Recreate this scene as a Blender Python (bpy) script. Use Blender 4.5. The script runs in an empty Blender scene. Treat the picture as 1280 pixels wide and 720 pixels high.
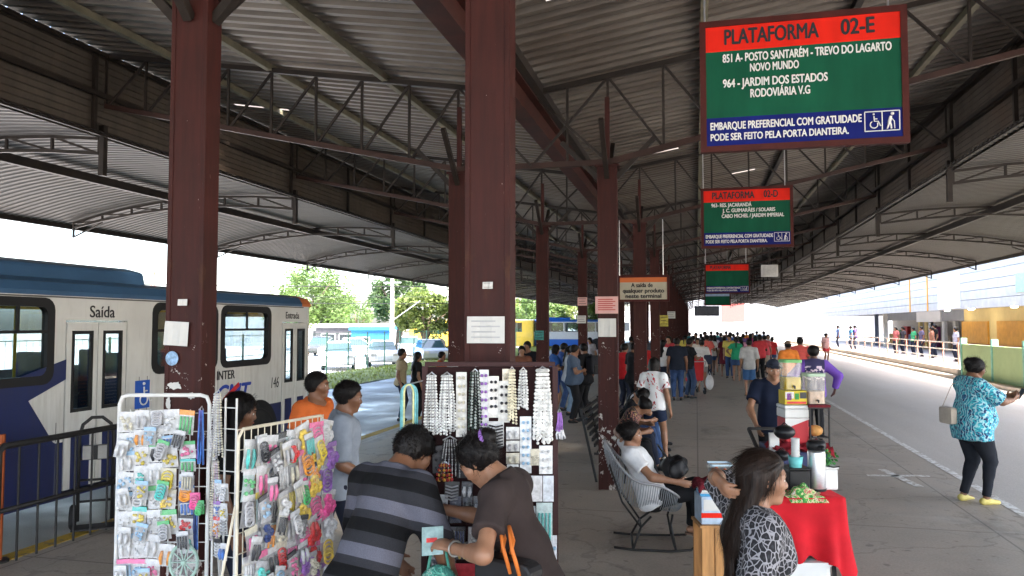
import bpy, math, random
import numpy as np
from mathutils import Vector, Matrix
random.seed(7); R = math.radians
S = bpy.context.scene; COL = S.collection
# ---------------------------------------------------------------- camera, sky, sun, exposure
CAM_H, FOC, YAW, PITCH = 2.15, 960.0, 13.47, 2.74
cam = bpy.data.cameras.new('camera'); camo = bpy.data.objects.new('camera', cam); COL.objects.link(camo)
cam.sensor_width = 36; cam.lens = 27; cam.clip_start = 0.05; cam.clip_end = 3000
camo.location = (0, 0, CAM_H); camo.rotation_euler = (R(90+PITCH), 0, R(YAW)); S.camera = camo
W = bpy.data.worlds.new('World'); S.world = W; W.use_nodes = True
_n = W.node_tree.nodes; _n.clear()
sky = _n.new('ShaderNodeTexSky'); sky.sky_type = 'NISHITA'; sky.sun_disc = False
SUN_EL, SUN_AZ = 60, 118          # azimuth clockwise from +Y: hazy sun high to the right, a little behind the camera
sky.sun_elevation = R(SUN_EL); sky.sun_rotation = R(SUN_AZ); sky.air_density = 1.0; sky.dust_density = 4.0; sky.ozone_density = 1.0
_b = _n.new('ShaderNodeBackground'); _b.inputs[1].default_value = 0.15; _o = _n.new('ShaderNodeOutputWorld')
W.node_tree.links.new(sky.outputs[0], _b.inputs[0]); W.node_tree.links.new(_b.outputs[0], _o.inputs[0])
sun = bpy.data.lights.new('sun', 'SUN'); sun.energy = 1.5; sun.angle = R(10); sun.color = (1, .92, .80)
suno = bpy.data.objects.new('sun', sun); COL.objects.link(suno)
_d = Vector((math.sin(R(SUN_AZ))*math.cos(R(SUN_EL)), math.cos(R(SUN_AZ))*math.cos(R(SUN_EL)), math.sin(R(SUN_EL))))
suno.rotation_euler = _d.to_track_quat('Z', 'Y').to_euler()
S.view_settings.view_transform = 'Standard'; S.view_settings.look = 'None'; S.view_settings.gamma = 1
S.view_settings.exposure = 3.7
S.cycles.max_bounces = 7; S.cycles.diffuse_bounces = 4; S.cycles.transparent_max_bounces = 12; S.cycles.use_denoising = True
S.cycles.sample_clamp_indirect = 6

# ---------------------------------------------------------------- helpers
_CM = Matrix.Translation((0, 0, CAM_H)) @ camo.rotation_euler.to_matrix().to_4x4()
def C(px, py, d):                                   # point d metres ahead, seen at a 1280x720 picture position
    return _CM @ Vector(((px-640)/FOC*d, (360-py)/FOC*d, -d))
def G(px, py, z=0.0):                               # the same on a level plane
    a = C(px, py, 1.0); t = (z-CAM_H)/(a.z-CAM_H); return Vector((a.x*t, a.y*t, z))
def GX(px, X):                                      # Y where the column px crosses the plane x = X
    return X/math.tan(math.atan((px-640)/FOC)-R(YAW))
def PY(px, py, Y):                                  # point at depth Y along the platform
    a = C(px, py, 1.0); t = Y/a.y; return Vector((a.x*t, Y, CAM_H+(a.z-CAM_H)*t))

def link(o, parent=None):
    COL.objects.link(o)
    if parent is not None: o.parent = parent
    return o
def tag(o, label=None, cat=None, group=None, kind=None):
    if label: o['label'] = label
    if cat: o['category'] = cat
    if group: o['group'] = group
    if kind: o['kind'] = kind
    return o
def thing(name, label, cat, loc=(0, 0, 0), rz=0, group=None):
    o = link(bpy.data.objects.new(name, None)); o.location = loc; o.rotation_euler = (0, 0, rz); o.empty_display_size = .2
    return tag(o, label, cat, group)
_kids = {}
def kids_of(o): return [c for c in o.children]
def copy_tree(o, parent=None):
    c = o.copy(); link(c, parent)
    for ch in list(o.children): copy_tree(ch, c)
    return c

class MB:
    def __init__(s): s.v = []; s.f = []; s.mi = []
    def add(s, vs, fs, m=0):
        n = len(s.v); s.v += [tuple(v) for v in vs]; s.f += [tuple(i+n for i in f) for f in fs]; s.mi += [m]*len(fs); return s
    def box(s, lo, hi, m=0, M=None):
        x0, y0, z0 = lo; x1, y1, z1 = hi
        vs = [Vector(p) for p in ((x0,y0,z0),(x1,y0,z0),(x1,y1,z0),(x0,y1,z0),(x0,y0,z1),(x1,y0,z1),(x1,y1,z1),(x0,y1,z1))]
        if M is not None: vs = [M @ v for v in vs]
        return s.add(vs, [(0,3,2,1),(4,5,6,7),(0,1,5,4),(1,2,6,5),(2,3,7,6),(3,0,4,7)], m)
    def bar(s, p, q, w, h=None, m=0, up=(0, 0, 1)):
        p = Vector(p); q = Vector(q); h = h or w; d = (q-p).normalized(); u = Vector(up)
        if abs(d.dot(u)) > .97: u = Vector((0, 1, 0))
        a = d.cross(u).normalized()*(w/2); b = a.cross(d).normalized()*(h/2)
        vs = [p-a-b, p+a-b, p+a+b, p-a+b, q-a-b, q+a-b, q+a+b, q-a+b]
        return s.add(vs, [(0,1,2,3),(7,6,5,4),(0,4,5,1),(1,5,6,2),(2,6,7,3),(3,7,4,0)], m)
    def tube(s, pts, r, n=8, m=0, closed=False, cap=True):
        pts = [Vector(p) for p in pts]; L = len(pts); rs = r if isinstance(r, (list, tuple)) else [r]*L
        vs = []; ref = None
        for i, p in enumerate(pts):
            a = pts[(i-1) % L] if (closed or i > 0) else p; b = pts[(i+1) % L] if (closed or i < L-1) else p
            d = (b-a); d = d.normalized() if d.length > 1e-9 else Vector((0, 0, 1))
            if ref is None: ref = Vector((0, 0, 1)) if abs(d.z) < .9 else Vector((1, 0, 0))
            u = d.cross(ref)
            if u.length < 1e-4: u = d.orthogonal()
            u.normalize(); w = u.cross(d).normalized(); ref = w
            for k in range(n):
                t = 2*math.pi*k/n; vs.append(p+u*(math.cos(t)*rs[i])+w*(math.sin(t)*rs[i]))
        fs = []
        for i in range(L if closed else L-1):
            j = (i+1) % L
            for k in range(n): fs.append((i*n+k, i*n+(k+1) % n, j*n+(k+1) % n, j*n+k))
        if cap and not closed: fs += [tuple(range(n-1, -1, -1)), tuple((L-1)*n+k for k in range(n))]
        return s.add(vs, fs, m)
    def lathe(s, prof, n=20, m=0, c=(0, 0, 0), cap=True):
        vs = []; fs = []; L = len(prof)
        for r, z in prof:
            for k in range(n): t = 2*math.pi*k/n; vs.append((c[0]+r*math.cos(t), c[1]+r*math.sin(t), c[2]+z))
        for i in range(L-1):
            for k in range(n): fs.append((i*n+k, i*n+(k+1) % n, (i+1)*n+(k+1) % n, (i+1)*n+k))
        if cap: fs += [tuple(range(n-1, -1, -1)), tuple((L-1)*n+k for k in range(n))]
        return s.add(vs, fs, m)
    def prism(s, poly, o, u, v, w, m=0):          # poly in (u, v) from o, thickness along w (vector)
        o = Vector(o); u = Vector(u); v = Vector(v); w = Vector(w); n = len(poly)
        a = [o+u*x+v*y for x, y in poly]; vs = a+[p+w for p in a]
        fs = [tuple(range(n-1, -1, -1)), tuple(range(n, 2*n))]+[(i, (i+1) % n, n+(i+1) % n, n+i) for i in range(n)]
        return s.add(vs, fs, m)
    def ball(s, c, r, m=0, n=12, k=8):
        r = r if isinstance(r, (tuple, list)) else (r, r, r); vs = []; fs = []
        for i in range(k+1):
            a = math.pi*i/k
            for j in range(n):
                t = 2*math.pi*j/n; vs.append((c[0]+r[0]*math.sin(a)*math.cos(t), c[1]+r[1]*math.sin(a)*math.sin(t), c[2]+r[2]*math.cos(a)))
        for i in range(k):
            for j in range(n): fs.append((i*n+j, (i+1)*n+j, (i+1)*n+(j+1) % n, i*n+(j+1) % n))
        return s.add(vs, fs, m)
    def build(s, name, mats, parent=None, smooth=False, bevel=0, loc=None, rot=None):
        me = bpy.data.meshes.new(name); me.from_pydata(s.v, [], s.f); me.update()
        for m in (mats if isinstance(mats, (list, tuple)) else [mats]): me.materials.append(m)
        if len(me.materials) > 1: me.polygons.foreach_set('material_index', s.mi)
        if smooth: me.polygons.foreach_set('use_smooth', [True]*len(me.polygons))
        o = link(bpy.data.objects.new(name, me), parent)
        if loc is not None: o.location = loc
        if rot is not None: o.rotation_euler = rot
        if bevel:
            b = o.modifiers.new('bevel', 'BEVEL'); b.width = bevel; b.segments = 2; b.limit_method = 'ANGLE'; b.angle_limit = R(40)
        return o
def rrect(x0, y0, x1, y1, r, n=4):
    out = []
    for cx, cy, a0 in ((x1-r, y0+r, -90), (x1-r, y1-r, 0), (x0+r, y1-r, 90), (x0+r, y0+r, 180)):
        for i in range(n+1): a = R(a0+90*i/n); out.append((cx+r*math.cos(a), cy+r*math.sin(a)))
    return out
def lettering(s, size, m, parent, loc, rot, align='LEFT', sx=.8, bold=.0, name='lettering', shear=0):
    c = bpy.data.curves.new(name, 'FONT'); c.body = s; c.size = size; c.extrude = .0015; c.align_x = align; c.shear = shear; c.resolution_u = 4
    t = bpy.data.objects.new(name, c); me = bpy.data.meshes.new_from_object(t); bpy.data.objects.remove(t); bpy.data.curves.remove(c)
    me.materials.clear(); me.materials.append(m); me.name = name
    if bold:
        vs = [v.co.copy() for v in me.vertices]; fs = [tuple(p.vertices) for p in me.polygons]; n = len(vs); me2 = bpy.data.meshes.new(name)
        me2.from_pydata([v+Vector((dx*bold*size, dy*bold*size, k*.0004)) for k, (dx, dy) in enumerate(((-1, 0), (1, 0), (0, .6), (0, -.6)))for v in vs], [], [tuple(i+k*n for i in f) for k in range(4) for f in fs]); me2.materials.append(m); me = me2
    o = link(bpy.data.objects.new(name, me), parent); o.location = loc; o.rotation_euler = rot; o.scale = (sx, 1, 1); return o
FRONT = (R(90), 0, 0)                               # lettering that faces -Y

# ---------------------------------------------------------------- materials
_mats = {}
def _ramp(nt, fac, stops, interp='LINEAR'):
    r = nt.nodes.new('ShaderNodeValToRGB'); r.color_ramp.interpolation = interp; el = r.color_ramp.elements
    while len(el) < len(stops): el.new(.5)
    for e, (p, c) in zip(el, stops): e.position = p; e.color = (*c, 1) if len(c) == 3 else c
    nt.links.new(fac, r.inputs[0]); return r.outputs[0]
def _noise(nt, scale, detail=4, rough=.55, vec=None, dist=0):
    n = nt.nodes.new('ShaderNodeTexNoise'); n.inputs['Scale'].default_value = scale; n.inputs['Detail'].default_value = detail
    n.inputs['Roughness'].default_value = rough; n.inputs['Distortion'].default_value = dist
    if vec is not None: nt.links.new(vec, n.inputs['Vector'])
    return n.outputs['Fac']
def _coords(nt, kind='Object', scale=(1, 1, 1), rot=(0, 0, 0)):
    t = nt.nodes.new('ShaderNodeTexCoord'); mp = nt.nodes.new('ShaderNodeMapping'); mp.inputs['Scale'].default_value = scale; mp.inputs['Rotation'].default_value = rot
    nt.links.new(t.outputs[kind], mp.inputs['Vector']); return mp.outputs[0]
def _mix(nt, fac, a, b, mode='MIX'):
    m = nt.nodes.new('ShaderNodeMix'); m.data_type = 'RGBA'; m.blend_type = mode
    for i, x in ((0, fac), (6, a), (7, b)):
        if isinstance(x, (int, float)): m.inputs[i].default_value = x
        elif isinstance(x, tuple): m.inputs[i].default_value = (*x, 1)
        else: nt.links.new(x, m.inputs[i])
    return m.outputs[2]
def _math(nt, op, a, b=0.0):
    m = nt.nodes.new('ShaderNodeMath'); m.operation = op
    for i, x in enumerate((a, b)):
        if isinstance(x, (int, float)): m.inputs[i].default_value = x
        else: nt.links.new(x, m.inputs[i])
    return m.outputs[0]
def base(name):
    m = bpy.data.materials.new(name); m.use_nodes = True; return m, m.node_tree, m.node_tree.nodes['Principled BSDF']
def _bump(nt, bs, h, strength, dist=.01):
    b = nt.nodes.new('ShaderNodeBump'); b.inputs['Strength'].default_value = strength; b.inputs['Distance'].default_value = dist
    nt.links.new(h, b.inputs['Height']); nt.links.new(b.outputs[0], bs.inputs['Normal'])
def mat(name, col, rough=.6, var=.18, scale=6, metal=0, bump=0, bscale=60, alpha=1, spec=.3, coat=0, stretch=(1, 1, 1), world=False):
    if name in _mats: return _mats[name]
    m, nt, bs = base(name); vec = _coords(nt, 'Object', stretch)
    if var:
        f = _noise(nt, scale, 5, .6, vec)
        lo = tuple(c*(1-var) for c in col); hi = tuple(min(1, c*(1+var)) for c in col)
        nt.links.new(_ramp(nt, f, [(.3, lo), (.7, hi)]), bs.inputs['Base Color'])
    else: bs.inputs['Base Color'].default_value = (*col, 1)
    bs.inputs['Roughness'].default_value = rough; bs.inputs['Metallic'].default_value = metal
    bs.inputs['Specular IOR Level'].default_value = spec; bs.inputs['Coat Weight'].default_value = coat
    if alpha < 1: bs.inputs['Alpha'].default_value = alpha
    if bump: _bump(nt, bs, _noise(nt, bscale, 3, .6, vec), bump)
    _mats[name] = m; return m
def fabric(name, col, **k): return mat('fabric_'+name, col, rough=.9, var=k.pop('var', .12), scale=14, bump=.12, bscale=140, spec=.2, **k)
def glassy(name, tint=(.55, .62, .65), mixv=.25, rough=.03):
    if name in _mats: return _mats[name]
    m, nt, bs = base(name); nt.nodes.remove(bs)
    t = nt.nodes.new('ShaderNodeBsdfTransparent'); t.inputs[0].default_value = (*tint, 1)
    g = nt.nodes.new('ShaderNodeBsdfGlossy'); g.inputs['Roughness'].default_value = rough; mx = nt.nodes.new('ShaderNodeMixShader'); lw = nt.nodes.new('ShaderNodeLayerWeight')
    nt.links.new(_math(nt, 'ADD', _math(nt, 'MULTIPLY', _math(nt, 'POWER', lw.outputs['Facing'], 4), .5), .03+.1*mixv), mx.inputs[0]); nt.links.new(t.outputs[0], mx.inputs[1]); nt.links.new(g.outputs[0], mx.inputs[2])
    nt.links.new(mx.outputs[0], nt.nodes['Material Output'].inputs[0]); _mats[name] = m; return m

def mat_floor():
    m, nt, bs = base('platform_concrete'); v = _coords(nt)
    big = _noise(nt, .35, 6, .65, v); mid = _noise(nt, 2.2, 6, .7, v); fine = _noise(nt, 45, 3, .6, v)
    c = _ramp(nt, big, [(.28, (.29, .238, .182)), (.5, (.44, .370, .292)), (.75, (.55, .47, .38))])
    c = _mix(nt, .55, c, _ramp(nt, mid, [(.3, (.24, .20, .152)), (.55, (.45, .38, .305)), (.8, (.54, .465, .38))]))
    c = _mix(nt, .25, c, _ramp(nt, fine, [(.3, (.10, .09, .08)), (.7, (.46, .42, .375))]))
    sp = _noise(nt, 6.5, 2, .5, v); c = _mix(nt, _ramp(nt, sp, [(.66, (0, 0, 0)), (.72, (.5, .5, .5))]), c, (.07, .062, .055))   # gum and drip spots
    st = _noise(nt, 1.1, 7, .72, _coords(nt, 'Object', (1, .45, 1)), .6); c = _mix(nt, _ramp(nt, st, [(.56, (0, 0, 0)), (.66, (.55, .55, .55))]), c, (.12, .104, .088))
    pa = _noise(nt, .8, 5, .6, _coords(nt, 'Object', (.6, .9, 1), (0, 0, .6)), .3); c = _mix(nt, _ramp(nt, pa, [(.60, (0, 0, 0)), (.68, (.4, .4, .4))]), c, (.52, .48, .43))
    vo = nt.nodes.new('ShaderNodeTexVoronoi'); vo.feature = 'DISTANCE_TO_EDGE'; vo.inputs['Scale'].default_value = .55; nz = nt.nodes.new('ShaderNodeTexNoise'); nz.inputs['Scale'].default_value = 2.5; nz.inputs['Detail'].default_value = 5; nt.links.new(v, nz.inputs['Vector'])
    vm = nt.nodes.new('ShaderNodeVectorMath'); vm.operation = 'MULTIPLY_ADD'; nt.links.new(nz.outputs['Color'], vm.inputs[0]); vm.inputs[1].default_value = (.7, .7, 0); nt.links.new(v, vm.inputs[2]); nt.links.new(vm.outputs[0], vo.inputs['Vector'])
    c = _mix(nt, _ramp(nt, vo.outputs[0], [(.0, (.32, .32, .32)), (.004, (.25, .25, .25)), (.008, (0, 0, 0))]), c, (.06, .052, .045))
    br = nt.nodes.new('ShaderNodeTexBrick'); nt.links.new(v, br.inputs['Vector'])
    br.offset = 0; br.inputs['Scale'].default_value = 1; br.inputs['Brick Width'].default_value = 3.0; br.inputs['Row Height'].default_value = 3.0; br.inputs['Mortar Size'].default_value = .012
    c = _mix(nt, _math(nt, 'MULTIPLY', br.outputs['Fac'], .55), c, (.055, .05, .045))
    nt.links.new(c, bs.inputs['Base Color']); nt.links.new(_ramp(nt, mid, [(.3, (.38,)*3), (.7, (.62,)*3)]), bs.inputs['Roughness'])
    _bump(nt, bs, fine, .25, .004); return m
def mat_road(name, lo, hi, wet=.5):
    m, nt, bs = base(name); v = _coords(nt); vs = _coords(nt, 'Object', (1, .08, 1))
    big = _noise(nt, .5, 6, .65, v); tr = _noise(nt, .9, 4, .6, vs); fine = _noise(nt, 60, 3, .7, v)
    mid = tuple((a+b)/2 for a, b in zip(lo, hi))
    c = _ramp(nt, big, [(.3, lo), (.7, hi)]); c = _mix(nt, .5, c, _ramp(nt, tr, [(.35, lo), (.7, hi)]))
    c = _mix(nt, .3, c, _ramp(nt, fine, [(.3, tuple(x*.45 for x in lo)), (.7, tuple(min(1, x*1.35) for x in hi))]))
    nt.links.new(c, bs.inputs['Base Color']); nt.links.new(_ramp(nt, big, [(.35, (wet,)*3), (.65, (.8,)*3)]), bs.inputs['Roughness']); _bump(nt, bs, fine, .3, .004); return m
def mat_paintline(name, col, under, cover=.5):
    m, nt, bs = base(name); v = _coords(nt); f = _noise(nt, 9, 6, .75, v)
    nt.links.new(_ramp(nt, f, [(cover-.06, under), (cover+.04, col)]), bs.inputs['Base Color']); bs.inputs['Roughness'].default_value = .7; return m
def mat_column():
    m, nt, bs = base('maroon_paint'); v = _coords(nt); f = _noise(nt, 3, 5, .6, v); st = _noise(nt, 5, 4, .6, _coords(nt, 'Object', (6, 6, .5)))
    c = _ramp(nt, f, [(.3, (.033, .0068, .0052)), (.7, (.058, .0122, .009))]); c = _mix(nt, .5, c, _ramp(nt, st, [(.3, (.015, .006, .005)), (.7, (.055, .012, .009))]))
    chips = _noise(nt, 8.5, 5, .75, v); z = nt.nodes.new('ShaderNodeSeparateXYZ'); nt.links.new(v, z.inputs[0])
    low = nt.nodes.new('ShaderNodeMapRange'); nt.links.new(z.outputs[2], low.inputs[0])
    for i, x in ((1, 2.6), (2, 0.9), (3, 0), (4, .13)): low.inputs[i].default_value = x
    k = _ramp(nt, _math(nt, 'ADD', chips, low.outputs[0]), [(.70, (0, 0, 0)), (.715, (1, 1, 1))])
    ru = _noise(nt, 4.2, 6, .72, _coords(nt, 'Object', (1.5, 1.5, .55))); c = _mix(nt, _ramp(nt, ru, [(.60, (0, 0, 0)), (.68, (.7, .7, .7))]), c, (.060, .022, .010)); sc = _noise(nt, 26, 3, .7, _coords(nt, 'Object', (1, 1, .25))); c = _mix(nt, _ramp(nt, sc, [(.70, (0, 0, 0)), (.73, (.55, .55, .55))]), c, (.16, .11, .09))
    c = _mix(nt, k, c, (.45, .42, .39)); nt.links.new(c, bs.inputs['Base Color']); bs.inputs['Roughness'].default_value = .6; bs.inputs['Specular IOR Level'].default_value = .22; _bump(nt, bs, chips, .12, .004); return m
def mat_sheet(name, lo, hi, rust, metal=.25, rough=.5):
    m, nt, bs = base(name); v = _coords(nt); st = _noise(nt, 1.4, 5, .65, _coords(nt, 'Object', (.35, 3, 1))); big = _noise(nt, .5, 5, .6, v)
    c = _ramp(nt, st, [(.3, lo), (.7, hi)]); c = _mix(nt, _ramp(nt, big, [(.45, (0, 0, 0)), (.75, (.75,)*3)]), c, rust)
    nt.links.new(c, bs.inputs['Base Color']); bs.inputs['Metallic'].default_value = metal; bs.inputs['Roughness'].default_value = rough; return m
def mat_stripes(name, cols, axis, period, warp=.0):      # cols: [(position, colour)], bands along an object-space direction
    m, nt, bs = base(name); v = _coords(nt); d = nt.nodes.new('ShaderNodeVectorMath'); d.operation = 'DOT_PRODUCT'
    nt.links.new(v, d.inputs[0]); d.inputs[1].default_value = Vector(axis).normalized()
    x = _math(nt, 'FRACT', _math(nt, 'DIVIDE', d.outputs['Value'], period)); c = _ramp(nt, x, cols, 'CONSTANT')
    f = _noise(nt, 260, 2, .5, v); c = _mix(nt, .35, c, _mix(nt, 1.0, c, _ramp(nt, f, [(.3, (.5, .5, .5)), (.7, (1.3, 1.3, 1.3))]), 'MULTIPLY'))
    nt.links.new(c, bs.inputs['Base Color']); bs.inputs['Roughness'].default_value = .9; bs.inputs['Specular IOR Level'].default_value = .2; _bump(nt, bs, _noise(nt, 14, 3, .5, v), .35, .02); return m
def mat_buspaint(name, col, dirt):
    m, nt, bs = base(name); v = _coords(nt); z = nt.nodes.new('ShaderNodeSeparateXYZ'); nt.links.new(v, z.inputs[0]); f = _noise(nt, 1.3, 5, .6, v); st = _noise(nt, 5, 5, .65, _coords(nt, 'Object', (1, 3, .35)))
    c = _ramp(nt, f, [(.3, tuple(x*.9 for x in col)), (.7, tuple(x*1.08 for x in col))]); low = nt.nodes.new('ShaderNodeMapRange'); nt.links.new(z.outputs[2], low.inputs[0])
    for i, x in ((1, 2.7), (2, .4), (3, -.05), (4, .22)): low.inputs[i].default_value = x
    c = _mix(nt, _ramp(nt, _math(nt, 'ADD', st, low.outputs[0]), [(.54, (0, 0, 0)), (.85, (.32, .32, .32))]), c, dirt); nt.links.new(c, bs.inputs['Base Color']); bs.inputs['Roughness'].default_value = .38; bs.inputs['Coat Weight'].default_value = .15; return m
def mat_leopard():
    m, nt, bs = base('leopard_print'); v = _coords(nt, 'Object', (1, 1, .8)); n = nt.nodes.new('ShaderNodeTexNoise'); n.inputs['Scale'].default_value = 18; nt.links.new(v, n.inputs['Vector'])
    vv = nt.nodes.new('ShaderNodeVectorMath'); vv.operation = 'MULTIPLY_ADD'; nt.links.new(n.outputs['Color'], vv.inputs[0]); vv.inputs[1].default_value = (.03, .03, .03); nt.links.new(v, vv.inputs[2])
    vo = nt.nodes.new('ShaderNodeTexVoronoi'); vo.feature = 'DISTANCE_TO_EDGE'; vo.inputs['Scale'].default_value = 43; nt.links.new(vv.outputs[0], vo.inputs['Vector'])
    v1 = nt.nodes.new('ShaderNodeTexVoronoi'); v1.inputs['Scale'].default_value = 43; nt.links.new(vv.outputs[0], v1.inputs['Vector'])
    ring = _ramp(nt, vo.outputs[0], [(.06, (.27, .26, .28)), (.10, (.008, .008, .011))])
    c = _mix(nt, _ramp(nt, v1.outputs['Distance'], [(.15, (.75,)*3), (.28, (0, 0, 0))]), ring, (.032, .032, .040))
    nt.links.new(c, bs.inputs['Base Color']); bs.inputs['Roughness'].default_value = .85; _bump(nt, bs, _noise(nt, 12, 3, .5, v), .4, .02); return m
def mat_print(name, cols, scale=9, dist=3.0, detail=2, wave=True):
    m, nt, bs = base(name); v = _coords(nt); f = _noise(nt, scale, detail, .5, v, dist)
    c = _ramp(nt, f, cols, 'CONSTANT' if len(cols) > 3 else 'LINEAR')
    if wave:
        w = nt.nodes.new('ShaderNodeTexWave'); w.inputs['Scale'].default_value = scale*1.1; w.inputs['Distortion'].default_value = 14; w.inputs['Detail'].default_value = 2; nt.links.new(v, w.inputs['Vector'])
        c = _mix(nt, _ramp(nt, w.outputs['Fac'], [(.78, (0, 0, 0)), (.86, (.8,)*3)]), c, cols[-1][1])
    nt.links.new(c, bs.inputs['Base Color']); bs.inputs['Roughness'].default_value = .85; _bump(nt, bs, _noise(nt, 12, 3, .5, v), .3, .02); return m
def mat_hair(name='hair_dark', col=(.0055, .0042, .004)):
    if name in _mats: return _mats[name]
    m, nt, bs = base(name); f = _noise(nt, 28, 4, .6, _coords(nt, 'Object', (4, 4, .35)))
    nt.links.new(_ramp(nt, f, [(.3, tuple(c*.5 for c in col)), (.75, tuple(c*2.2 for c in col))]), bs.inputs['Base Color']); bs.inputs['Roughness'].default_value = .5; bs.inputs['Specular IOR Level'].default_value = .2; _bump(nt, bs, f, .35, .004); _mats[name] = m; return m
def mat_skin(name, col):
    n = 'skin_'+name
    if n in _mats: return _mats[n]
    m, nt, bs = base(n); v = _coords(nt); f = _noise(nt, 11, 5, .6, v)
    nt.links.new(_ramp(nt, f, [(.3, (col[0]*.85, col[1]*.8, col[2]*.78)), (.7, (col[0]*1.1, col[1]*1.06, col[2]*1.05))]), bs.inputs['Base Color'])
    bs.inputs['Roughness'].default_value = .5; bs.inputs['Subsurface Weight'].default_value = .08; bs.inputs['Subsurface Radius'].default_value = (.02, .008, .004); _bump(nt, bs, _noise(nt, 160, 2, .5, v), .08, .003); _mats[n] = m; return m
MAROON = mat_column(); STEEL = mat('dark_truss_steel', (.018, .013, .010), .55, .4, 5); PALE = mat('pale_green_steel', (.17, .155, .105), .6, .25, 4)
RUSTRED = mat('red_oxide_steel', (.036, .0075, .0045), .6, .45, 3); BLACK = mat('black_plastic', (.012, .012, .013), .45, .1); DARK = mat('dark_iron', (.02, .019, .019), .5, .3, 20)
WHITE = mat('white_paint', (.66, .66, .64), .45, .05); PAPER = mat('white_paper', (.58, .57, .54), .8, .05, 12); CHROME = mat('bright_wire', (.55, .55, .56), .3, .1, metal=.8); GREY = mat('grey_metal', (.35, .35, .36), .45, .15, metal=.4)
ALU = mat('brushed_steel', (.6, .6, .61), .28, .12, 30, metal=.9, stretch=(1, 1, 8)); RUBBER = mat('tyre_rubber', (.018, .018, .019), .85, .2); GLASS = glassy('clear_glass'); BUSGLASS = glassy('bus_glass', (.72, .78, .80), .5)
# ---------------------------------------------------------------- ground
XC = -2.17; YK = [4.2+6*k for k in range(19)]; YB, YE = -9.0, 116.0
FLOOR = mat_floor(); ROADL = mat_road('left_road_asphalt', (.24, .23, .215), (.50, .485, .455), .28); ROADR = mat_road('right_road_concrete', (.40, .365, .325), (.58, .535, .48), .5)
def sheet(name, x0, x1, y0, y1, z, m, kind='structure'):
    return tag(MB().add([(x0, y0, z), (x1, y0, z), (x1, y1, z), (x0, y1, z)], [(0, 1, 2, 3)]).build(name, m), kind=kind)
sheet('ground', -300, 300, -100, 500, -.36, mat('far_ground', (.33, .31, .27), .9, .15, .05))
sheet('road', -13.2, -6.0, -30, 160, -.2, ROADL)
tag(MB().box((3.62, -30, -.3), (10.4, 170, -.006)).build('road', ROADR), kind='structure')
tag(MB().box((-6.3, -20, -.34), (3.62, 128, 0)).build('platform', FLOOR), kind='structure')
sheet('end_pavement', -80, 3.6, 128.2, 400, -.19, ROADR)
sheet('parking_lot', -70, -15.5, 5, 120, -.19, ROADR)
kb = MB(); kb.box((-6.31, -20, -.22), (-6.12, 128, .004)); tag(kb.build('kerb', mat_paintline('kerb_yellow', (.52, .33, .03), (.16, .14, .11), .43)), kind='structure')
ln = MB(); ln.add([(3.53, -20, .004), (3.645, -20, .004), (3.645, 128, .004), (3.53, 128, .004)], [(0, 1, 2, 3)])
ln.add([(2.35, 11.9, .004), (3.2, 12.05, .004), (3.2, 12.17, .004), (2.35, 12.02, .004)], [(0, 1, 2, 3)]); ln.add([(2.6, 12.5, .004), (2.72, 12.5, .004), (2.92, 11.3, .004), (2.8, 11.3, .004)], [(0, 1, 2, 3)])
ln.add([(3.75, 9.4, .0045), (5.2, 9.75, .0045), (5.2, 9.87, .0045), (3.75, 9.52, .0045)], [(0, 1, 2, 3)])
tag(ln.build('road_marking', mat_paintline('worn_white_line', (.80, .79, .76), (.44, .39, .33), .49)), kind='structure')

# ---------------------------------------------------------------- the station canopy: one building, all its pieces are parts
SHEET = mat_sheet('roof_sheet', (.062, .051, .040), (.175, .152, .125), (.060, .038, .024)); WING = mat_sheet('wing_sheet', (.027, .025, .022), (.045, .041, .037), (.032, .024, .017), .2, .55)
FASC = mat_sheet('fascia_sheet', (.042, .033, .025), (.08, .063, .047), (.068, .038, .02), .1, .7)
canopy = thing('station_canopy', 'long open bus station canopy with maroon steel columns, dark roof trusses and corrugated roof', 'canopy', (XC, 0, 0))
def corrugated(name, prof, m, pitch=.25, amp=.034, skip=()):
    ys = []; n = int((YE-YB)/pitch); b = MB()
    for i in range(n):
        y = YB+i*pitch; ys += [(y, amp), (y+pitch*.36, amp), (y+pitch*.5, -amp), (y+pitch*.86, -amp)]
    L = len(prof)
    for y, a in ys:
        for dx, z in prof: b.v.append((dx, y, z+a))
    for i in range(len(ys)-1):
        for j in range(L-1):
            if (i, j) in skip: continue
            b.f.append((i*L+j, i*L+j+1, (i+1)*L+j+1, (i+1)*L+j)); b.mi.append(0)
    return b.build(name, m, canopy)
def roofz(d): return 5.44+.16*d
NP = 12; pr = [.10+(7.15-.10)*i/NP for i in range(NP+1)]
def leak(ys): return {(int((y-YB)/.25)*4+2, j) for y, j in ys}
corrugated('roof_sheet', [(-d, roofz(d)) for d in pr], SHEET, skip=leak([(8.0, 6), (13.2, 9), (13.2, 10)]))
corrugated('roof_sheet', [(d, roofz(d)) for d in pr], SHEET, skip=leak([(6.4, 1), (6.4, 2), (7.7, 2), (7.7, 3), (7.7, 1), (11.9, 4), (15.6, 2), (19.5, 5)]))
def wingz(d):
    t = (d-6.8)/(13.4-6.8); return 5.14+1.16*t*(1-t)*1.15*1.0-.44*t
wp = [6.8+(13.4-6.8)*i/10 for i in range(11)]
for s in (-1, 1): corrugated('wing_sheet', [(s*d, wingz(d)) for d in wp], WING, .2, .012)
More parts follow.
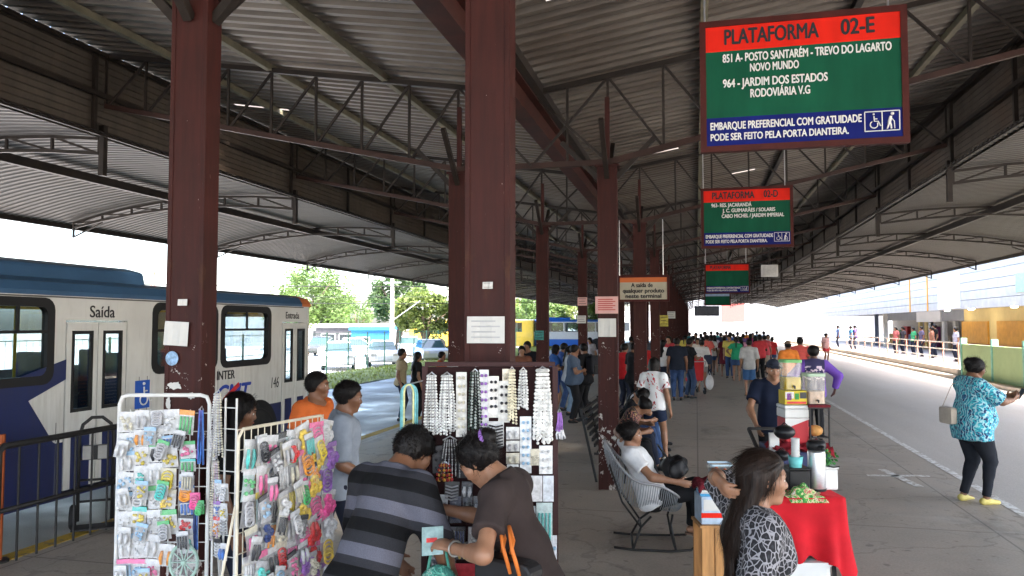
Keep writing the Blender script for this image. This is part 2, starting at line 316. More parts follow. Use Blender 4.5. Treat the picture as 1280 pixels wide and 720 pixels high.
for s in (-1, 1):
    b = MB(); zs = []; n = 14
    for i in range(n): z = 5.12+1.48*i/n; zs += [(z, .0), (z+.03, .02)]
    vs = []
    for z, a in zs: vs += [(s*(7.02+a), YB, z), (s*(7.02+a), YE, z)]
    b.add(vs, [(2*i, 2*i+1, 2*i+3, 2*i+2) for i in range(len(zs)-1)]); fo = b.build('fascia', FASC, canopy)
    b = MB()
    for k in range(41): y = -5+3*k; b.box((s*6.93-.03, y-.03, 5.12), (s*6.93+.03, y+.03, 6.46))
    for z in (5.14, 5.75, 6.40): b.box((s*6.86-.025, YB, z-.035), (s*6.86+.025, YE, z+.035))
    b.build('fascia_frame', STEEL, fo)
    b = MB(); b.box((s*13.4-.05, YB, wingz(13.4)-.11), (s*13.4+.05, YE, wingz(13.4)+.03)); b.build('eave_trim', STEEL, canopy)
    b = MB(); b.box((s*9.7-.045, YB, wingz(9.7)-.25), (s*9.7+.045, YE, wingz(9.7)-.08)); b.build('wing_beam', STEEL, canopy)
for dx, m in ((-2.15, PALE), (-4.0, PALE), (-5.6, PALE), (2.3, PALE), (4.1, STEEL), (5.7, PALE)):
    b = MB(); z = roofz(abs(dx))-.085; b.box((dx-.04, YB, z-.05), (dx+.04, YE, z+.05)); b.build('purlin', m, canopy)
b = MB()                                             # valley I-beam with gutter
b.box((-.11, YB, 4.86), (.11, YE, 4.88)); b.box((-.012, YB, 4.88), (.012, YE, 5.20)); b.box((-.11, YB, 5.20), (.11, YE, 5.22)); b.build('valley_beam', RUSTRED, canopy)
b = MB(); b.box((-.17, YB, 5.30), (.17, YE, 5.425)); b.build('gutter', STEEL, canopy)
# columns
def column_part():
    b = MB(); b.box((-.127, -.075, 0), (.127, .075, 4.25)); b.box((-.131, -.081, 0), (-.10, -.075, 4.25)); b.box((.10, -.081, 0), (.131, -.075, 4.25))
    b.box((-.16, -.10, 4.25), (.16, .10, 4.28)); b.box((-.03, -.03, 4.28), (.03, .03, 5.2))
    o = b.build('column', MAROON, canopy, bevel=.004)
    br = MB()
    for sx in (-1, 1):
        br.bar((sx*.12, 0, 4.1), (sx*.62, 0, 4.62), .06, .06)
        br.bar((0, sx*.08, 4.1), (0, sx*.72, 4.72), .06, .06)
    br.build('brace', STEEL, o); return o
col0 = column_part(); first = True
for y in YK:
    for dx in (-1.03, 1.04):
        o = col0 if first else copy_tree(col0, canopy); first = False; o.location = (dx, y, 0) if (y > 5 or dx > 0) else (-.95, 4.28, 0)
# transverse trusses
def truss_part():
    root = link(bpy.data.objects.new('truss', None), canopy)
    top = lambda d: 5.32+.16*abs(d); bot = lambda d: 4.32 if abs(d) <= 1.05 else 4.32+(abs(d)-1.05)/5.9*1.30
    b = MB()
    for s in (-1, 1): b.bar((0, 0, top(0)), (s*6.9, 0, top(6.9)), .065, .07)
    b.build('top_chord', STEEL, root)
    b = MB(); b.bar((-1.05, 0, 4.32), (1.05, 0, 4.32), .065, .075)
    for s in (-1, 1): b.bar((s*1.05, 0, 4.32), (s*6.9, 0, bot(6.9)), .065, .075)
    b.build('bottom_chord', mat('brown_truss_steel', (.034, .015, .011), .55, .35, 4), root)
    b = MB(); w = .033
    for s in (-1, 1):
        ds = [1.05+5.85*i/8 for i in range(9)]
        for i in range(9): b.bar((s*ds[i], 0, bot(ds[i])), (s*ds[i], 0, top(ds[i])), w)
        for i in range(8): b.bar((s*ds[i], .03, top(ds[i])), (s*ds[i+1], .03, bot(ds[i+1])), w)
    for d0, d1 in ((-1.05, 0), (0, 1.05)):
        b.bar((d0, .03, bot(0)), (d1, .03, top(d1)), w); b.bar((d0, -.03, top(d0)), (d1, -.03, bot(0)), w)
    for d in (-.5, .5): b.bar((d, 0, 4.32), (d, 0, top(d)), w)
    b.build('web', STEEL, root); return root
def wing_truss_part(s):
    root = link(bpy.data.objects.new('wing_truss', None), canopy); ds = [7.0, 7.9, 8.8, 9.7, 10.55, 11.4, 12.25, 13.1]
    top = lambda d: wingz(d)-.07; bz = [4.86, 4.95, 5.0, 5.02, 4.96, 4.88, 4.76, 4.60]
    b = MB()
    for i in range(7): b.bar((s*ds[i], 0, top(ds[i])), (s*ds[i+1], 0, top(ds[i+1])), .055)
    b.build('top_chord', STEEL, root); b = MB()
    for i in range(7): b.bar((s*ds[i], 0, bz[i]), (s*ds[i+1], 0, bz[i+1]), .055)
    b.bar((s*13.1, 0, 4.60), (s*13.1, 0, 4.34), .045); b.bar((s*12.25, 0, 4.70), (s*13.1, 0, 4.36), .035); b.build('bottom_chord', STEEL, root); b = MB()
    for i in range(8): b.bar((s*ds[i], 0, bz[i]), (s*ds[i], 0, top(ds[i])), .04)
    for i in range(7): b.bar((s*ds[i], .02, bz[i]), (s*ds[i+1], .02, top(ds[i+1])), .035)
    b.build('web', STEEL, root)
    b = MB(); b.bar((s*6.93, 0, 4.5), (s*6.93, 0, 5.3), .09); b.build('hanger', STEEL, root); return root
t0 = truss_part(); w0 = {s: wing_truss_part(s) for s in (-1, 1)}
for k, y in enumerate(YK):
    (t0 if k == 0 else (t0 := copy_tree(t0, canopy))).location = (0, y, 0)
    for s in (-1, 1):
        if k: w0[s] = copy_tree(w0[s], canopy)
        w0[s].location = (0, y, 0)

# ---------------------------------------------------------------- buses
def bus(label, loc, rz, wallc, lowc, roofc, openings, doors, L=12.0, wheels=(2.6, 9.3), far=False):
    t = thing('city_bus', label, 'bus', loc, rz, 'buses at the terminal'); hw = 1.25; zt = 2.68; th = .06
    def side(sx, ops):
        b = MB(); ed = sorted({0.15, L-.15}|{e for o in ops for e in o[:2]})
        for a, c in zip(ed, ed[1:]):
            o = next((o for o in ops if o[0] <= a+1e-6 and o[1] >= c-1e-6), None)
            x0, x1 = sorted((sx*hw, sx*(hw-th)))
            rows = [(.38, 1.02, 1), (1.02, zt, 0)]
            if o:
                rows = [(.38, min(1.02, o[2]), 1)] if o[2] > .5 else []
                if o[2] > 1.02: rows.append((1.02, o[2], 0))
                rows.append((o[3], zt, 0))
            for z0, z1, mi in rows:
                if z1-z0 > .01: b.box((x0, a, z0), (x1, c, z1), mi)
        return b
    ops = openings+[(d0, d1, .45, 2.40) for d0, d1 in doors]
    s = side(1, ops); far_ops = [(1.1+1.5*i, 2.5+1.5*i, 1.72, 2.60) for i in range(int((L-2.2)/1.5))]
    s2 = side(-1, far_ops); body = MB(); body.v = s.v[:]; body.f = s.f[:]; body.mi = s.mi[:]; body.add(s2.v, s2.f); body.mi[-len(s2.mi):] = s2.mi
    for y in (0, L-.1):                                  # rear and front walls round a glazed opening
        body.box((-hw+.05, y, .38), (hw-.05, y+.1, 1.35), 0); body.box((-hw+.05, y, 2.5), (hw-.05, y+.1, zt), 0); body.box((-hw+.05, y, 1.35), (-hw+.2, y+.1, 2.5), 0); body.box((hw-.2, y, 1.35), (hw-.05, y+.1, 2.5), 0)
    for sx in (-1, 1):
        for y, q in ((.15, -1), (L-.15, 1)): body.lathe([(.1, .38), (.1, zt)], 12, 0, (sx*(hw-.1), y-q*.0+q*.04, 0))
    body.box((-hw+.07, .1, .36), (hw-.07, L-.1, .42), 1)
    bo = body.build('body', [wallc, lowc], t)
    rf = MB(); prof = [(-hw, zt), (-hw-.01, zt+.05), (-hw+.06, zt+.15), (-hw+.3, zt+.21), (0, zt+.235), (hw-.3, zt+.21), (hw-.06, zt+.15), (hw+.01, zt+.05), (hw, zt)]
    rf.prism([(x, z) for x, z in prof], (0, 0, 0), (1, 0, 0), (0, 0, 1), (0, L-.35, 0)); ro = rf.build('roof', roofc, t)
    rf = MB(); rf.prism([(x*.985, z-.004) for x, z in prof], (0, L-.352, 0), (1, 0, 0), (0, 0, 1), (0, .35, 0)); rf.build('roof_end', mat('bus_orange', (.55, .16, .05), .4, .1), ro)
    ac = MB(); ac.prism([(-.9, 0), (-.85, .22), (-.6, .28), (.6, .28), (.85, .22), (.9, 0)], (0, 5.0, zt+.16), (1, 0, 0), (0, 0, 1), (0, 3.0, 0)); ac.build('roof_unit', roofc, t, bevel=.04)
    for o in openings:
        y0, y1, z0, z1 = o; w = MB(); out = rrect(y0-.05, z0-.05, y1+.05, z1+.05, .14); inn = rrect(y0+.05, z0+.05, y1-.05, z1-.05, .09); n = len(out)
        x = hw+.012; vs = [(x, p, q) for p, q in out]+[(x, p, q) for p, q in inn]+[(hw-.07, p, q) for p, q in out]+[(hw-.07, p, q) for p, q in inn]
        w.add(vs, [f for i in range(n) for j in [(i+1) % n] for f in ((i, j, n+j, n+i), (2*n+i, i, j, 2*n+j)[::-1], (n+i, n+j, 3*n+j, 3*n+i))])
        w.box((hw-.02, y0, z0+(z1-z0)*.60), (hw+.008, y1, z0+(z1-z0)*.60+.035)); w.box((hw-.02, (y0+y1)/2-.015, z0+(z1-z0)*.6), (hw+.006, (y0+y1)/2+.015, z1)); wf = w.build('window', BLACK, t)
        MB().box((hw-.032, y0, z0), (hw-.026, y1, z1)).build('pane', BUSGLASS, wf)
    for d0, d1 in doors:
        d = MB(); mid = (d0+d1)/2
        for a, c in ((d0+.02, mid-.008), (mid+.008, d1-.02)):
            d.box((hw-.03, a, .47), (hw+.004, a+.09, 2.38)); d.box((hw-.03, c-.09, .47), (hw+.004, c, 2.38)); d.box((hw-.03, a+.09, 2.26), (hw+.004, c-.09, 2.38)); d.box((hw-.03, a+.09, 1.06), (hw+.004, c-.09, 1.36)); d.box((hw-.03, a+.09, .47), (hw+.004, c-.09, 1.06), 1)
        do = d.build('door', [wallc, lowc], t)
        for a, c in ((d0+.11, mid-.098), (mid+.098, d1-.11)):
            fr = MB()
            for lo, hi in (((a-.02, 1.34), (a+.02, 2.28)), ((c-.02, 1.34), (c+.02, 2.28)), ((a+.02, 2.24), (c-.02, 2.28)), ((a+.02, 1.34), (c-.02, 1.38))): fr.box((hw-.02, lo[0], lo[1]), (hw+.010, hi[0], hi[1]))
            fr.build('door_frame', BLACK, do)
            MB().box((hw-.016, a, 1.36), (hw-.010, c, 2.26)).build('door_pane', BUSGLASS, do)
    for o in far_ops: MB().box((-hw+.02, o[0], o[2]), (-hw+.026, o[1], o[3])).build('pane', BUSGLASS, t)
    MB().box((-hw+.2, L-.06, 1.35), (hw-.2, L-.05, 2.5)).build('windscreen', BUSGLASS, t); MB().box((-hw+.2, .05, 1.35), (hw-.2, .06, 2.5)).build('rear_pane', BUSGLASS, t)
    for y in wheels:
        for sx in (-1, 1):
            ar = MB(); ar.prism([(.60*math.cos(R(a)), .60*math.sin(R(a))) for a in range(-20, 201, 10)], (sx*(hw+.006), y, .52), (0, 1, 0), (0, 0, 1), (-sx*.1, 0, 0)); ar.build('wheel_arch', BLACK, t)
            w = MB(); w.lathe([(.28, -.14), (.46, -.14), (.5, -.1), (.5, .1), (.46, .14), (.28, .14)], 28); wo = w.build('wheel', RUBBER, t, loc=(sx*(hw-.115), y, .5), rot=(0, R(90), 0))
            rm = MB(); rm.lathe([(0.02, .10*sx), (.12, .135*sx), (.16, .06*sx), (.27, .11*sx), (.285, .12*sx)], 20); rm.build('rim', GREY, wo, smooth=True)
    if not far:
        st = MB()
        for i in range(9):
            for x in (-.85, .45):
                y = 1.0+1.1*i; st.box((x, y, .9), (x+.45, y+.45, 1.32)); st.box((x, y, 1.32), (x+.45, y+.09, 1.98))
        st.build('seats', mat('bus_seat_blue', (.03, .05, .13), .8), t, bevel=.03)
        MB().box((-hw+.08, .15, .86), (hw-.45, L-.2, .90)).build('bus_floor', GREY, t)
        po = MB()
        for y in (4.9, 6.3, 8.4, 10.3): po.tube([(.5, y, .9), (.5, y, 2.66)], .018)
        po.tube([(.5, .6, 2.55), (.5, L-.6, 2.55)], .016); po.build('grab_rail', mat('yellow_rail', (.6, .42, .03), .4), t)
    return t
BW = mat_buspaint('bus_white', (.60, .595, .57), (.22, .19, .15)); BB = mat_buspaint('bus_navy', (.007, .016, .085), (.022, .024, .045)); BROOF = mat('bus_blue_roof', (.045, .105, .20), .4, .1, 2, coat=.2); LBLUE = mat('bus_bright_blue', (.02, .13, .50), .3, .1, 2, coat=.3)
BX, BY = -8.25, 1.1
def ly(px): return GX(px, BX+1.25)-BY
near_bus = bus('white and navy city bus with Saída and Entrada doors stopped beside the platform', (BX, BY, -.2), 0, BW, BB, BROOF,
    [(2.2, 3.6, 1.74, 2.62), (3.75, ly(-38), 1.74, 2.62), (ly(-22), ly(64), 1.74, 2.60), (ly(194), ly(270), 1.74, 2.60), (ly(279), ly(337), 1.74, 2.60)], [(ly(83), ly(160)), (ly(353), ly(384))], L=12.0, wheels=(3.3, ly(325)))
sg = MB(); x = 1.256

def lz(px, py): a_ = C(px, py, 1.0); t_ = (BX+1.25)/a_.x; return CAM_H+(a_.z-CAM_H)*t_+.2
_sw = [(84, 449), (84, 474), (38, 501), (70, 552)]
sg.prism([(2.0, 1.022), (2.0, 1.60), (ly(0), lz(0, 482))]+[(ly(q), lz(q, r)) for q, r in _sw]+[(ly(73), 1.022)], (x, 0, 0), (0, 1, 0), (0, 0, 1), (.004, 0, 0)); sg.build('blue_swoosh', BB, near_bus)
BROT = (R(90), 0, R(90)); INK = mat('black_ink', (.02, .02, .024), .6, 0); INKB = mat('logo_blue', (.02, .05, .32), .5, 0)
lettering('Saída', .20, INK, near_bus, (1.253, ly(112), 2.44), BROT, sx=1.0, bold=.012); lettering('Entrada', .17, INK, near_bus, (1.253, ly(357), 2.46), BROT, sx=.9, bold=.01)
lettering('146', .26, INK, near_bus, (1.253, ly(339), 1.28), BROT, sx=.7, shear=.15); lettering('INTER', .19, INK, near_bus, (1.253, ly(272), 1.52), BROT, sx=.9, bold=.02)
lettering('CMT', .42, INKB, near_bus, (1.253, ly(270), 1.14), BROT, sx=1.0, bold=.03, shear=.3)
bar_ = MB(); bar_.bar((1.258, ly(281), 1.20), (1.258, ly(300), 1.42), .006, .07); bar_.build('logo_bar', mat('logo_red', (.6, .03, .03), .5, 0), near_bus)
sm = MB()
for px in (30, 74, 176, 186, 274, 386):
    for z0, z1 in ((.40, 1.0), (1.04, 1.25)) if px < 80 else ((.40, 1.0), (1.04, 1.68)): sm.box((1.250, ly(px)-.004, z0), (1.2525, ly(px)+.004, z1))
sm.box((1.250, .3, 2.655), (1.258, 11.7, 2.672)); sm.build('panel_seams', mat('seam_grey', (.10, .10, .10), .7), near_bus)
sm = MB(); sm.box((1.2505, ly(161), 1.005), (1.262, ly(300), 1.045)); sm.build('rub_rail', BLACK, near_bus)
wc = MB(); a0 = ly(171); a1 = ly(189); zc = 1.27; wc.box((1.251, a0, zc), (1.256, a1, zc+.36)); wco = wc.build('wheelchair_sign', mat('sign_blue', (.02, .09, .42), .5, 0), near_bus)
def wheelchair(parent, o, u, v, s, m, nrm):              # the access symbol, s tall, drawn as thin solids
    o = Vector(o); u = Vector(u); v = Vector(v); w = Vector(nrm)*.003; b = MB(); q = lambda a, c: o+u*(a*s)+v*(c*s)+w
    b.tube([q(.40+.2*math.cos(R(t)), .30+.2*math.sin(R(t))) for t in range(120, 395, 15)], .03*s, 6); b.tube([q(.40, .78), q(.42, .5), q(.62, .48), q(.74, .22), q(.84, .24)], .035*s, 6); b.tube([q(.42, .62), q(.58, .62)], .028*s, 6)
    c = q(.39, .90); b.ball(c, .06*s); return b.build('wheelchair_symbol', m, parent)
wheelchair(wco, (1.256, a0+.02, zc+.01), (0, 1, 0), (0, 0, 1), .34, WHITE, (1, 0, 0))
# ---------------------------------------------------------------- beyond the platform, left
gb = MB(); NX, NY = 6, 60
for j in range(NY+1):
    for i in range(NX+1):
        x = -13.0-3.0*i/NX; gb.v.append((x, 12+1.3*j, -.19+.22*math.sin(math.pi*min(1, i/NX*.75))+random.uniform(-.03, .03)))
for j in range(NY):
    for i in range(NX): gb.f.append((j*(NX+1)+i, j*(NX+1)+i+1, (j+1)*(NX+1)+i+1, (j+1)*(NX+1)+i)); gb.mi.append(0)
GR = mat('grass_green', (.30, .34, .09), .9, .4, 1.5)
tag(gb.build('verge', mat('verge_soil', (.30, .31, .10), .95, .3, 1)), kind='structure')
gr = MB()
for _ in range(9000):
    x = random.uniform(-16, -13); y = random.uniform(14, 80); z = -.2+.22*math.sin(math.pi*min(1, (-13-x)/3*.75)); a = random.uniform(0, 6.3); h = random.uniform(.04, .13); w = random.uniform(.02, .05)
    gr.add([(x-w*math.cos(a), y-w*math.sin(a), z-.03), (x+w*math.cos(a), y+w*math.sin(a), z-.03), (x+random.uniform(-.08, .08), y+random.uniform(-.08, .08), z+h)], [(0, 1, 2)])
tag(gr.build('grass', GR), kind='stuff')
fn = thing('mesh_fence', 'tall pale green wire mesh fence on posts along the grass verge', 'fence', (-16.2, 12, -.1)); FG = mat('fence_green', (.10, .22, .14), .6)
for k in range(30):
    if k == 0: p = MB(); p.tube([(0, 0, -.1), (0, 0, 1.9)], .035, 8); p0 = p.build('post', FG, fn); p0.location = (0, 2.2*k, 0)
    else: c = copy_tree(p0, fn); c.location = (0, 2.2*k, 0)
b = MB()
for z in (.35, 1.1, 1.85): b.tube([(0, 0, z), (0, 64, z)], .012, 5)
for i in range(320): b.box((-.003, .2*i, .1), (.003, .2*i+.006, 1.85))
b.build('wire_mesh', FG, fn)

def tree(name, label, base_, h, rx, rz_, n, lc, seed, group='trees beyond the terminal', trunk_r=.28, leaf=.36, crown_c=None, limbs=6):
    rnd = random.Random(seed); t = thing(name, label, 'tree', base_, rnd.uniform(0, 6), group); cz = h-rz_; b = MB(); tips = []
    b.tube([(0, 0, -.2), (.08, .05, h*.25), (-.05, .1, cz)], [trunk_r*1.25, trunk_r, trunk_r*.6], 9)
    for i in range(limbs):
        a = 6.283*i/limbs+rnd.uniform(-.4, .4); r = rx*rnd.uniform(.45, .75); zz = cz+rz_*rnd.uniform(-.35, .6); p1 = (r*.45*math.cos(a), r*.45*math.sin(a), cz*.85+(zz-cz)*.4); p2 = (r*math.cos(a), r*math.sin(a), zz)
        b.tube([(0, .05, h*.27), p1, p2], [trunk_r*.6, trunk_r*.4, trunk_r*.12], 6)
    b.build('trunk', mat('bark', (.11, .085, .06), .95, .35, 5, bump=.4, bscale=20), t, smooth=True)
    vs = []; fs = []; nc = max(14, n//110); k = 0
    for c in range(nc):
        while True:
            p = Vector((rnd.uniform(-1, 1), rnd.uniform(-1, 1), rnd.uniform(-1, 1)))
            if .35 < p.length < 1: break
        if p.z < -.6: p.z *= .6
        cc = Vector((p.x*rx, p.y*rx, cz+p.z*rz_)); cr = rx*rnd.uniform(.16, .30)
        for _ in range(n//nc):
            q = Vector((rnd.gauss(0, 1), rnd.gauss(0, 1), rnd.gauss(0, .8))); q = q.normalized()*cr*rnd.uniform(.3, 1)**.6; o = cc+q
            d = Vector((rnd.gauss(0, 1), rnd.gauss(0, 1), rnd.gauss(-.3, .7))).normalized(); nn = (q.normalized()*.7+Vector((rnd.gauss(0, .5), rnd.gauss(0, .5), .5))).normalized(); e = d.cross(nn).normalized(); l = leaf*rnd.uniform(.6, 1.3); w = l*.42
            vs += [o-d*l*.5, o+e*w*.5, o+d*l*.5, o-e*w*.5]; fs.append((4*k, 4*k+1, 4*k+2, 4*k+3)); k += 1
    cr_ = MB().add(vs, fs); o = cr_.build('crown', lc, t); return t
def leafmat(name, col):
    m, nt, bs = base('leaf_'+name); f = _noise(nt, .55, 4, .6, _coords(nt)); nt.links.new(_ramp(nt, f, [(.3, tuple(c*.6 for c in col)), (.7, tuple(c*1.5 for c in col))]), bs.inputs['Base Color']); bs.inputs['Roughness'].default_value = .6
    tr = nt.nodes.new('ShaderNodeBsdfTranslucent'); nt.links.new(_ramp(nt, f, [(.3, tuple(c*.9 for c in col)), (.7, tuple(min(1, c*2) for c in col))]), tr.inputs[0]); mx = nt.nodes.new('ShaderNodeMixShader'); mx.inputs[0].default_value = .35
    nt.links.new(bs.outputs[0], mx.inputs[1]); nt.links.new(tr.outputs[0], mx.inputs[2]); nt.links.new(mx.outputs[0], nt.nodes['Material Output'].inputs[0]); return m
LG = leafmat('mid', (.07, .12, .025)); LY = leafmat('yellow', (.11, .15, .03)); LD = leafmat('dark', (.045, .085, .022))
def gp(px, d, z=-.2): p = C(px, 406, d); return (p.x, p.y, z)
tree('shade_tree', 'broad round tree behind the front of the white and navy bus', gp(386, 72), 7.7, 4.3, 3.1, 9000, LG, 1)
tree('shade_tree', 'loose dark green tree beside the pale utility pole', gp(498, 60), 6.6, 2.3, 2.4, 5200, LD, 2)
tree('shade_tree', 'yellow green tree just left of the twin maroon columns', gp(532, 52), 4.6, 2.2, 1.6, 5200, LY, 3)
tree('shade_tree', 'low tree squeezed between the round tree and the utility pole', gp(445, 95), 5.4, 3.2, 2.3, 3200, LG, 4)
for i, (px, d, h, rx, ry, m, l) in enumerate(((640, 105, 6.6, 4.2, 2.6, LY, 'yellowish tree far behind the striped white wall, right of the twin columns'), (672, 96, 5.6, 3.4, 2.2, LG, 'mid green far tree above the yellow bus'), (704, 110, 6.0, 4.4, 2.4, LY, 'pale far tree above the blue and white bus'), (742, 100, 5.2, 3.6, 2.0, LG, 'low far tree behind the column with the pink notice'), (606, 92, 5.6, 3.6, 2.3, LD, 'dark far tree hidden mostly by the central column'))):
    tree('shade_tree', l, gp(px, d), h, rx, ry, 3600, m, 20+i, leaf=.5)
# hedge bank behind the far buses
hb = MB()
for _ in range(3000):
    x = random.uniform(-1, 1); o = Vector((x*8, random.uniform(-1.2, 1.2), random.uniform(0, 2.1)*(.8+.2*math.sin(x*9)))); d = Vector((random.gauss(0, 1), random.gauss(0, 1), random.gauss(0, 1))).normalized(); e = d.orthogonal().normalized(); l = .4
    hb.add([o-d*l*.5, o+e*l*.22, o+d*l*.5, o-e*l*.22], [(0, 1, 2, 3)])
ho = hb.build('clipped_hedge', LY); ho.location = gp(672, 84, 0); ho.rotation_euler = (0, 0, R(8)); tag(ho, 'long pale green hedge behind the yellow and blue buses', 'hedge')

def building(name, label, c, rz, w, d, h, wallm, roofm, wins=(), rows=(), z0=-.3, par=.25):
    t = thing(name, label, 'building', (c[0], c[1], z0), rz); MB().box((-w/2, 0, 0), (w/2, d, h)).build('wall', wallm, t)
    MB().box((-w/2-.15, -.15, h), (w/2+.15, d+.15, h+par)).build('roof', roofm, t)
    for (x, z, ww, hh, m) in wins:
        f = MB(); f.box((x-ww/2-.06, -.05, z-.06), (x+ww/2+.06, -.003, z+hh+.06)); fo = f.build('window', WHITE, t); MB().box((x-ww/2, -.06, z), (x+ww/2, -.051, z+hh)).build('pane', m, fo)
    return t
DG = mat('dark_window', (.03, .035, .04), .15, .1); CREAM = mat('cream_wall', (.66, .62, .54), .85, .06, 1); GW = mat('grey_wall', (.30, .31, .32), .85, .08, 1); WW = mat('white_wall', (.80, .80, .79), .85, .04, 1); BLUEW = mat('kiosk_blue', (.03, .17, .42), .7, .1, 2)
p = gp(290, 84); building('warehouse', 'plain grey flat roofed block far behind the bus', p, R(30), 7.5, 8, 5.9, GW, GW, [(-2, 3.8, 1.2, .8, DG), (1.5, 3.8, 1.2, .8, DG)])
p = gp(436, 70); building('store_building', 'long low white wall building behind the parked cars', p, R(18), 9.5, 6, 2.3, WW, CREAM, [(-2.6, .9, 1.2, 1, DG), (1.4, .9, 1.2, 1, DG)])
p = gp(464, 56); building('kiosk', 'small bright blue kiosk behind the mesh fence', p, R(16), 2.9, 2.4, 2.05, BLUEW, BLUEW, [(-.6, .9, .9, .6, DG)])
p = gp(520, 76); building('boundary_building', 'pale cream low building right of the blue kiosk', p, R(14), 8, 5, 1.9, CREAM, CREAM, [(-2, .7, .8, .6, DG), (2, .7, .8, .6, DG)])
p = gp(420, 62); building('workshop', 'dark open fronted shed left of the blue kiosk', p, R(20), 3.2, 3, 2.2, mat('shed_dark', (.07, .07, .075), .8), GREY, [(-.6, .5, 1.0, 1.2, DG), (.8, .5, 1.0, 1.2, DG)])
# utility pole and radio mast
pl = thing('utility_pole', 'pale concrete utility pole with a slanting arm and wires', 'pole', gp(490, 50)); b = MB(); b.tube([(0, 0, 0), (0, 0, 5.5)], [.16, .11], 10); b.build('post', mat('concrete_pole', (.45, .42, .38), .85), pl)
b = MB(); b.bar((-.6, 0, 5.1), (.6, 0, 5.1), .09); b.bar((0, 0, 2.6), (1.9, .1, 3.9), .06); b.build('arm', GREY, pl)
b = MB()
for z, s in ((5.15, -.5), (5.15, .5), (4.5, 0), (4.1, 0)):
    b.tube([(s-26+52*i/16, -6+12*i/16-3, z-.9*(1-((i-8)/8)**2)*.5) for i in range(17)], .018, 4)
b.build('wires', BLACK, pl)
ms = thing('radio_mast', 'thin lattice radio mast rising behind the bus roof', 'mast', gp(191, 62)); b = MB(); RM = mat('mast_red', (.5, .12, .08), .6)
for i in range(12):
    z = .6*i+.2; r = .28-.013*i; P = [(r*math.cos(a), r*math.sin(a), z) for a in (0, 2.1, 4.2)]; r2 = r-.013; Q = [(r2*math.cos(a), r2*math.sin(a), z+.6) for a in (0, 2.1, 4.2)]
    for j in range(3): b.bar(P[j], Q[j], .05, m=i % 2); b.bar(P[j], Q[(j+1) % 3], .03, m=i % 2); b.bar(P[j], P[(j+1) % 3], .03, m=i % 2)
b.build('lattice', [RM, WHITE], ms)

def car(label, loc, rz, paint, group='cars parked beyond the fence'):
    t = thing('parked_car', label, 'car', loc, rz, group)
    pr_ = [(-2.0, .32), (-2.05, .62), (-1.95, .82), (-1.2, .92), (1.0, .95), (1.75, .93), (2.0, .78), (2.02, .4), (1.9, .3), (-1.8, .26)]
    b = MB(); b.prism(pr_, (0, .82, 0), (1, 0, 0), (0, 0, 1), (0, -1.64, 0)); b.build('body', paint, t, bevel=.07)
    b = MB(); g = [(-1.1, .9), (-.45, 1.38), (.85, 1.40), (1.5, .93)]; lo = [(x, -.74, z) if z < 1 else (x, -.60, z) for x, z in g]; hi = [(x, -y, z) for x, y, z in lo]
    b.add(lo+hi, [(0, 1, 2, 3), (7, 6, 5, 4), (0, 4, 5, 1), (1, 5, 6, 2), (2, 6, 7, 3)]); b.build('windows', mat('car_glass', (.03, .06, .06), .08, .1, coat=.5), t, bevel=.03)
    b = MB(); b.prism([(-.5, 1.375), (-.4, 1.43), (.8, 1.45), (.92, 1.395)], (0, .58, 0), (1, 0, 0), (0, 0, 1), (0, -1.16, 0)); b.build('roof', paint, t, bevel=.03)
    b = MB()
    for sx in (-1.25, 1.3):
        for sy in (-.76, .76):
            w = MB(); w.lathe([(.18, -.09), (.28, -.09), (.3, -.06), (.3, .06), (.28, .09), (.18, .09)], 18); wo = w.build('wheel', RUBBER, t, loc=(sx, sy, .3), rot=(R(90), 0, 0)); r_ = MB(); r_.lathe([(.02, .095), (.19, .085)], 14); r_.lathe([(.02, -.095), (.19, -.085)], 14); r_.build('rim', GREY, wo)
    for sy in (-.6, .6): MB().box((-2.06, sy-.16, .62), (-2.0, sy+.16, .76)).build('headlight', CHROME, t); MB().box((1.97, sy-.16, .66), (2.03, sy+.16, .8)).build('tail_light', RUSTRED, t)
    return t
CW = mat('car_white', (.75, .75, .74), .3, .03, coat=.5); CS = mat('car_silver', (.5, .51, .52), .3, .05, coat=.5, metal=.3); CD = mat('car_dark', (.04, .045, .05), .3, .1, coat=.5)
for l, px, d, m, a in (('white car behind the fence, nearest the bus front', 424, 41, CW, 150), ('white car behind the fence, below the blue kiosk', 478, 44, CW, 152), ('silver car behind the fence, left of the twin columns', 538, 48, CS, 155), ('dark car parked by the open shed', 402, 58, CD, 140), ('white car parked behind the dark car, by the shed', 437, 52, CW, 60), ('white car parked in the second row, right of the kiosk', 512, 58, CW, 150)):
    car(l, gp(px, d, -.18), R(a-35), m)
reg = [(1.0+1.55*i, 2.3+1.55*i, 1.74, 2.6) for i in range(5)]
YB_ = mat('bus_yellow', (.62, .42, .05), .35, .1, 2, coat=.3)
bus('blue and white city bus far off between the columns', tuple(gp(778, 74, -.25)), R(96), WHITE, LBLUE, LBLUE, reg, [(9.3, 10.4)], wheels=(2.4, 9.0), far=True)
bus('yellow city bus far off, left of the blue and white bus', tuple(gp(668, 74, -.25)), R(98), YB_, YB_, YB_, reg, [(9.3, 10.4)], wheels=(2.4, 9.0), far=True)

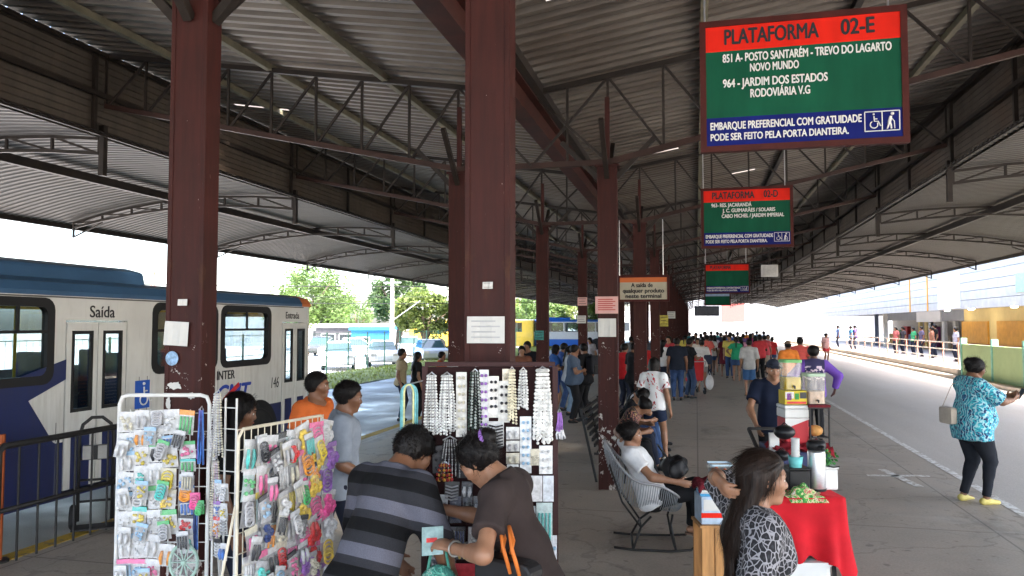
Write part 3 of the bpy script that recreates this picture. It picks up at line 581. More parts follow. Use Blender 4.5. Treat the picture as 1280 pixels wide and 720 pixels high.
# ---------------------------------------------------------------- right: shops, raised walk, wall
sh = thing('shop_building', 'long low shop building with white plank fascia, yellow wall and orange shutters', 'building', (2.0, 0, 0))
YEL = mat('yellow_wall', (.70, .53, .22), .8, .08, 1.2); ORG = mat('orange_shutter', (.66, .32, .04), .6, .12, 3); SOF = mat('soffit_grey', (.5, .5, .5), .8, .05); WFA = mat('fascia_white', (.50, .49, .46), .7, .12, 1.5)
tag(MB().box((10.3, 34.6, -.2), (22.5, 96, .35)).build('raised_walk', mat('walk_concrete', (.52, .47, .42), .85, .1, 1)), kind='structure'); tag(MB().box((10.75, 16, -.2), (22.5, 34.6, .35)).build('raised_walk', mat('walk_concrete', (.4, .4, .4))), kind='structure')
tag(MB().box((9.9, 16, -.2), (10.28, 96, .12)).build('kerb', mat('pink_kerb', (.60, .50, .43), .85, .15, 2)), kind='structure')
MB().box((14.2, 16, .36), (14.4, 53, 3.1)).build('yellow_wall', YEL, sh); MB().box((19.0, 53.05, .36), (19.2, 92, 3.1)).build('rear_wall', mat('shop_back', (.40, .36, .33), .8), sh)
MB().box((14.45, 52.9, .36), (19, 53.04, 3.1)).build('partition', CREAM, sh)
MB().box((12.3, 16, 3.1), (20, 94, 3.2)).build('soffit', SOF, sh)
b = MB()
for i in range(5): z = 3.0+.47*i; b.box((12.0, 16, z), (12.12, 94, z+.445))
b.build('fascia', WFA, sh)
b = MB(); b.box((12.16, 16, 3.21), (20, 94, 5.2)); b.build('parapet', mat('parapet_grey', (.30, .28, .25), .8), sh)
for px in (1138, 1160): y = GX(px, 14.0); MB().box((11.95, y-.09, 2.98), (11.99, y+.09, 5.3)).build('fascia_post', ORG, sh)
y0, y1 = GX(1201, 14), GX(1174, 14); MB().box((11.93, y0, 3.05), (11.985, y1, 5.0)).build('blank_panel', WW, sh)
y0 = GX(1272, 14); MB().box((11.95, y0-4, 3.6), (11.99, y0, 4.4)).build('pale_green_panel', mat('pale_green', (.35, .6, .42), .7), sh)
for a, c in ((1203, 1236), (1247, 1300)):
    y0, y1 = GX(c, 16.2), GX(a, 16.2); f = MB(); f.box((14.12, y0, 1.05), (14.196, y1, 2.35)); fo = f.build('shutter', ORG, sh); b = MB()
    for i in range(9): b.box((14.105, y0+.05, 1.1+.135*i), (14.119, y1-.05, 1.1+.135*i+.11))
    b.build('shutter_slats', ORG, fo); MB().box((14.0, y0-.1, .93), (14.19, y1+.1, 1.04)).build('shutter_sill', mat('brick_red', (.33, .10, .06), .8), fo)
for px, m, w in ((1096, mat('blue_grey_post', (.10, .12, .16), .6), .35), (1107, CREAM, .4)): y = GX(px, 15.2); MB().box((13.0, y-w/2, .35), (13.3, y+w/2, 3.1)).build('post', m, sh)
y0, y1 = GX(1176, 16.2), GX(1146, 16.2); MB().box((14.15, y0, 2.35), (14.35, y1, 3.1)).build('lintel_panel', WW, sh); MB().box((14.22, y1+.05, 2.5), (14.4, 74, 3.09)).build('lintel', GW, sh); MB().box((14.22, 53.1, 2.4), (14.4, y0-.05, 3.09)).build('lintel', GW, sh)
for px, m in ((1150, YEL), (1158, YEL), (1163, DG), (1180, WW), (1194, CREAM)): y = GX(px, 17); MB().box((14.9, y-.28, .36), (15.1, y+.28, 3.09)).build('shop_pillar', m, sh)
for i, (px, c) in enumerate(((1116, (.5, .3, .05)), (1124, (.1, .3, .12)), (1133, (.5, .05, .05)), (1141, (.1, .2, .45)), (1154, (.55, .12, .05)), (1169, (.4, .1, .3)), (1186, (.6, .5, .4)))):
    y = GX(px, 19); MB().box((16.8, y-.9, .36), (17.1, y+.9, 1.3+.35*(i % 3))).build('display_shelf', mat(f'shelf_{i}', c, .7, .5, 3), sh)
lm = bpy.data.materials.new('lamp_glow'); lm.use_nodes = True; lm.node_tree.nodes['Principled BSDF'].inputs['Emission Color'].default_value = (1, .95, .85, 1); lm.node_tree.nodes['Principled BSDF'].inputs['Emission Strength'].default_value = 4
for px in (1184, 1214, 1268): y = GX(px, 15); MB().lathe([(.12, 2.98), (.16, 3.03), (.16, 3.09)], 14, 0, (13, y, 0)).build('ceiling_lamp', lm, sh)
gw = thing('green_wall', 'low pale green wall with posts in front of the yellow shop', 'wall', (10.5, 0, 0)); PG = mat('wall_pale_green', (.42, .52, .27), .8, .1, 1)
MB().box((-.08, 18, 0), (.08, 34.5, 1.38)).build('panel', PG, gw)
for y in (34.5, 31.2, 28.4, 25.6, 22.8): MB().box((-.11, y-.07, 0), (.11, y+.07, 1.62)).build('post', mat('post_teal', (.25, .52, .42), .7), gw)
rl = thing('hand_railing', 'pink and white pipe railing along the raised shop walk', 'railing', (10.45, 0, .35)); PK = mat('railing_pink', (.60, .33, .26), .5); 
for k in range(13):
    if k == 0: q = MB(); q.tube([(0, 0, 0), (0, 0, 1.05)], .03, 8); q0 = q.build('post', PK, rl); q0.location = (0, 35, 0)
    else: copy_tree(q0, rl).location = (0, 35+2.0*k, 0)
b = MB()
for z in (.4, .75, 1.05): b.tube([(0, 35, z), (0, 59, z)], .025, 6)
b.build('rail', mat('railing_white', (.68, .62, .58), .5), rl)
# far end
FARW = mat('far_white_wall', (.36, .36, .36), .9, .06, .3)
p = gp(985, 150); fb = building('terminal_block', 'white hazy end building with a pink red panel closing the road', (p[0], p[1]), R(-10), 44, 10, 8.6, FARW, FARW, [(-9, 1.6, 2.4, 1.4, mat('pale_glass', (.45, .5, .55), .2)), (-2.5, 3.2, 4.2, 2.6, mat('pale_blue_grey', (.22, .27, .31), .5)), (7, 2.8, 3, 1.4, mat('pale_glass', (.4, .5, .6)))], z0=-.2)
MB().box((-12.6, -.12, 2.9), (-8.2, -.02, 7.4)).build('red_panel', mat('pink_red_panel', (.34, .10, .085), .7, .08), fb); MB().box((-8.0, -.12, 1.2), (-6.9, -.02, 8.4)).build('pilaster', CREAM, fb)
p = gp(800, 140); building('terminal_annex', 'cream building seen between the far columns', (p[0], p[1]), R(5), 24, 8, 4.6, FARW, FARW, [(i*3.2-9, 1.2, 1.4, 1.6, DG) for i in range(6)], z0=-.2)
# ---------------------------------------------------------------- people: one blended surface per body, clothes and hair as children
def V(*a): return np.array(a, float)
def rotm(ax, a):
    c, s_ = math.cos(a), math.sin(a)
    return np.array({'x': ((1,0,0),(0,c,-s_),(0,s_,c)), 'y': ((c,0,s_),(0,1,0),(-s_,0,c)), 'z': ((c,-s_,0),(s_,c,0),(0,0,1))}[ax], float)
def unit(v): v = np.asarray(v, float); return v/max(1e-9, np.linalg.norm(v))
class Pr:                                            # a rounded cone a->b, flattened to fk along f, optionally cut by planes; or an ellipsoid
    def __init__(s, a, b, ra, rb, f=None, fk=1.0, k=.03, cuts=(), op=1):
        s.a = np.asarray(a, float); s.b = np.asarray(b, float); s.ra = ra; s.rb = rb; s.f = None if f is None else unit(f); s.fk = fk; s.k = k; s.cuts = cuts; s.op = op; s.el = None
        m = max(ra, rb); s.lo = np.minimum(s.a, s.b)-m; s.hi = np.maximum(s.a, s.b)+m
    def grow(s, e, k=None, cuts=None):
        q = Pr(s.a, s.b, s.ra+e, s.rb+e, s.f, s.fk+(1-s.fk)*min(1, e/max(.02, s.ra))*.5, s.k if k is None else k, s.cuts if cuts is None else cuts, s.op); q.el = s.el
        if s.el is not None: q.el = (s.el[0]+e, s.el[1]); q.lo = s.lo-e; q.hi = s.hi+e
        return q
    def d(s, P):
        if s.el is not None:
            r, M = s.el; q = (P-s.a) @ M; k0 = np.sqrt(((q/r)**2).sum(-1)); k1 = np.sqrt(((q/r**2)**2).sum(-1))+1e-9; D = k0*(k0-1)/k1
        else:
            q = P-s.a; ab = s.b-s.a
            if s.f is not None and s.fk < .999:
                g = (1/s.fk-1); q = q+(q @ s.f)[..., None]*g*s.f; ab = ab+ab.dot(s.f)*g*s.f
            L = ab.dot(ab); t = np.clip((q @ ab)/L, 0, 1) if L > 1e-9 else np.zeros(q.shape[:-1])
            D = np.sqrt(((q-t[..., None]*ab)**2).sum(-1))-(s.ra+(s.rb-s.ra)*t)
        for c, n in s.cuts: D = np.maximum(D, (P-c) @ n)
        return D
def ell(c, r, M=None, k=.02, op=1):
    p = Pr(c, c, max(r), max(r), k=k, op=op); p.el = (np.asarray(r, float), np.eye(3) if M is None else M); return p
def surf(name, prims, vox, m, parent, fold=0, cuts=(), seed=0, foldscale=1.0, fdir=(1, 1, .55)):
    lo = np.min([p.lo for p in prims if p.op > 0], 0)-3*vox; hi = np.max([p.hi for p in prims if p.op > 0], 0)+3*vox
    n = np.ceil((hi-lo)/vox).astype(int)+1; D = np.full(n, .25, np.float32)
    ax = [lo[i]+vox*np.arange(n[i]) for i in range(3)]
    for p in prims:
        pad = p.k+2*vox+.01; i0 = np.clip(np.floor((p.lo-pad-lo)/vox).astype(int), 0, n-1); i1 = np.clip(np.ceil((p.hi+pad-lo)/vox).astype(int)+1, 1, n)
        sl = tuple(slice(a, b) for a, b in zip(i0, i1)); P = np.stack(np.meshgrid(*[ax[i][sl[i]] for i in range(3)], indexing='ij'), -1); d = p.d(P); o = D[sl]
        if p.op > 0: h = np.maximum(p.k-np.abs(o-d), 0)/p.k; D[sl] = np.minimum(o, d)-h*h*p.k*.25
        else: h = np.maximum(p.k-np.abs(o+d), 0)/p.k; D[sl] = np.maximum(o, -d)+h*h*p.k*.25
    if fold or cuts:
        P = np.stack(np.meshgrid(*ax, indexing='ij'), -1)
        if fold:
            r = np.random.RandomState(seed)
            for i in range(6):
                w = r.normal(size=3)*V(*fdir)*(13+8*i)*foldscale; D += (fold/(1+.45*i)*np.sin(P @ w+r.uniform(0, 6)+1.2*np.sin(P @ w[[2, 0, 1]]*.4))).astype(np.float32)
        for c, nn in cuts: D = np.maximum(D, ((P-c) @ nn).astype(np.float32))
    D[0] = D[-1] = .1; D[:, 0] = D[:, -1] = .1; D[:, :, 0] = D[:, :, -1] = .1
    S_ = D < 0; c = [S_[i:n[0]-1+i, j:n[1]-1+j, k:n[2]-1+k] for i in (0, 1) for j in (0, 1) for k in (0, 1)]
    cnt = sum(x.astype(np.int8) for x in c); act = np.argwhere((cnt > 0) & (cnt < 8))
    if len(act) == 0: return None
    idx = np.full(n-1, -1, np.int32); idx[tuple(act.T)] = np.arange(len(act)); off = np.array([(i, j, k) for i in (0, 1) for j in (0, 1) for k in (0, 1)])
    val = np.stack([D[tuple((act+o).T)] for o in off], 1); acc = np.zeros((len(act), 3)); w = np.zeros(len(act))
    for a, b in ((0,1),(2,3),(4,5),(6,7),(0,2),(1,3),(4,6),(5,7),(0,4),(1,5),(2,6),(3,7)):
        x = (val[:, a] < 0) != (val[:, b] < 0); t = np.where(x, val[:, a]/np.where(x, val[:, a]-val[:, b], 1), 0); acc += x[:, None]*(off[a]+t[:, None]*(off[b]-off[a])); w += x
    verts = lo+vox*(act+acc/w[:, None]); faces = []
    for a in range(3):
        u, v = (a+1) % 3, (a+2) % 3; s0 = [slice(None)]*3; s1 = [slice(None)]*3; s0[a] = slice(0, -1); s1[a] = slice(1, None)
        A = S_[tuple(s0)]; B = S_[tuple(s1)]; e = np.argwhere(A != B); e = e[(e[:, u] > 0) & (e[:, v] > 0) & (e[:, u] < n[u]-1) & (e[:, v] < n[v]-1)]
        eu = np.eye(3, dtype=int)[u]; ev = np.eye(3, dtype=int)[v]; q = np.stack([idx[tuple((e-eu-ev).T)], idx[tuple((e-ev).T)], idx[tuple(e.T)], idx[tuple((e-eu).T)]], 1)
        fl = ~A[tuple(e.T)]; q[fl] = q[fl][:, ::-1]; faces.append(q)
    F = np.concatenate(faces); F = F[(F >= 0).all(1)]
    me = bpy.data.meshes.new(name); me.vertices.add(len(verts)); me.vertices.foreach_set('co', verts.astype(np.float32).ravel()); me.loops.add(F.size); me.loops.foreach_set('vertex_index', F.astype(np.int32).ravel())
    me.polygons.add(len(F)); me.polygons.foreach_set('loop_start', np.arange(0, F.size, 4, dtype=np.int32)); me.polygons.foreach_set('use_smooth', np.ones(len(F), bool)); me.update(calc_edges=True); me.validate()
    me.materials.append(m); return link(bpy.data.objects.new(name, me), parent)
def ik(a, b, l1, l2, pole):
    d = b-a; L = np.linalg.norm(d); L2 = min(L, (l1+l2)*.999); u = d/L; b = a+u*L2; x = (l1*l1-l2*l2+L2*L2)/(2*L2); h = math.sqrt(max(0, l1*l1-x*x)); p = np.asarray(pole, float); p = p-p.dot(u)*u; return a+u*x+unit(p)*h, b
SK = {'light': (.42, .24, .16), 'tan': (.30, .155, .09), 'brown': (.20, .095, .052), 'dark': (.10, .046, .027)}
HAIRM = mat_hair(); EYEW = mat('eye_white', (.7, .68, .65), .25, 0); EYED = mat('eye_dark', (.012, .008, .006), .15, 0)

def strands_on(ho, hm, style, seed, hp, s, Rh, cap):          # loose hairs combed over the hair so that it does not read as a cap
    me = ho.data; rr = np.random.RandomState(seed+50); n = len(me.vertices); co = np.empty(n*3, np.float32); me.vertices.foreach_get('co', co); co = co.reshape(-1, 3).astype(float); no = np.empty(n*3, np.float32); me.vertices.foreach_get('normal', no); no = no.reshape(-1, 3).astype(float)
    N = {'long': 2600, 'short': 2600}.get(style, 2200); ids = rr.randint(0, n, N); c0 = hp(0, -.012, .03); bun = hp(0, -.12, .05); vs = []; fs = []; up = Rh @ V(0, 0, 1); bk = Rh @ V(0, -1, 0)
    for k, i in enumerate(ids):
        p = co[i]; nn = no[i]
        if style in ('bun', 'pony'): d = bun-p; L = min(rr.uniform(.03, .06)*s, np.linalg.norm(d)*.45)
        elif style == 'long': d = V(0, -.10, -1)+(bk*.9+up*.35 if p[2] > c0[2]+.03*s else 0); L = rr.uniform(.05, .13)*s
        elif style == 'bob': d = V(0, -.1, -1)+(bk*.8 if p[2] > c0[2]+.05*s else 0); L = rr.uniform(.04, .07)*s
        else: d = bk*.5-up*.5+rr.normal(size=3)*.55; L = rr.uniform(.010, .022)*s
        d = unit(d-nn*d.dot(nn)+rr.normal(size=3)*.10); sd = np.cross(d, nn)*rr.uniform(.0008, .0018)*s; lift = rr.uniform(.0, .006 if style != 'short' else .010)*s*(2.2 if rr.rand() < .06 else 1)
        a = p-nn*.001; m = p+d*L*.5+nn*(.0015*s+lift*.5); e = p+d*L+nn*lift*.9-(nn*.004*s if L > .04 else 0); b0 = len(vs); vs += [a-sd, a+sd, m+sd*.8, m-sd*.8, e]; fs += [(b0, b0+1, b0+2, b0+3), (b0+3, b0+2, b0+4)]
    MB().add(vs, fs).build('loose_hair', hm, ho)
def person(label, loc, rz=0, H=1.68, sex='m', fat=1.0, skin='tan', top=None, bottom=None, shoes=None, hair='short', lean=0, lean2=0, side=0, twist=0, nod=0, turn=0, tilt=0,
           pelvis=None, L=None, Rr=None, legL=None, legR=None, handL=None, handR=None, vox=.021, group=None, cap=None, extra=None, hairm=None, skirt=None, curl=.35, seed=0):
    s = H/1.70; root = thing('person', label, 'person', loc, rz, group); f_ = sex == 'f'; P0 = V(*(pelvis or (0, 0, .95*s))); fine = vox <= .0125
    Rl = rotm('y', R(side)) @ rotm('x', -R(lean)); Ru = Rl @ rotm('x', -R(lean2))
    def tp(x, y, h):
        tw = rotm('z', R(twist)*min(1, max(0, h/.35))); q = V(x, y, 0) @ tw.T
        return P0+Rl @ (V(q[0], q[1], h)*s) if h <= .16 else P0+Rl @ V(0, 0, .16*s)+Ru @ (V(q[0], q[1], h-.16)*s)
    fw = Ru @ rotm('z', R(twist)) @ V(0, 1, 0); fl = Rl @ V(0, 1, 0); up = Ru @ V(0, 0, 1); upl = Rl @ V(0, 0, 1); w = s*fat
    hipw, wai, che, shw = (.158, .122, .132, .135) if f_ else (.145, .136, .150, .158)
    tor = [Pr(tp(0, -.005, -.02), tp(0, 0, .06), hipw*w, (hipw-.008)*w, fl, .70), Pr(tp(0, 0, .06), tp(0, .005, .18), (hipw-.01)*w, wai*w, fl, .70), Pr(tp(0, .005, .18), tp(0, .012, .37), wai*w, che*w, fw, .70),
           Pr(tp(-shw*.92, -.012, .445), tp(shw*.92, -.012, .445), .062*s, .062*s, k=.05), Pr(tp(0, -.02, .40), tp(0, -.012, .50), .10*s, .062*s, fw, .75, k=.05)]
    for q in (-1, 1):
        tor.append(Pr(tp(q*.07, -.065, -.065), tp(q*.07, -.06, -.03), .082*w, .08*w))
        tor.append(Pr(tp(q*.07, .075, .30), tp(q*.07, .07, .36), (.060 if f_ else .045)*w, .05*w, k=.05))
    if fat > 1.1: tor.append(Pr(tp(0, .07, .04), tp(0, .06, .16), .13*w, .12*w, k=.06))
    HT = tp(0, .005, .495); Rh = Ru @ rotm('z', R(twist)*.7) @ rotm('z', R(turn)) @ rotm('y', R(tilt)) @ rotm('x', -R(nod)); HC = HT+up*.035*s+Rh @ (V(0, .028, .105)*s); hp = lambda x, y, z: HC+Rh @ (V(x, y, z)*s)
    head = [Pr(tp(0, -.012, .46), hp(0, -.022, -.06), .056*s if f_ else .062*s, .052*s if f_ else .060*s, k=.03), ell(hp(0, -.012, .030), V(.074, .094, .088)*s, Rh, .02), Pr(hp(0, .032, .0), hp(0, .050, -.078), .060*s, .033*s, Rh @ V(0, 1, 0), .95, k=.035)]
    if vox < .018: head += [Pr(hp(0, .086, .012), hp(0, .101, -.024), .0085*s, .0125*s, k=.012), Pr(hp(-.075, -.004, .012), hp(-.074, -.002, -.022), .013*s, .009*s, k=.008), Pr(hp(.075, -.004, .012), hp(.074, -.002, -.022), .013*s, .009*s, k=.008)]
    if fine:
        for q in (-1, 1):
            head += [Pr(hp(q*.052, .052, -.012), hp(q*.040, .062, -.03), .026*s, .022*s, k=.03), ell(hp(q*.032, .098, .006), V(.018, .018, .011)*s, Rh, .02, -1), Pr(hp(q*.014, .082, .026), hp(q*.048, .070, .028), .012*s, .009*s, k=.018), Pr(hp(q*.010, .092, -.028), hp(q*.014, .090, -.028), .009*s, .009*s, k=.008)]
        head += [Pr(hp(-.018, .084, -.049), hp(.018, .084, -.049), .0085*s, .0085*s, k=.01), Pr(hp(-.014, .083, -.062), hp(.014, .083, -.062), .0095*s, .0095*s, k=.01), Pr(hp(0, .072, -.092), hp(0, .074, -.086), .018*s, .016*s, k=.02)]
    body = tor+head; armp = {}; legp = {}
    for q, nm, tgt, hd in ((-1, 'L', L, handL), (1, 'R', Rr, handR)):
        sh = tp(q*(shw+.028), -.012, .435); l1, l2 = .292*s, .255*s
        if tgt is None: tgt = ((q*(.25+.08*(fat-1)), .03, P0[2]-.09*s), (q*.3, -1, 0))
        el, wr = (V(*tgt[1]), V(*tgt[0])) if len(tgt) > 2 else ik(sh, V(*tgt[0]), l1, l2, tgt[1]); ra = (.048 if f_ else .052)*s*(1+.9*(fat-1)); ua = Pr(sh, el, ra, .039*s*(1+.5*(fat-1)), k=.04); fa = Pr(el, wr, .040*s*(1+.4*(fat-1)), .026*s, k=.025)
        body += [ua, fa, Pr(el+(wr-el)*.1, el+(wr-el)*.35, .040*s, .040*s, k=.02)]; armp[nm] = (ua, fa, sh, el, wr)
        d = unit(wr-el) if hd is None else unit(hd[0]); nrm = V(-q, 0, 0) if hd is None else V(*hd[1]); nrm = unit(nrm-nrm.dot(d)*d); sd = np.cross(d, nrm)*q; cu = curl if hd is None or len(hd) < 3 else hd[2]
        if fine or vox <= .0125:
            body.append(Pr(wr, wr+d*.078*s, .029*s, .040*s, nrm, .42, k=.02))
            for j, (o, l) in enumerate(((.030, .070), (.011, .079), (-.009, .074), (-.028, .058))):
                b0 = wr+d*.080*s+sd*o*s; l *= s; a0 = cu*.6; p1 = b0+(d*math.cos(a0)+nrm*math.sin(a0))*l*.5; a1 = cu*1.6; p2 = p1+(d*math.cos(a1)+nrm*math.sin(a1))*l*.3; a2 = cu*2.4; p3 = p2+(d*math.cos(a2)+nrm*math.sin(a2))*l*.25
                body += [Pr(b0-d*.02*s, p1, .0098*s, .0088*s, k=.006), Pr(p1, p2, .0088*s, .0082*s, k=.004), Pr(p2, p3, .0082*s, .0072*s, k=.004)]
            t0 = wr+d*.022*s+sd*.022*s; t1 = t0+unit(sd*.75+d*.7+nrm*.2)*.044*s; t2 = t1+unit(sd*.25+d*.9+nrm*.45*(.5+cu))*.034*s; body += [Pr(t0, t1, .0135*s, .0105*s, k=.012), Pr(t1, t2, .0105*s, .0085*s, k=.005)]
        else: body += [Pr(wr, wr+d*.085*s, .030*s, .036*s, nrm, .55, k=.02), Pr(wr+d*.08*s, wr+d*.145*s+nrm*.03*s, .032*s, .022*s, nrm, .55, k=.015), Pr(wr+d*.03*s+sd*.02*s, wr+d*.075*s+sd*.045*s, .014*s, .012*s, k=.01)]
    for q, nm, tgt in ((-1, 'L', legL), (1, 'R', legR)):
        hp_ = P0+Rl @ (V(q*.088*(1+.5*(fat-1)), 0, -.04)*s)
        if tgt is None: tgt = ((q*.095, -.01, .075*s), (0, 1, 0), 0)
        kn, an = ik(hp_, V(*tgt[0]), .435*s, .425*s, tgt[1]); ffw = rotm('z', R(tgt[2] if len(tgt) > 2 else 0)) @ V(0, 1, 0); pit = tgt[3] if len(tgt) > 3 else 0
        ffw = unit(ffw*math.cos(R(pit))-V(0, 0, 1)*math.sin(R(pit))); th = Pr(hp_, kn, (.088 if f_ else .082)*w, .054*s*(1+.5*(fat-1))); bk = unit(np.cross(unit(an-kn), np.cross(V(*tgt[1]), unit(an-kn)))); sk_ = Pr(kn, an, .051*s, .035*s); ca = Pr(kn+(an-kn)*.18+bk*(-.008)*0-V(*unit(tgt[1]))*.014*s, kn+(an-kn)*.42-V(*unit(tgt[1]))*.012*s, .050*s*(1+.4*(fat-1)), .046*s)
        dn = unit(np.cross(np.cross(ffw, V(0, 0, -1)), ffw)) if abs(ffw[2]) < .95 else unit(an-kn); hl = an+dn*.038*s-ffw*.035*s; to = an+dn*.046*s+ffw*.125*s; ft = [Pr(hl, hl+ffw*.06*s, .033*s, .032*s, k=.02), Pr(hl+ffw*.05*s, to, .034*s, .026*s, dn, .8, k=.02)]
        body += [th, sk_, ca]+ft; legp[nm] = (th, sk_, ca, ft, hp_, kn, an, ffw, dn)
    bo = surf('body', body, vox, mat_skin(skin, SK[skin]), root)
    # clothes
    cv = vox if vox > .012 else vox*1.15; inf = max(.012, vox*.55)
    if top:
        m, slv, hem = top[0], top[1], (top[2] if len(top) > 2 else -.10); lo_ = top[3] if len(top) > 3 else .006; hemc = [(tp(0, 0, hem), -upl)] if hem > -.2 else [(tp(0, 0, hem), -V(0, 0, 1))]
        neck = (tp(0, .0, .505 if slv != 'none' else .49), unit(up+fw*.45)); ps = [p.grow(inf+lo_, k=.05, cuts=hemc+[neck]) for p in tor]
        if hem < -.06: ps.append(Pr(tp(0, .0, .10), tp(0, 0, hem-.02), (hipw-.01)*w+inf+lo_, (hipw+.012)*w+inf+lo_, fl, .74, k=.06, cuts=hemc))
        for nm in 'LR':
            ua, fa, sh, el, wr = armp[nm]
            if slv == 'none': continue
            tt = {'short': .62, 'half': .95, 'long': 2}[slv]
            if tt < 1: e = sh+(el-sh)*tt; ps.append(Pr(sh, e+(el-sh)*.1, ua.ra+inf+lo_, ua.ra*.92+inf+lo_*2, k=.05, cuts=[(e, unit(el-sh))]))
            else: e = el+(wr-el)*.93; ps += [ua.grow(inf+lo_, k=.04), Pr(el, wr, fa.ra+inf+lo_, fa.rb+inf+lo_, k=.03, cuts=[(e, unit(wr-el))])]
        surf('shirt', ps, cv, m, root, fold=.0028, seed=seed+3)
    if bottom:
        m, kind = bottom[0], bottom[1]; wt = .10 if not top or len(top) < 3 and False else min(.10, (top[2] if len(top) > 2 else -.10)+.035); wc = [(tp(0, 0, wt), upl)]; ps = [p.grow(inf*.75, k=.04, cuts=wc) for p in (tor[0], tor[1], tor[5], tor[7])]
        for nm in 'LR':
            th, sk_, ca, ft, hp_, kn, an, ffw, dn = legp[nm]; lo_ = bottom[2] if len(bottom) > 2 else .008
            if kind == 'pants': e = kn+(an-kn)*.97; ps += [th.grow(inf*.8+lo_*.5, k=.03), Pr(kn, an, sk_.ra+inf*.8+lo_, sk_.rb+inf+lo_*1.6, k=.03, cuts=[(e, unit(an-kn))]), ca.grow(inf*.6+lo_, k=.03)]
            else:
                tt = {'shorts': .55, 'long_shorts': 1.0}[kind]; e = hp_+(kn-hp_)*tt; ps.append(Pr(hp_, kn, th.ra+inf*.8+lo_, th.ra*.80+inf+lo_*2, k=.03, cuts=[(e, unit(kn-hp_))]))
        surf('trousers' if kind == 'pants' else 'shorts', ps, cv, m, root, fold=.003, seed=seed+9)
    if skirt:
        m, hem = skirt; surf('skirt', [Pr(tp(0, 0, .08), tp(0, 0, 0), (hipw-.005)*w+inf, hipw*w+inf+.01, fl, .74, k=.05, cuts=[(tp(0, 0, min(.12, (top[2] if top and len(top) > 2 else -.10)+.035) if top else .12), upl)]), Pr(tp(0, 0, 0), tp(0, .01, hem-.1), hipw*w+inf+.012, (hipw+.025)*w+inf, fl, .78, k=.05, cuts=[(tp(0, 0, hem), -upl)])], cv, m, root, fold=.004, seed=seed+5)
    if shoes is not None:
        for nm in 'LR':
            th, sk_, ca, ft, hp_, kn, an, ffw, dn = legp[nm]
            if isinstance(shoes, tuple): b = MB(); o = ft[0].a+dn*.035*s-ffw*.03*s; sdv = np.cross(ffw, dn); b.prism([(x*s, y*s) for x, y in ((0, -.03), (.1, -.036), (.19, -.046), (.235, -.03), (.245, 0), (.235, .03), (.19, .046), (.1, .036), (0, .03))], o, ffw, sdv, dn*.018); b.build('sandal', shoes[0], root)
            else: surf('shoe', [p.grow(.009, cuts=[(an, unit(kn-an))]) for p in ft], max(.011, vox*.8) if vox < .03 else vox*.8, shoes, root)
    # hair
    hm = hairm or HAIRM; hf = Rh @ V(0, 1, 0); hu = Rh @ V(0, 0, 1); hc = (hp(0, .020, 0), unit(hf-hu*.78)); g = .017*s if fine else max(.015, vox*.7)
    if cap: 
        surf('cap', [ell(hp(0, -.008, .042), V(.082, .100, .088)*s, Rh), Pr(hp(-.03, .09, .055), hp(.03, .09, .055), .045*s, .045*s, hu, .18, k=.015), Pr(hp(-.02, .125, .045), hp(.02, .125, .045), .042*s, .042*s, hu, .18, k=.015)], max(vox*.7, .008), cap, root, cuts=[(hp(0, 0, .036), -unit(hu+hf*.1))])
    if hair != 'bald':
        hs = [ell(hp(0, -.016, .032), V(.076, .094, .090)*s+g, Rh, .02)]; hcuts = [hc]
        if hair in ('long', 'pony', 'bun', 'bob'): hc = (hp(0, .034, 0), unit(hf-hu*.62)); hcuts = [hc]
        hs = [ell(hp(0, -.016, .032), V(.076, .094, .090)*s+g, Rh, .02)]; hs[0].cuts = hcuts
        if cap: hs[0].cuts = [(hp(0, -.01, 0), unit(hf-hu*.2)), (hp(0, 0, .05), hu)]
        if hair == 'bun': hs += [Pr(hp(0, -.115, .06), hp(0, -.125, .05), .045*s, .04*s, k=.02)]
        if hair == 'afro': hs = [ell(hp(0, -.02, .045), V(.105, .115, .11)*s, Rh, .02)]; hs[0].cuts = [hc]
        if hair == 'bob': hs += [Pr(hp(q*.06, -.03, .0), hp(q*.065, -.02, -.09), .035*s, .03*s, k=.03) for q in (-1, 1)]+[Pr(hp(0, -.07, .0), hp(0, -.06, -.10), .06*s, .05*s, k=.03)]
        if hair == 'pony': hs += [Pr(hp(0, -.10, .045), hp(0, -.14, .03), .03*s, .034*s, k=.02), Pr(hp(0, -.14, .03), tp(0, -.15, .36), .034*s, .018*s, k=.02)]
        if hair == 'long': hs += [Pr(hp(q*.045, -.045, .01), tp(q*.06, -.09, .40), .040*s, .042*s, fw, .8, k=.04) for q in (-1, 1)]+[Pr(hp(0, -.06, .01), tp(0, -.11, .38), .055*s, .062*s, fw, .7, k=.04), Pr(tp(0, -.11, .38), tp(0, -.12, .20), .068*s, .042*s, fw, .5, k=.04)]
        ho = surf('hair', hs, min(vox, .014) if vox < .03 else vox, hm, root, fold=.0024 if fine else .0016, seed=seed, foldscale=3.4 if fine else 2, fdir=(1, 1, .12) if hair == 'long' else (1, 1, .5))
        if vox < .013 and ho: strands_on(ho, hm, hair, seed, hp, s, Rh, cap)
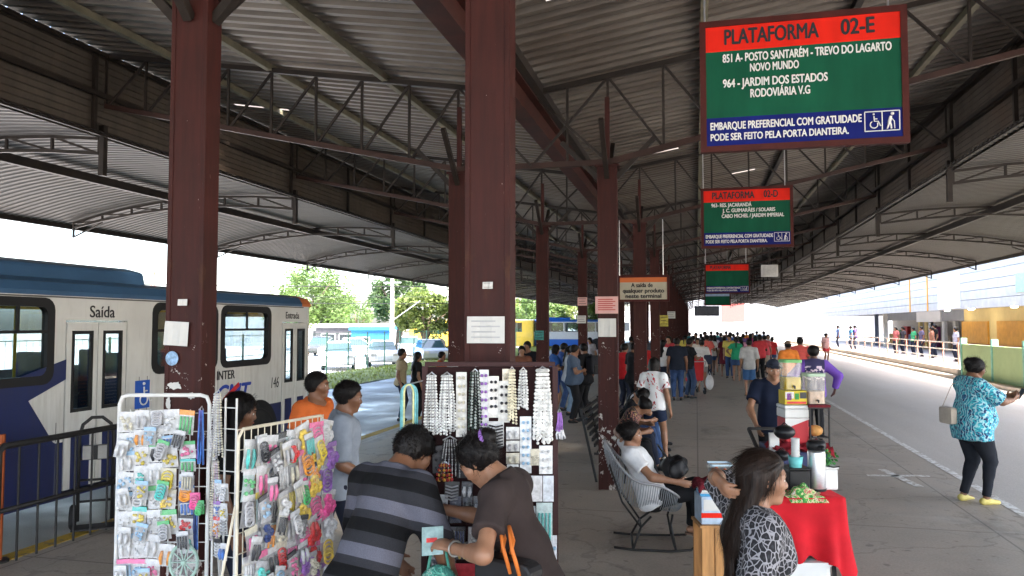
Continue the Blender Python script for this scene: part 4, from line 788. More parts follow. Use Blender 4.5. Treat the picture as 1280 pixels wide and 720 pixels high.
    if fine:
        for q in (-1, 1):
            b = MB(); c = hp(q*.032, .0765, .004); b.ball(tuple(c), (.0125*s, .0115*s, .0072*s), 0); b.ball(tuple(hp(q*.032, .0832, .004)), (.0062*s, .0062*s, .0060*s), 1, 10, 6); b.build('eye', [EYEW, EYED], root, smooth=True)
            b = MB(); b.tube([hp(q*.016, .094, .027), hp(q*.034, .092, .032), hp(q*.052, .079, .027)], [.003*s, .0042*s, .002*s], 6); b.build('eyebrow', HAIRM, root)
        b = MB(); b.tube([hp(-.022, .084, -.0555), hp(-.011, .0925, -.053), hp(0, .0945, -.0535), hp(.011, .0925, -.053), hp(.022, .084, -.0555)], [.002, .0055, .006, .0055, .002], 8); b.build('lips', mat('lip_red', (.25, .07, .055), .45, .1), root, smooth=True)
    return dict(root=root, arm=armp, leg=legp, hp=hp, tp=tp, Rh=Rh, s=s, HC=HC)
def wpos(pd, v): r = pd['root']; return Matrix.Translation(r.location) @ Matrix.Rotation(r.rotation_euler.z, 4, 'Z') @ Vector(v)
# ---------------------------------------------------------------- hanging signs
def fit(s, x0, x1, z, cap, m, parent, y=-.022, bold=.034, rot=FRONT):
    o = lettering(s, cap/.70, m, parent, (x0, y, z), rot, sx=1, bold=bold); xs = [v.co.x for v in o.data.vertices]; w = max(xs)-min(xs); k = (x1-x0)/w; o.scale = (k, 1, 1); o.location.x = x0-min(xs)*k; return o
SRED = mat('sign_red', (.66, .018, .008), .6, .16, 4, spec=.12, stretch=(1, 1, .3)); SGRN = mat('sign_green', (.005, .078, .040), .6, .2, 4, spec=.12, stretch=(1, 1, .3)); SBLU = mat('sign_blue_band', (.006, .012, .135), .6, .2, 4, spec=.12, stretch=(1, 1, .3)); SFRM = mat('sign_frame', (.055, .009, .007), .55, .25, 6, spec=.2); SWHT = mat('sign_white', (.72, .72, .70), .6, .04); CREAMB = mat('sign_cream', (.42, .38, .29), .7, .1, 3)
def hang_sign(label, x, Y, zb, w=1.46, h=1.01, bands=((.80, 1, None),), lines=(), icons=False, top=5.3):
    t = thing('hanging_sign', label, 'sign', (x, Y, zb), 0, 'platform signs hung from the roof'); fr = .045; b = MB()
    b.box((0, -.03, 0), (w, .03, fr)); b.box((0, -.03, h-fr), (w, .03, h)); b.box((0, -.03, fr), (fr, .03, h-fr)); b.box((w-fr, -.03, fr), (w, .03, h-fr)); b.build('frame', SFRM, t)
    H = h-2*fr; ps = None
    for a, c, m, nm in bands: o = MB().box((fr, -.018, fr+H*a), (w-fr, .018, fr+H*c)).build(nm, m, t)
    for s, fx0, fx1, fz, cap, m in lines: fit(s, fr+(w-2*fr)*fx0, fr+(w-2*fr)*fx1, fr+H*fz, cap, m, t)
    if icons:
        x0 = fr+(w-2*fr)*.815; x1 = fr+(w-2*fr)*.985; z0 = fr+H*.055; z1 = fr+H*.21; xm = (x0+x1)/2; b = MB()
        for p, q in (((x0, z0), (x1, z0)), ((x0, z1), (x1, z1)), ((x0, z0), (x0, z1)), ((xm, z0), (xm, z1)), ((x1, z0), (x1, z1))): b.bar((p[0], -.021, p[1]), (q[0], -.021, q[1]), .006, .008, up=(0, 1, 0))
        b.build('icon_border', SWHT, t); wheelchair(t, (x0+.01, -.021, z0+.008), (1, 0, 0), (0, 0, 1), z1-z0-.015, SWHT, (0, -1, 0))
        k = (z1-z0); q = lambda a, c: (xm+.015+a*k, -.023, z0+c*k); b = MB(); b.tube([q(.12, .08), q(.2, .3), q(.25, .5), q(.3, .72)], [.04*k, .05*k, .085*k, .07*k], 6); b.tube([q(.32, .08), q(.3, .3), q(.25, .48)], .04*k, 6); b.tube([q(.3, .68), q(.42, .5), q(.46, .46), q(.48, .08)], .025*k, 6); b.ball(q(.38, .85), .085*k); b.build('elderly_symbol', SWHT, t)
    b = MB()
    for xx in (.04, w-.12): b.tube([(xx, 0, h), (xx, 0, top-zb)], .008, 6)
    b.build('hanger_rod', CHROME, t); return t
B3 = ((.79, 1, SRED, 'header_band'), (.235, .79, SGRN, 'panel'), (0, .235, SBLU, 'footer_band'))
L1 = [('PLATAFORMA', .10, .595, .845, .115, INK), ('02-E', .705, .875, .85, .115, INK), ('851 A- POSTO SANTARÉM - TREVO DO LAGARTO', .09, .955, .695, .062, SWHT), ('NOVO MUNDO', .235, .49, .605, .060, SWHT), ('964 - JARDIM DOS ESTADOS', .09, .635, .485, .062, SWHT), ('RODOVIÁRIA V.G', .235, .545, .39, .062, SWHT), ('EMBARQUE PREFERENCIAL COM GRATUIDADE', .02, .80, .135, .056, SWHT), ('PODE SER FEITO PELA PORTA DIANTEIRA.', .02, .735, .045, .052, SWHT)]
hang_sign('large near red, green and blue platform sign reading 02-E', .05, 6.0, 3.46, bands=B3, lines=L1, icons=True, top=5.75)
L2 = [('PLATAFORMA', .10, .595, .845, .115, INK), ('02-D', .70, .865, .85, .115, INK), ('963- RES. JACARANDÁ', .09, .56, .70, .060, SWHT), ('J. C. GUIMARÃES / SOLARIS', .22, .83, .60, .060, SWHT), ('CABO MICHEL / JARDIM IMPERIAL', .21, .93, .50, .060, SWHT)]+L1[-2:]
hang_sign('second red, green and blue platform sign, reading 02-D', .10, 13.2, 3.42, bands=B3, lines=L2, icons=True, top=5.75)
hang_sign('third and smaller looking platform sign, beyond the 02-D sign', .29, 26.5, 3.18, bands=B3, lines=[L1[0]]+L1[-2:], icons=True, top=5.75)
hang_sign('farthest low blue and green platform sign below the third one', .36, 34.5, 2.98, w=1.1, h=.95, bands=((.62, 1, SBLU, 'header_band'), (.42, .62, mat('pale_sign_blue', (.25, .35, .5), .6), 'panel'), (0, .42, SGRN, 'footer_band')), top=5.75)
t = hang_sign('cream and orange notice about products leaving, hung between maroon columns', -1.56, 15.85, 2.62, w=1.04, h=.54, bands=((.78, 1, mat('sign_orange', (.55, .13, .03), .5, .05), 'header_band'), (0, .78, CREAMB, 'panel')), lines=[('A saída de', .24, .70, .56, .085, INK), ('qualquer produto', .06, .94, .31, .085, INK), ('neste terminal', .12, .88, .07, .085, INK)], top=4.3)
t['group'] = 'notices on the columns'
t = thing('departure_board', 'small dark electronic board hanging under the far roof', 'sign', tuple(PY(870, 395, 60)), 0); MB().box((-.1, -.1, 0), (1.7, .1, .75)).build('case', mat('board_grey', (.05, .055, .07), .4), t); MB().box((.0, -.115, .1), (1.6, -.101, .65)).build('screen', mat('board_screen', (.12, .13, .16), .3), t)
def notice(label, loc, w, h, m, lines=(), tilt=0, group='notices on the columns', tint=INK, cat='notice', name='paper_notice', stripes=0):
    t = thing(name, label, cat, loc, 0, group); t.rotation_euler = (0, tilt, 0); vs = []; b = MB()
    n = 6
    for i in range(n+1):
        x = -w/2+w*i/n; c = .004*math.sin(i*1.9)+.006*abs(i/n-.5)**2*4
        vs += [(x, -c, 0), (x, -c*.4, h)]
    b.add(vs, [(2*i, 2*i+2, 2*i+3, 2*i+1) for i in range(n)]); o = b.build('sheet', m, t); o.location.y = -.004
    s_ = o.modifiers.new('thick', 'SOLIDIFY'); s_.thickness = .0015
    for s, x0, x1, z, cap in lines: fit(s, -w/2+w*x0, -w/2+w*x1, h*z, cap, tint, t, y=-.0125, bold=.004)
    if stripes:
        b = MB()
        for i in range(stripes): z = h*(.2+.6*i/max(1, stripes-1)); b.box((-w*.38, -.0125, z), (w*.38*(1-.3*(i % 2)), -.0115, z+h*.05))
        b.build('print', tint, t)
    return t
FAINT = mat('faint_ink', (.42, .42, .43), .8, 0); REDINK = mat('red_ink', (.45, .06, .05), .7, 0); PINKP = mat('pink_paper', (.62, .36, .33), .8, .05)
def oncol(px, py, Y): p = PY(px, py, Y-.088); return (p.x, p.y, p.z)
notice('white poster taped on the nearest central maroon column', oncol(607.5, 429, 4.2), .215, .148, PAPER, tint=FAINT, stripes=4)
notice('small white sticker above the poster on the central column', oncol(610, 361, 4.2), .058, .038, PAPER, cat='sticker', name='sticker', tint=INK, stripes=2)
notice('pink notice on the second central column, above a torn white sheet', oncol(758.5, 392, 10.2), .30, .225, PINKP, stripes=6, tint=REDINK)
notice('torn white sheet under the pink notice', oncol(759, 421, 10.2), .235, .24, PAPER)
notice('white torn poster half peeled off the left maroon column', (-3.165, 4.192, 2.02), .17, .15, PAPER, tilt=.05)
notice('tiny white label on the left maroon column', (-3.12, 4.192, 2.27), .065, .04, PAPER, cat='sticker', name='sticker')
t = thing('round_sticker', 'round pale blue sticker on the left maroon column', 'sticker', (-3.19, 4.191, 1.94)); b = MB(); b.lathe([(.045, 0), (.045, .003)], 20); b.build('sheet', mat('blue_sticker', (.25, .38, .55), .6, .5, 40), t, rot=(R(90), 0, 0))
def scrap(label, loc, w, h, seed):                        # what is left of a poster: ragged outline, a few hundredths thick
    r = random.Random(seed); t = thing('torn_paper', label, 'paper scrap', loc, 0, 'notices on the columns'); n = 18
    pts = [(w*.5*math.cos(6.283*k/n)*r.uniform(.55, 1.1), h*.5*math.sin(6.283*k/n)*r.uniform(.55, 1.1)) for k in range(n)]; b = MB(); b.prism(pts, (0, 0, 0), (1, 0, 0), (0, 0, 1), (0, -.002, 0)); b.build('sheet', PAPER, t)
scrap('ragged white poster scrap low on the left maroon column, just above the white pipe rack', (-3.17, 4.198, 1.77), .11, .06, 4); scrap('smaller ragged white scrap beside the larger one on the left maroon column', (-3.05, 4.198, 1.71), .07, .05, 9); scrap('long ragged scrap at the left edge of the left maroon column', (-3.215, 4.198, 1.66), .04, .10, 14)
notice('white paper strip low on the twin maroon column', oncol(566, 462, 10.2), .16, .10, PAPER)
for px, py, Y, w, h, m, l in ((728, 382, 22.2, .28, .24, PINKP, 'pink notice on the third left column'), (727, 404, 22.2, .26, .22, PAPER, 'white notice under the pink one on the third left column'), (839, 398, 34.2, .35, .3, PAPER, 'white notice on a far central column'), (830, 408, 28.2, .3, .4, mat('yellow_poster', (.5, .42, .08), .7, .5, 9), 'yellow and blue poster on a far central column'), (674, 425, 16.2, .2, .2, mat('green_sticker', (.05, .22, .2), .7, .5, 30), 'teal stickers on the second left column')):
    notice(l, oncol(px, py, Y), w, h, m, stripes=3, tint=INK)
t = thing('floodlight', 'small white floodlight under the right roof truss', 'lamp', tuple(PY(962, 346, 28.1))); MB().box((-.28, -.1, 0), (.28, .12, .42)).build('housing', WHITE, t, bevel=.02); MB().box((-.22, -.115, .06), (.22, -.102, .36)).build('lens', mat('lamp_lens', (.6, .6, .58), .15), t); b = MB(); b.bar((0, 0, .42), (0, 0, 1.0), .04); b.build('bracket', STEEL, t)

# ---------------------------------------------------------------- the three stalls
FILM = mat('clear_film', (.8, .82, .85), .14, 0, alpha=.10, spec=.8)
def pc(c, n=None): return mat('goods_%d_%d_%d' % tuple(int(x*100) for x in c), c, .5, .3, 30)
rg = random.Random(3)
_pk = {}
def packet(label, parent_m, x, z, w, h, kind, c1, c2, y=-.02, ang=0, group='packets on the wire racks', card=(.58, .58, .58)):
    key = (kind, c1, c2, card, round(w, 2), round(h, 2)); pos = parent_m @ Vector((x, y, z)); rz = math.atan2(parent_m[1][0], parent_m[0][0])
    if key in _pk:
        t = copy_tree(_pk[key])
    else:
        t = link(bpy.data.objects.new('accessory_packet', None)); t.empty_display_size = .05; A, B = pc(c1), pc(c2); n = 5; b = MB()
        for j in range(n+1):
            for i in range(4): u = i/3; v = j/n; b.v.append((-w/2+w*u, -.004-.004*math.sin(3.1*v+u*2), -h*v))
        for j in range(n):
            for i in range(3): b.f.append((j*4+i, (j+1)*4+i, (j+1)*4+i+1, j*4+i+1)); b.mi.append(0)
        co = b.build('card', pc(card), t)
        if kind != 'card': MB().box((-w/2, -.010, -h*.2), (w/2, -.005, 0)).build('header', B, t)
        b = MB()
        if kind == 'clips':
            for q in (-.22, .22): b.tube([(q*w, -.016, -h*.3), (q*w*1.15, -.02, -h*.6), (q*w*.9, -.016, -h*.9)], [.007, .011, .006], 7)
        elif kind == 'tubes':
            for i in range(4): b.tube([(w*(-.33+.22*i), -.015, -h*.26), (w*(-.33+.22*i), -.015, -h*(.85+.1*(i % 2)))], w*.075, 7)
        elif kind == 'bits':
            for i in range(12): b.ball((w*rg.uniform(-.36, .36), -.014, -h*rg.uniform(.3, .92)), w*rg.uniform(.07, .14), 0, 7, 5)
        elif kind == 'flower':
            for cx, cz in ((-.15, -.4), (.2, -.62), (-.12, -.82)):
                for i in range(6): a = 6.28*i/6; b.ball((w*(cx+.17*math.cos(a)), -.022, h*cz+w*.17*math.sin(a)), (w*.13, .012, w*.13), 0, 7, 5)
        elif kind == 'loops':
            for i in range(4): r = w*.32; cz = -h*(.35+.15*i); b.tube([(r*math.cos(a), -.016-.004*i, cz+r*.8*math.sin(a)) for a in [6.283*k/14 for k in range(14)]], .006, 6, closed=True)
        elif kind == 'studs':
            for i in range(max(3, int(h/.045))):
                for q in (-.2, .2): b.ball((q*w, -.013, -.03-.042*i if -.03-.042*i > -h+.01 else -h+.02), .0085, 0, 7, 5)
        elif kind == 'bars':
            for i in range(max(4, int(h/.016))): b.tube([(-w*.44, -.012, -.02-.016*i), (0, -.016, -.028-.016*i), (w*.44, -.012, -.02-.016*i)], .0045, 5)
        if b.v: b.build({'clips': 'hair_clip', 'tubes': 'tube_set', 'bits': 'trinkets', 'flower': 'cloth_flower', 'loops': 'elastic_bands', 'studs': 'stud_earrings', 'bars': 'chain_rows'}[kind], A, t, smooth=True)
        if kind in ('clips', 'tubes', 'bits', 'flower', 'loops'):
            b = MB(); m_ = 4
            for j in range(m_+1):
                for i in range(m_+1): u = i/m_; v = j/m_; b.v.append((-w*.49+w*.98*u, -.012-.022*math.sin(math.pi*u)*math.sin(math.pi*min(1, v*.95+.05))-rg.uniform(0, .004), -h*.98*v))
            for j in range(m_):
                for i in range(m_): k = j*(m_+1)+i; b.f.append((k, k+m_+1, k+m_+2, k+1)); b.mi.append(0)
            b.build('film', FILM, t, smooth=True)
        _pk[key] = t
    t.location = pos; t.rotation_euler = (0, ang, rz); tag(t, label, 'packet', group); return t
def ordn(i): return ('top', 'second', 'third', 'fourth', 'fifth', 'sixth', 'seventh', 'eighth', 'ninth', 'tenth')[i]
CN = {'w': ((.60, .60, .61), 'white'), 'c': ((.58, .54, .42), 'cream'), 'y': ((.66, .52, .07), 'yellow'), 't': ((.10, .50, .46), 'teal'), 'g': ((.10, .45, .16), 'green'), 'p': ((.75, .16, .34), 'pink'), 'o': ((.75, .30, .05), 'orange'), 'k': ((.03, .03, .035), 'black'), 'b': ((.08, .20, .55), 'blue'), 'l': ((.30, .48, .66), 'pale blue'), 'r': ((.6, .05, .05), 'red'), 'v': ((.30, .14, .45), 'purple'), 'e': ((.42, .42, .44), 'grey'), 'h': ((.74, .10, .30), 'hot pink'), 'n': ((.03, .05, .15), 'navy'), 'd': ((.72, .52, .10), 'golden')}
def frame_at(a, b): u = (b-a); u.z = 0; ln_ = u.length; rz = math.atan2(u.y, u.x); mid = (a+b)/2; return Matrix.Translation((mid.x, mid.y, 0)) @ Matrix.Rotation(rz, 4, 'Z'), ln_, rz, (mid.x, mid.y, 0)
# rack A: white pipe frame
D_A = 4.25; a = C(152, 520, D_A); b_ = C(259, 520, D_A); MA, WA, RA, LA = frame_at(a, b_)
zA = lambda py: C(205, py, D_A).z; xA = lambda px: (px-205.5)/107*WA
rk = thing('display_rack', 'white pipe wire rack hung with small pastel accessory packets, leftmost of three stalls', 'display rack', LA, RA, 'accessory stalls'); b = MB(); zt_ = zA(494)
hwA = WA/2+.012; b.tube([(-hwA, 0, .02), (-hwA, 0, zt_-.05), (-hwA+.015, 0, zt_-.01), (-hwA+.05, 0, zt_), (hwA-.05, 0, zt_), (hwA-.015, 0, zt_-.01), (hwA, 0, zt_-.05), (hwA, 0, .02)], .011, 8)
b.tube([(-hwA, .35, .02), (-hwA, .02, zt_-.2)], .01, 6); b.tube([(hwA, .35, .02), (hwA, .02, zt_-.2)], .01, 6); b.tube([(-hwA, 0, .1), (hwA, 0, .1)], .01, 6); b.build('pipe_frame', WHITE, rk)
b = MB()
for i in range(10): x = -hwA+2*hwA*i/9; b.tube([(x, .012, .12), (x, .012, zt_-.08)], .003, 5)
for i in range(16): z = .15+(zt_-.25)*i/15; b.tube([(-hwA, .008, z), (hwA, .008, z)], .003, 5)
b.build('wire_grid', WHITE, rk)
colsA = [(163, 19, 'first', [(514, 'c', 'bits', 'w'), (540, 'l', 'bits', 'w'), (563, 'w', 'clips', 'l'), (588, 'l', 'bits', 'w'), (612, 'w', 'bits', 'l'), (636, 'w', 'bits', 'w'), (664, 'w', 'clips', 'l'), (694, 'l', 'tubes', 'p')]),
  (181, 17, 'second', [(512, 'e', 'clips', 'w'), (536, 'o', 'clips', 'w'), (557, 'y', 'bits', 'w'), (580, 't', 'bits', 'w'), (604, 'w', 'loops', 'w'), (630, 'y', 'bits', 't'), (664, 'w', 'bits', 'w'), (694, 'l', 'bits', 'p')]),
  (199, 18, 'third', [(512, 'e', 'loops', 'w'), (530, 'w', 'bits', 'e'), (552, 'k', 'clips', 'g'), (577, 'w', 'clips', 'w'), (605, 'w', 'bits', 'g'), (634, 'e', 'bits', 'w'), (664, 'w', 'clips', 'w'), (694, 'p', 'bits', 'w')]),
  (216, 19, 'fourth', [(511, 'w', 'bits', 'w'), (543, 'b', 'tubes', 'l'), (558, 'y', 'bits', 'w'), (583, 'y', 'loops', 'c'), (609, 'd', 'bits', 'c'), (634, 'y', 'bits', 'g'), (676, 'o', 'clips', 'w')]),
  (238, 18, 'fifth', [(512, 'g', 'tubes', 'o'), (550, 'p', 'bits', 'g'), (572, 'g', 'tubes', 't'), (588, 'b', 'bits', 'k'), (604, 'o', 'loops', 'b'), (622, 'b', 'tubes', 'n'), (641, 'r', 'bits', 'k'), (660, 't', 'bits', 'e')])]
for px, wp, cn, rows in colsA:
    for i, (py, c1, kd, c2) in enumerate(rows):
        nxt = rows[i+1][0] if i+1 < len(rows) else py+28
        packet(f'{CN[c1][1]} {kd if kd != "bits" else "trinket"} packet, {ordn(i)} in the {cn} column of the white pipe rack', MA, xA(px+rg.uniform(-1, 1)), zA(py), wp/107*WA*1.04, min(.135, (nxt-py)*D_A/960*.98), kd, CN[c1][0], CN[c2][0], y=-.022-.004*(i % 2), ang=rg.uniform(-.1, .1))
t = thing('toy_wheel', 'round spoked pale green toy wheel in a clear wrapper on the white pipe rack', 'toy', MA @ Vector((xA(238), -.05, zA(697))), RA); b = MB(); b.tube([(.075*math.cos(a), 0, .095*math.sin(a)) for a in [6.283*k/24 for k in range(24)]], .009, 7, closed=True)
for k in range(10): a = 6.283*k/10; b.tube([(0, 0, 0), (.072*math.cos(a), 0, .092*math.sin(a))], .004, 5)
b.ball((0, 0, 0), .016); b.build('spokes', pc((.35, .50, .42)), t); b = MB(); b.lathe([(.001, .012), (.08, .012), (.088, 0), (.08, -.012), (.001, -.012)], 24); b.build('wrapper', FILM, t, rot=(R(90), 0, 0))
def strands(label, M_, x, z, w, L, n, cols, cat='cords', name='cord_bundle', r=.004, beads=False, y=-.03, group='strings hung on the stalls', loop=False):
    t = thing(name, label, cat, M_ @ Vector((x, y, z)), math.atan2(M_[1][0], M_[0][0]), group); b = MB()
    b.tube([(-w*.3, 0, .0), (0, .01, .02), (w*.3, 0, .0)], .004, 6); b.build('hook', CHROME, t)
    for ci, c in enumerate(cols):
        b = MB()
        for i in range(n):
            if i % len(cols) != ci: continue
            x0 = -w/2+w*(i+.5)/n; l = L*rg.uniform(.88, 1); pts = [(x0*.55, 0, 0), (x0*.9+rg.uniform(-.004, .004), rg.uniform(-.012, .006), -l*.5), (x0+rg.uniform(-.006, .006), rg.uniform(-.012, .006), -l)]
            if beads:
                m_ = int(l/(r*2.3))
                for k in range(m_):
                    f = k/m_; p = Vector(pts[0]).lerp(Vector(pts[1]), f*2) if f < .5 else Vector(pts[1]).lerp(Vector(pts[2]), f*2-1); b.ball(tuple(p), r*(1 if k % 3 else 1.25), 0, 6, 4)
            else: b.tube(pts+([(x0+.012, 0, -l-.01), (x0+.02, 0, -l*.5), (x0*.6, .004, -.004)] if loop else []), r, 6)
        b.build('strand', pc(c), t, smooth=True)
    return t
strands('navy and purple cord bundle at the right end of the white pipe rack', MA, xA(254), zA(512), .04, .30, 9, [CN['n'][0], CN['v'][0], CN['b'][0]], r=.0045)
strands('dark blue cord bundle low on the white pipe rack', MA, xA(250), zA(625), .025, .26, 6, [CN['n'][0], CN['b'][0]], r=.0045)
packet('hot pink tag hanging below the navy cords', MA, xA(251), zA(612), .055, .085, 'loops', CN['h'][0], CN['h'][0], y=-.05, card=CN['h'][0]); packet('bright green tag beside the hot pink tag', MA, xA(258), zA(621), .045, .075, 'loops', CN['g'][0], CN['g'][0], y=-.06, card=CN['g'][0])
# side wing of rack A: chains, rings and small toys
wg = thing('side_rack', 'narrow wire side panel beside the white pipe rack, hung with pale chains', 'display rack', MA @ Vector((hwA+.10, -.03, 0)), RA-.35, 'accessory stalls'); b = MB()
for x in (-.075, 0, .075): b.tube([(x, 0, .02), (x, 0, zA(497))], .006, 6)
for i in range(14): b.tube([(-.075, 0, .2+.115*i), (.075, 0, .2+.115*i)], .003, 5)
b.build('wire_grid', WHITE, wg); MW = Matrix.Translation(wg.location) @ Matrix.Rotation(RA-.35, 4, 'Z')
strands('pale grey chain bundle at the top of the side panel', MW, -.03, zA(492), .075, .36, 12, [CN['w'][0], CN['e'][0], CN['c'][0]], beads=True, r=.006, cat='chains', name='chain_bundle')
strands('long pale patterned chain bundle under the grey one on the side panel', MW, -.035, zA(575), .07, .45, 10, [CN['c'][0], CN['e'][0], (.5, .35, .45)], beads=True, r=.006, cat='chains', name='chain_bundle')
for i, (px, py, c1, c2, k, l) in enumerate(((282, 596, 'w', 'l', 'bits', 'white bear shaped packet on the side panel'), (292, 600, 'w', 'w', 'loops', 'white oval packet on the right of the side panel'), (281, 622, 'b', 'v', 'bits', 'blue and purple ring packet on the side panel'), (281, 641, 'o', 'r', 'bits', 'orange ball packet under the blue rings'), (291, 640, 'e', 'w', 'bars', 'striped strip at the right of the side panel'), (283, 668, 'w', 'k', 'bars', 'long black and white ruler strip low on the side panel'), (291, 672, 'b', 'w', 'clips', 'blue and white clip packet low on the side panel'), (291, 624, 'y', 'w', 'bits', 'small yellow trinket packet on the side panel'))):
    packet(l, MW, (px-284)/107*WA, zA(py), .045, .095, k, CN[c1][0], CN[c2][0], y=-.03)
# rack B: leaning wire rack, turned away to the right
a = C(298, 545, 3.62); b_ = C(405, 525, 4.22); MBk, WB, RB, LB = frame_at(a, b_); zt2 = 1.655
rb_ = thing('display_rack', 'cream wire grid rack with hair clips and cloth flowers, middle of three stalls', 'display rack', LB, RB, 'accessory stalls'); b = MB(); CRW = mat('cream_wire', (.66, .60, .48), .5)
b.tube([(-WB/2, .0, .02), (-WB/2, 0, zt2-.04), (-WB/2+.03, 0, zt2), (WB/2-.03, 0, zt2), (WB/2, 0, zt2-.04), (WB/2, 0, .02)], .008, 8); b.tube([(-WB/2, .3, .02), (-WB/2, .01, 1.3)], .007, 6); b.tube([(WB/2, .3, .02), (WB/2, .01, 1.3)], .007, 6); b.build('pipe_frame', CRW, rb_); b = MB()
for i in range(15): x = -WB/2+WB*i/14; b.tube([(x, .006, .1), (x, .006, zt2)], .0028, 5)
for i in range(17): z = .1+(zt2-.1)*i/16; b.tube([(-WB/2, .003, z), (WB/2, .003, z)], .0028, 5)
b.build('wire_grid', CRW, rb_)
rowsB = ['twpcwpk', 'gpkwcwt', 'ewkcyce', 'pwoceky', 'wtkrpwc', 'wlepkcw', 'cpwtewl']; kindB = ['clips', 'tubes', 'bits', 'clips', 'loops', 'tubes', 'clips']
for j, row in enumerate(rowsB):
    for i, ch in enumerate(row[:5] if j < 6 else row[:4]):
        k = kindB[(i+2*j) % 7]; h2 = CN[row[(i+3) % 7]][0] if (i+j) % 2 else CN['w'][0]
        packet(f'{CN[ch][1]} {k if k != "bits" else "trinket"} packet, {ordn(i)} along in the {ordn(j)} row of the cream rack'.replace('top along', 'first along'), MBk, -WB/2+.045+.076*i+rg.uniform(-.006, .006), zt2-.03-.138*j-rg.uniform(0, .02), .08, .152, k, CN[ch][0], h2, ang=rg.uniform(-.14, .14), y=-.02-.014*rg.random(), card=((.56, .56, .55), (.44, .44, .43), (.42, .52, .52), (.58, .56, .50), (.30, .30, .31))[(i*3+j*2) % 5])
flo = ['dpw', 'odv', 'pdv', 'dph', 'prw', 'vrd', 'pvw', 'rvp']
for j, row in enumerate(flo):
    for i, ch in enumerate(row):
        k = ('flower', 'loops', 'flower')[(i+j) % 3]
        packet(f'{CN[ch][1]} {"cloth flower" if k == "flower" else "hair band"} packet, {("left", "middle", "right")[i]} of the {ordn(j)} flower row on the cream rack', MBk, .09+.105*i+rg.uniform(-.01, .01), zt2-.02-.125*j, .115, .135, k, CN[ch][0], CN['wpwvw'[(i+j) % 5]][0], y=-.035-.012*((i+j) % 2), ang=rg.uniform(-.3, .3), card=((.56, .54, .56), (.48, .40, .48), (.52, .5, .42))[(i+j) % 3], group='flower packets on the cream rack')
for q in range(26):
    i = q % 6; j = q//6; ch = 'kwertylpwcgokn'[q % 14]; k = ('loops', 'clips', 'tubes', 'bits', 'flower')[q*3 % 5]; x = -WB/2+.06+.085*i+rg.uniform(-.03, .03); z = zt2-.09-.19*j+rg.uniform(-.05, .05)
    packet(f'{CN[ch][1]} {k if k != "bits" else "trinket"} packet overhanging the cream rack, {ordn(i)} along in loose row {("one", "two", "three", "four", "five")[j]}'.replace('top along', 'first along'), MBk, x, z, .07, .12, k, CN[ch][0], CN['wkwew'[q % 5]][0], y=-.06-.02*rg.random(), ang=rg.uniform(-.35, .35), card=((.45, .45, .45), (.25, .25, .26), (.55, .52, .46))[q % 3], group='loose packets overhanging the racks')
for q in range(14):
    i = q % 4; j = q//4; ch = 'wlekwytc'[q % 8]; k = ('clips', 'bits', 'loops', 'tubes')[q % 4]
    packet(f'{CN[ch][1]} {k if k != "bits" else "trinket"} packet overhanging the white pipe rack, {ordn(i)} across, {("upper", "second", "third", "lowest")[j]} loose row'.replace('top across', 'first across'), MA, -.17+.105*i+rg.uniform(-.03, .03), zA(540)-.25*j+rg.uniform(-.05, .05), .065, .10, k, CN[ch][0], CN['wlgw'[q % 4]][0], y=-.055-.02*rg.random(), ang=rg.uniform(-.3, .3), card=((.5, .5, .5), (.35, .36, .37))[q % 2], group='loose packets overhanging the racks')
# board C: maroon board with necklaces and earrings
D_C = 4.0; a = C(531, 520, D_C); b_ = C(694, 520, D_C); MC, WC_, RC, LC = frame_at(a, b_); zC = lambda py: C(612, py, D_C).z; xC = lambda px: (px-612.5)/163*WC_; zt3 = zC(459); kC = D_C/960
bd = thing('display_board', 'tall dark maroon board hung with necklaces and earring cards in front of the central column', 'display board', LC, RC, 'accessory stalls'); VEL = mat('maroon_velvet', (.018, .0045, .005), .9, .2, 8)
MB().box((-WC_/2, 0, .25), (WC_/2, .03, zt3)).build('panel', VEL, bd); b = MB()
for x in (-WC_/2, WC_/2): b.box((x-.014, -.012, .25), (x+.014, .034, zt3+.004))
b.box((-WC_/2, -.012, zt3+.004), (WC_/2, .034, zt3+.026)); b.build('frame', mat('maroon_trim', (.032, .007, .007), .6), bd); b = MB()
for x in (-.25, .25): b.box((x-.02, .0, 0), (x+.02, .03, .25)); b.bar((x, .03, 1.2), (x, .5, .0), .03)
b.build('leg', mat('stand_wood', (.16, .08, .04), .7), bd)
SIL = (.60, .60, .58)
for px, py0, py1, wp, l in ((540, 470, 545, 15, 'silver bead necklace bunch nearest the left end of the maroon board'), (559, 470, 546, 18, 'wide silver chain necklace bunch, second on the maroon board'), (594, 466, 542, 14, 'dark green and black bead necklace bunch on the maroon board'), (678, 463, 558, 20, 'large white braided necklace bunch at the right end of the maroon board'), (654, 464, 515, 11, 'pale grey bead bunch left of the white braid'), (640, 463, 532, 9, 'cream pearl strip on the maroon board')):
    cl = {594: [(.03, .05, .04), (.01, .01, .012), (.35, .38, .36)], 678: [(.74, .73, .70)], 640: [(.70, .64, .48)]}.get(px, [SIL, (.72, .72, .70), (.40, .40, .39)])
    strands(l, MC, xC(px), zC(py0), wp*kC*1.22, (py1-py0)*kC, max(6, int(wp*.75)), cl, beads=True, r=.0066 if px != 678 else .0085, cat='necklaces', name='necklace_bunch', group='necklaces on the maroon board')
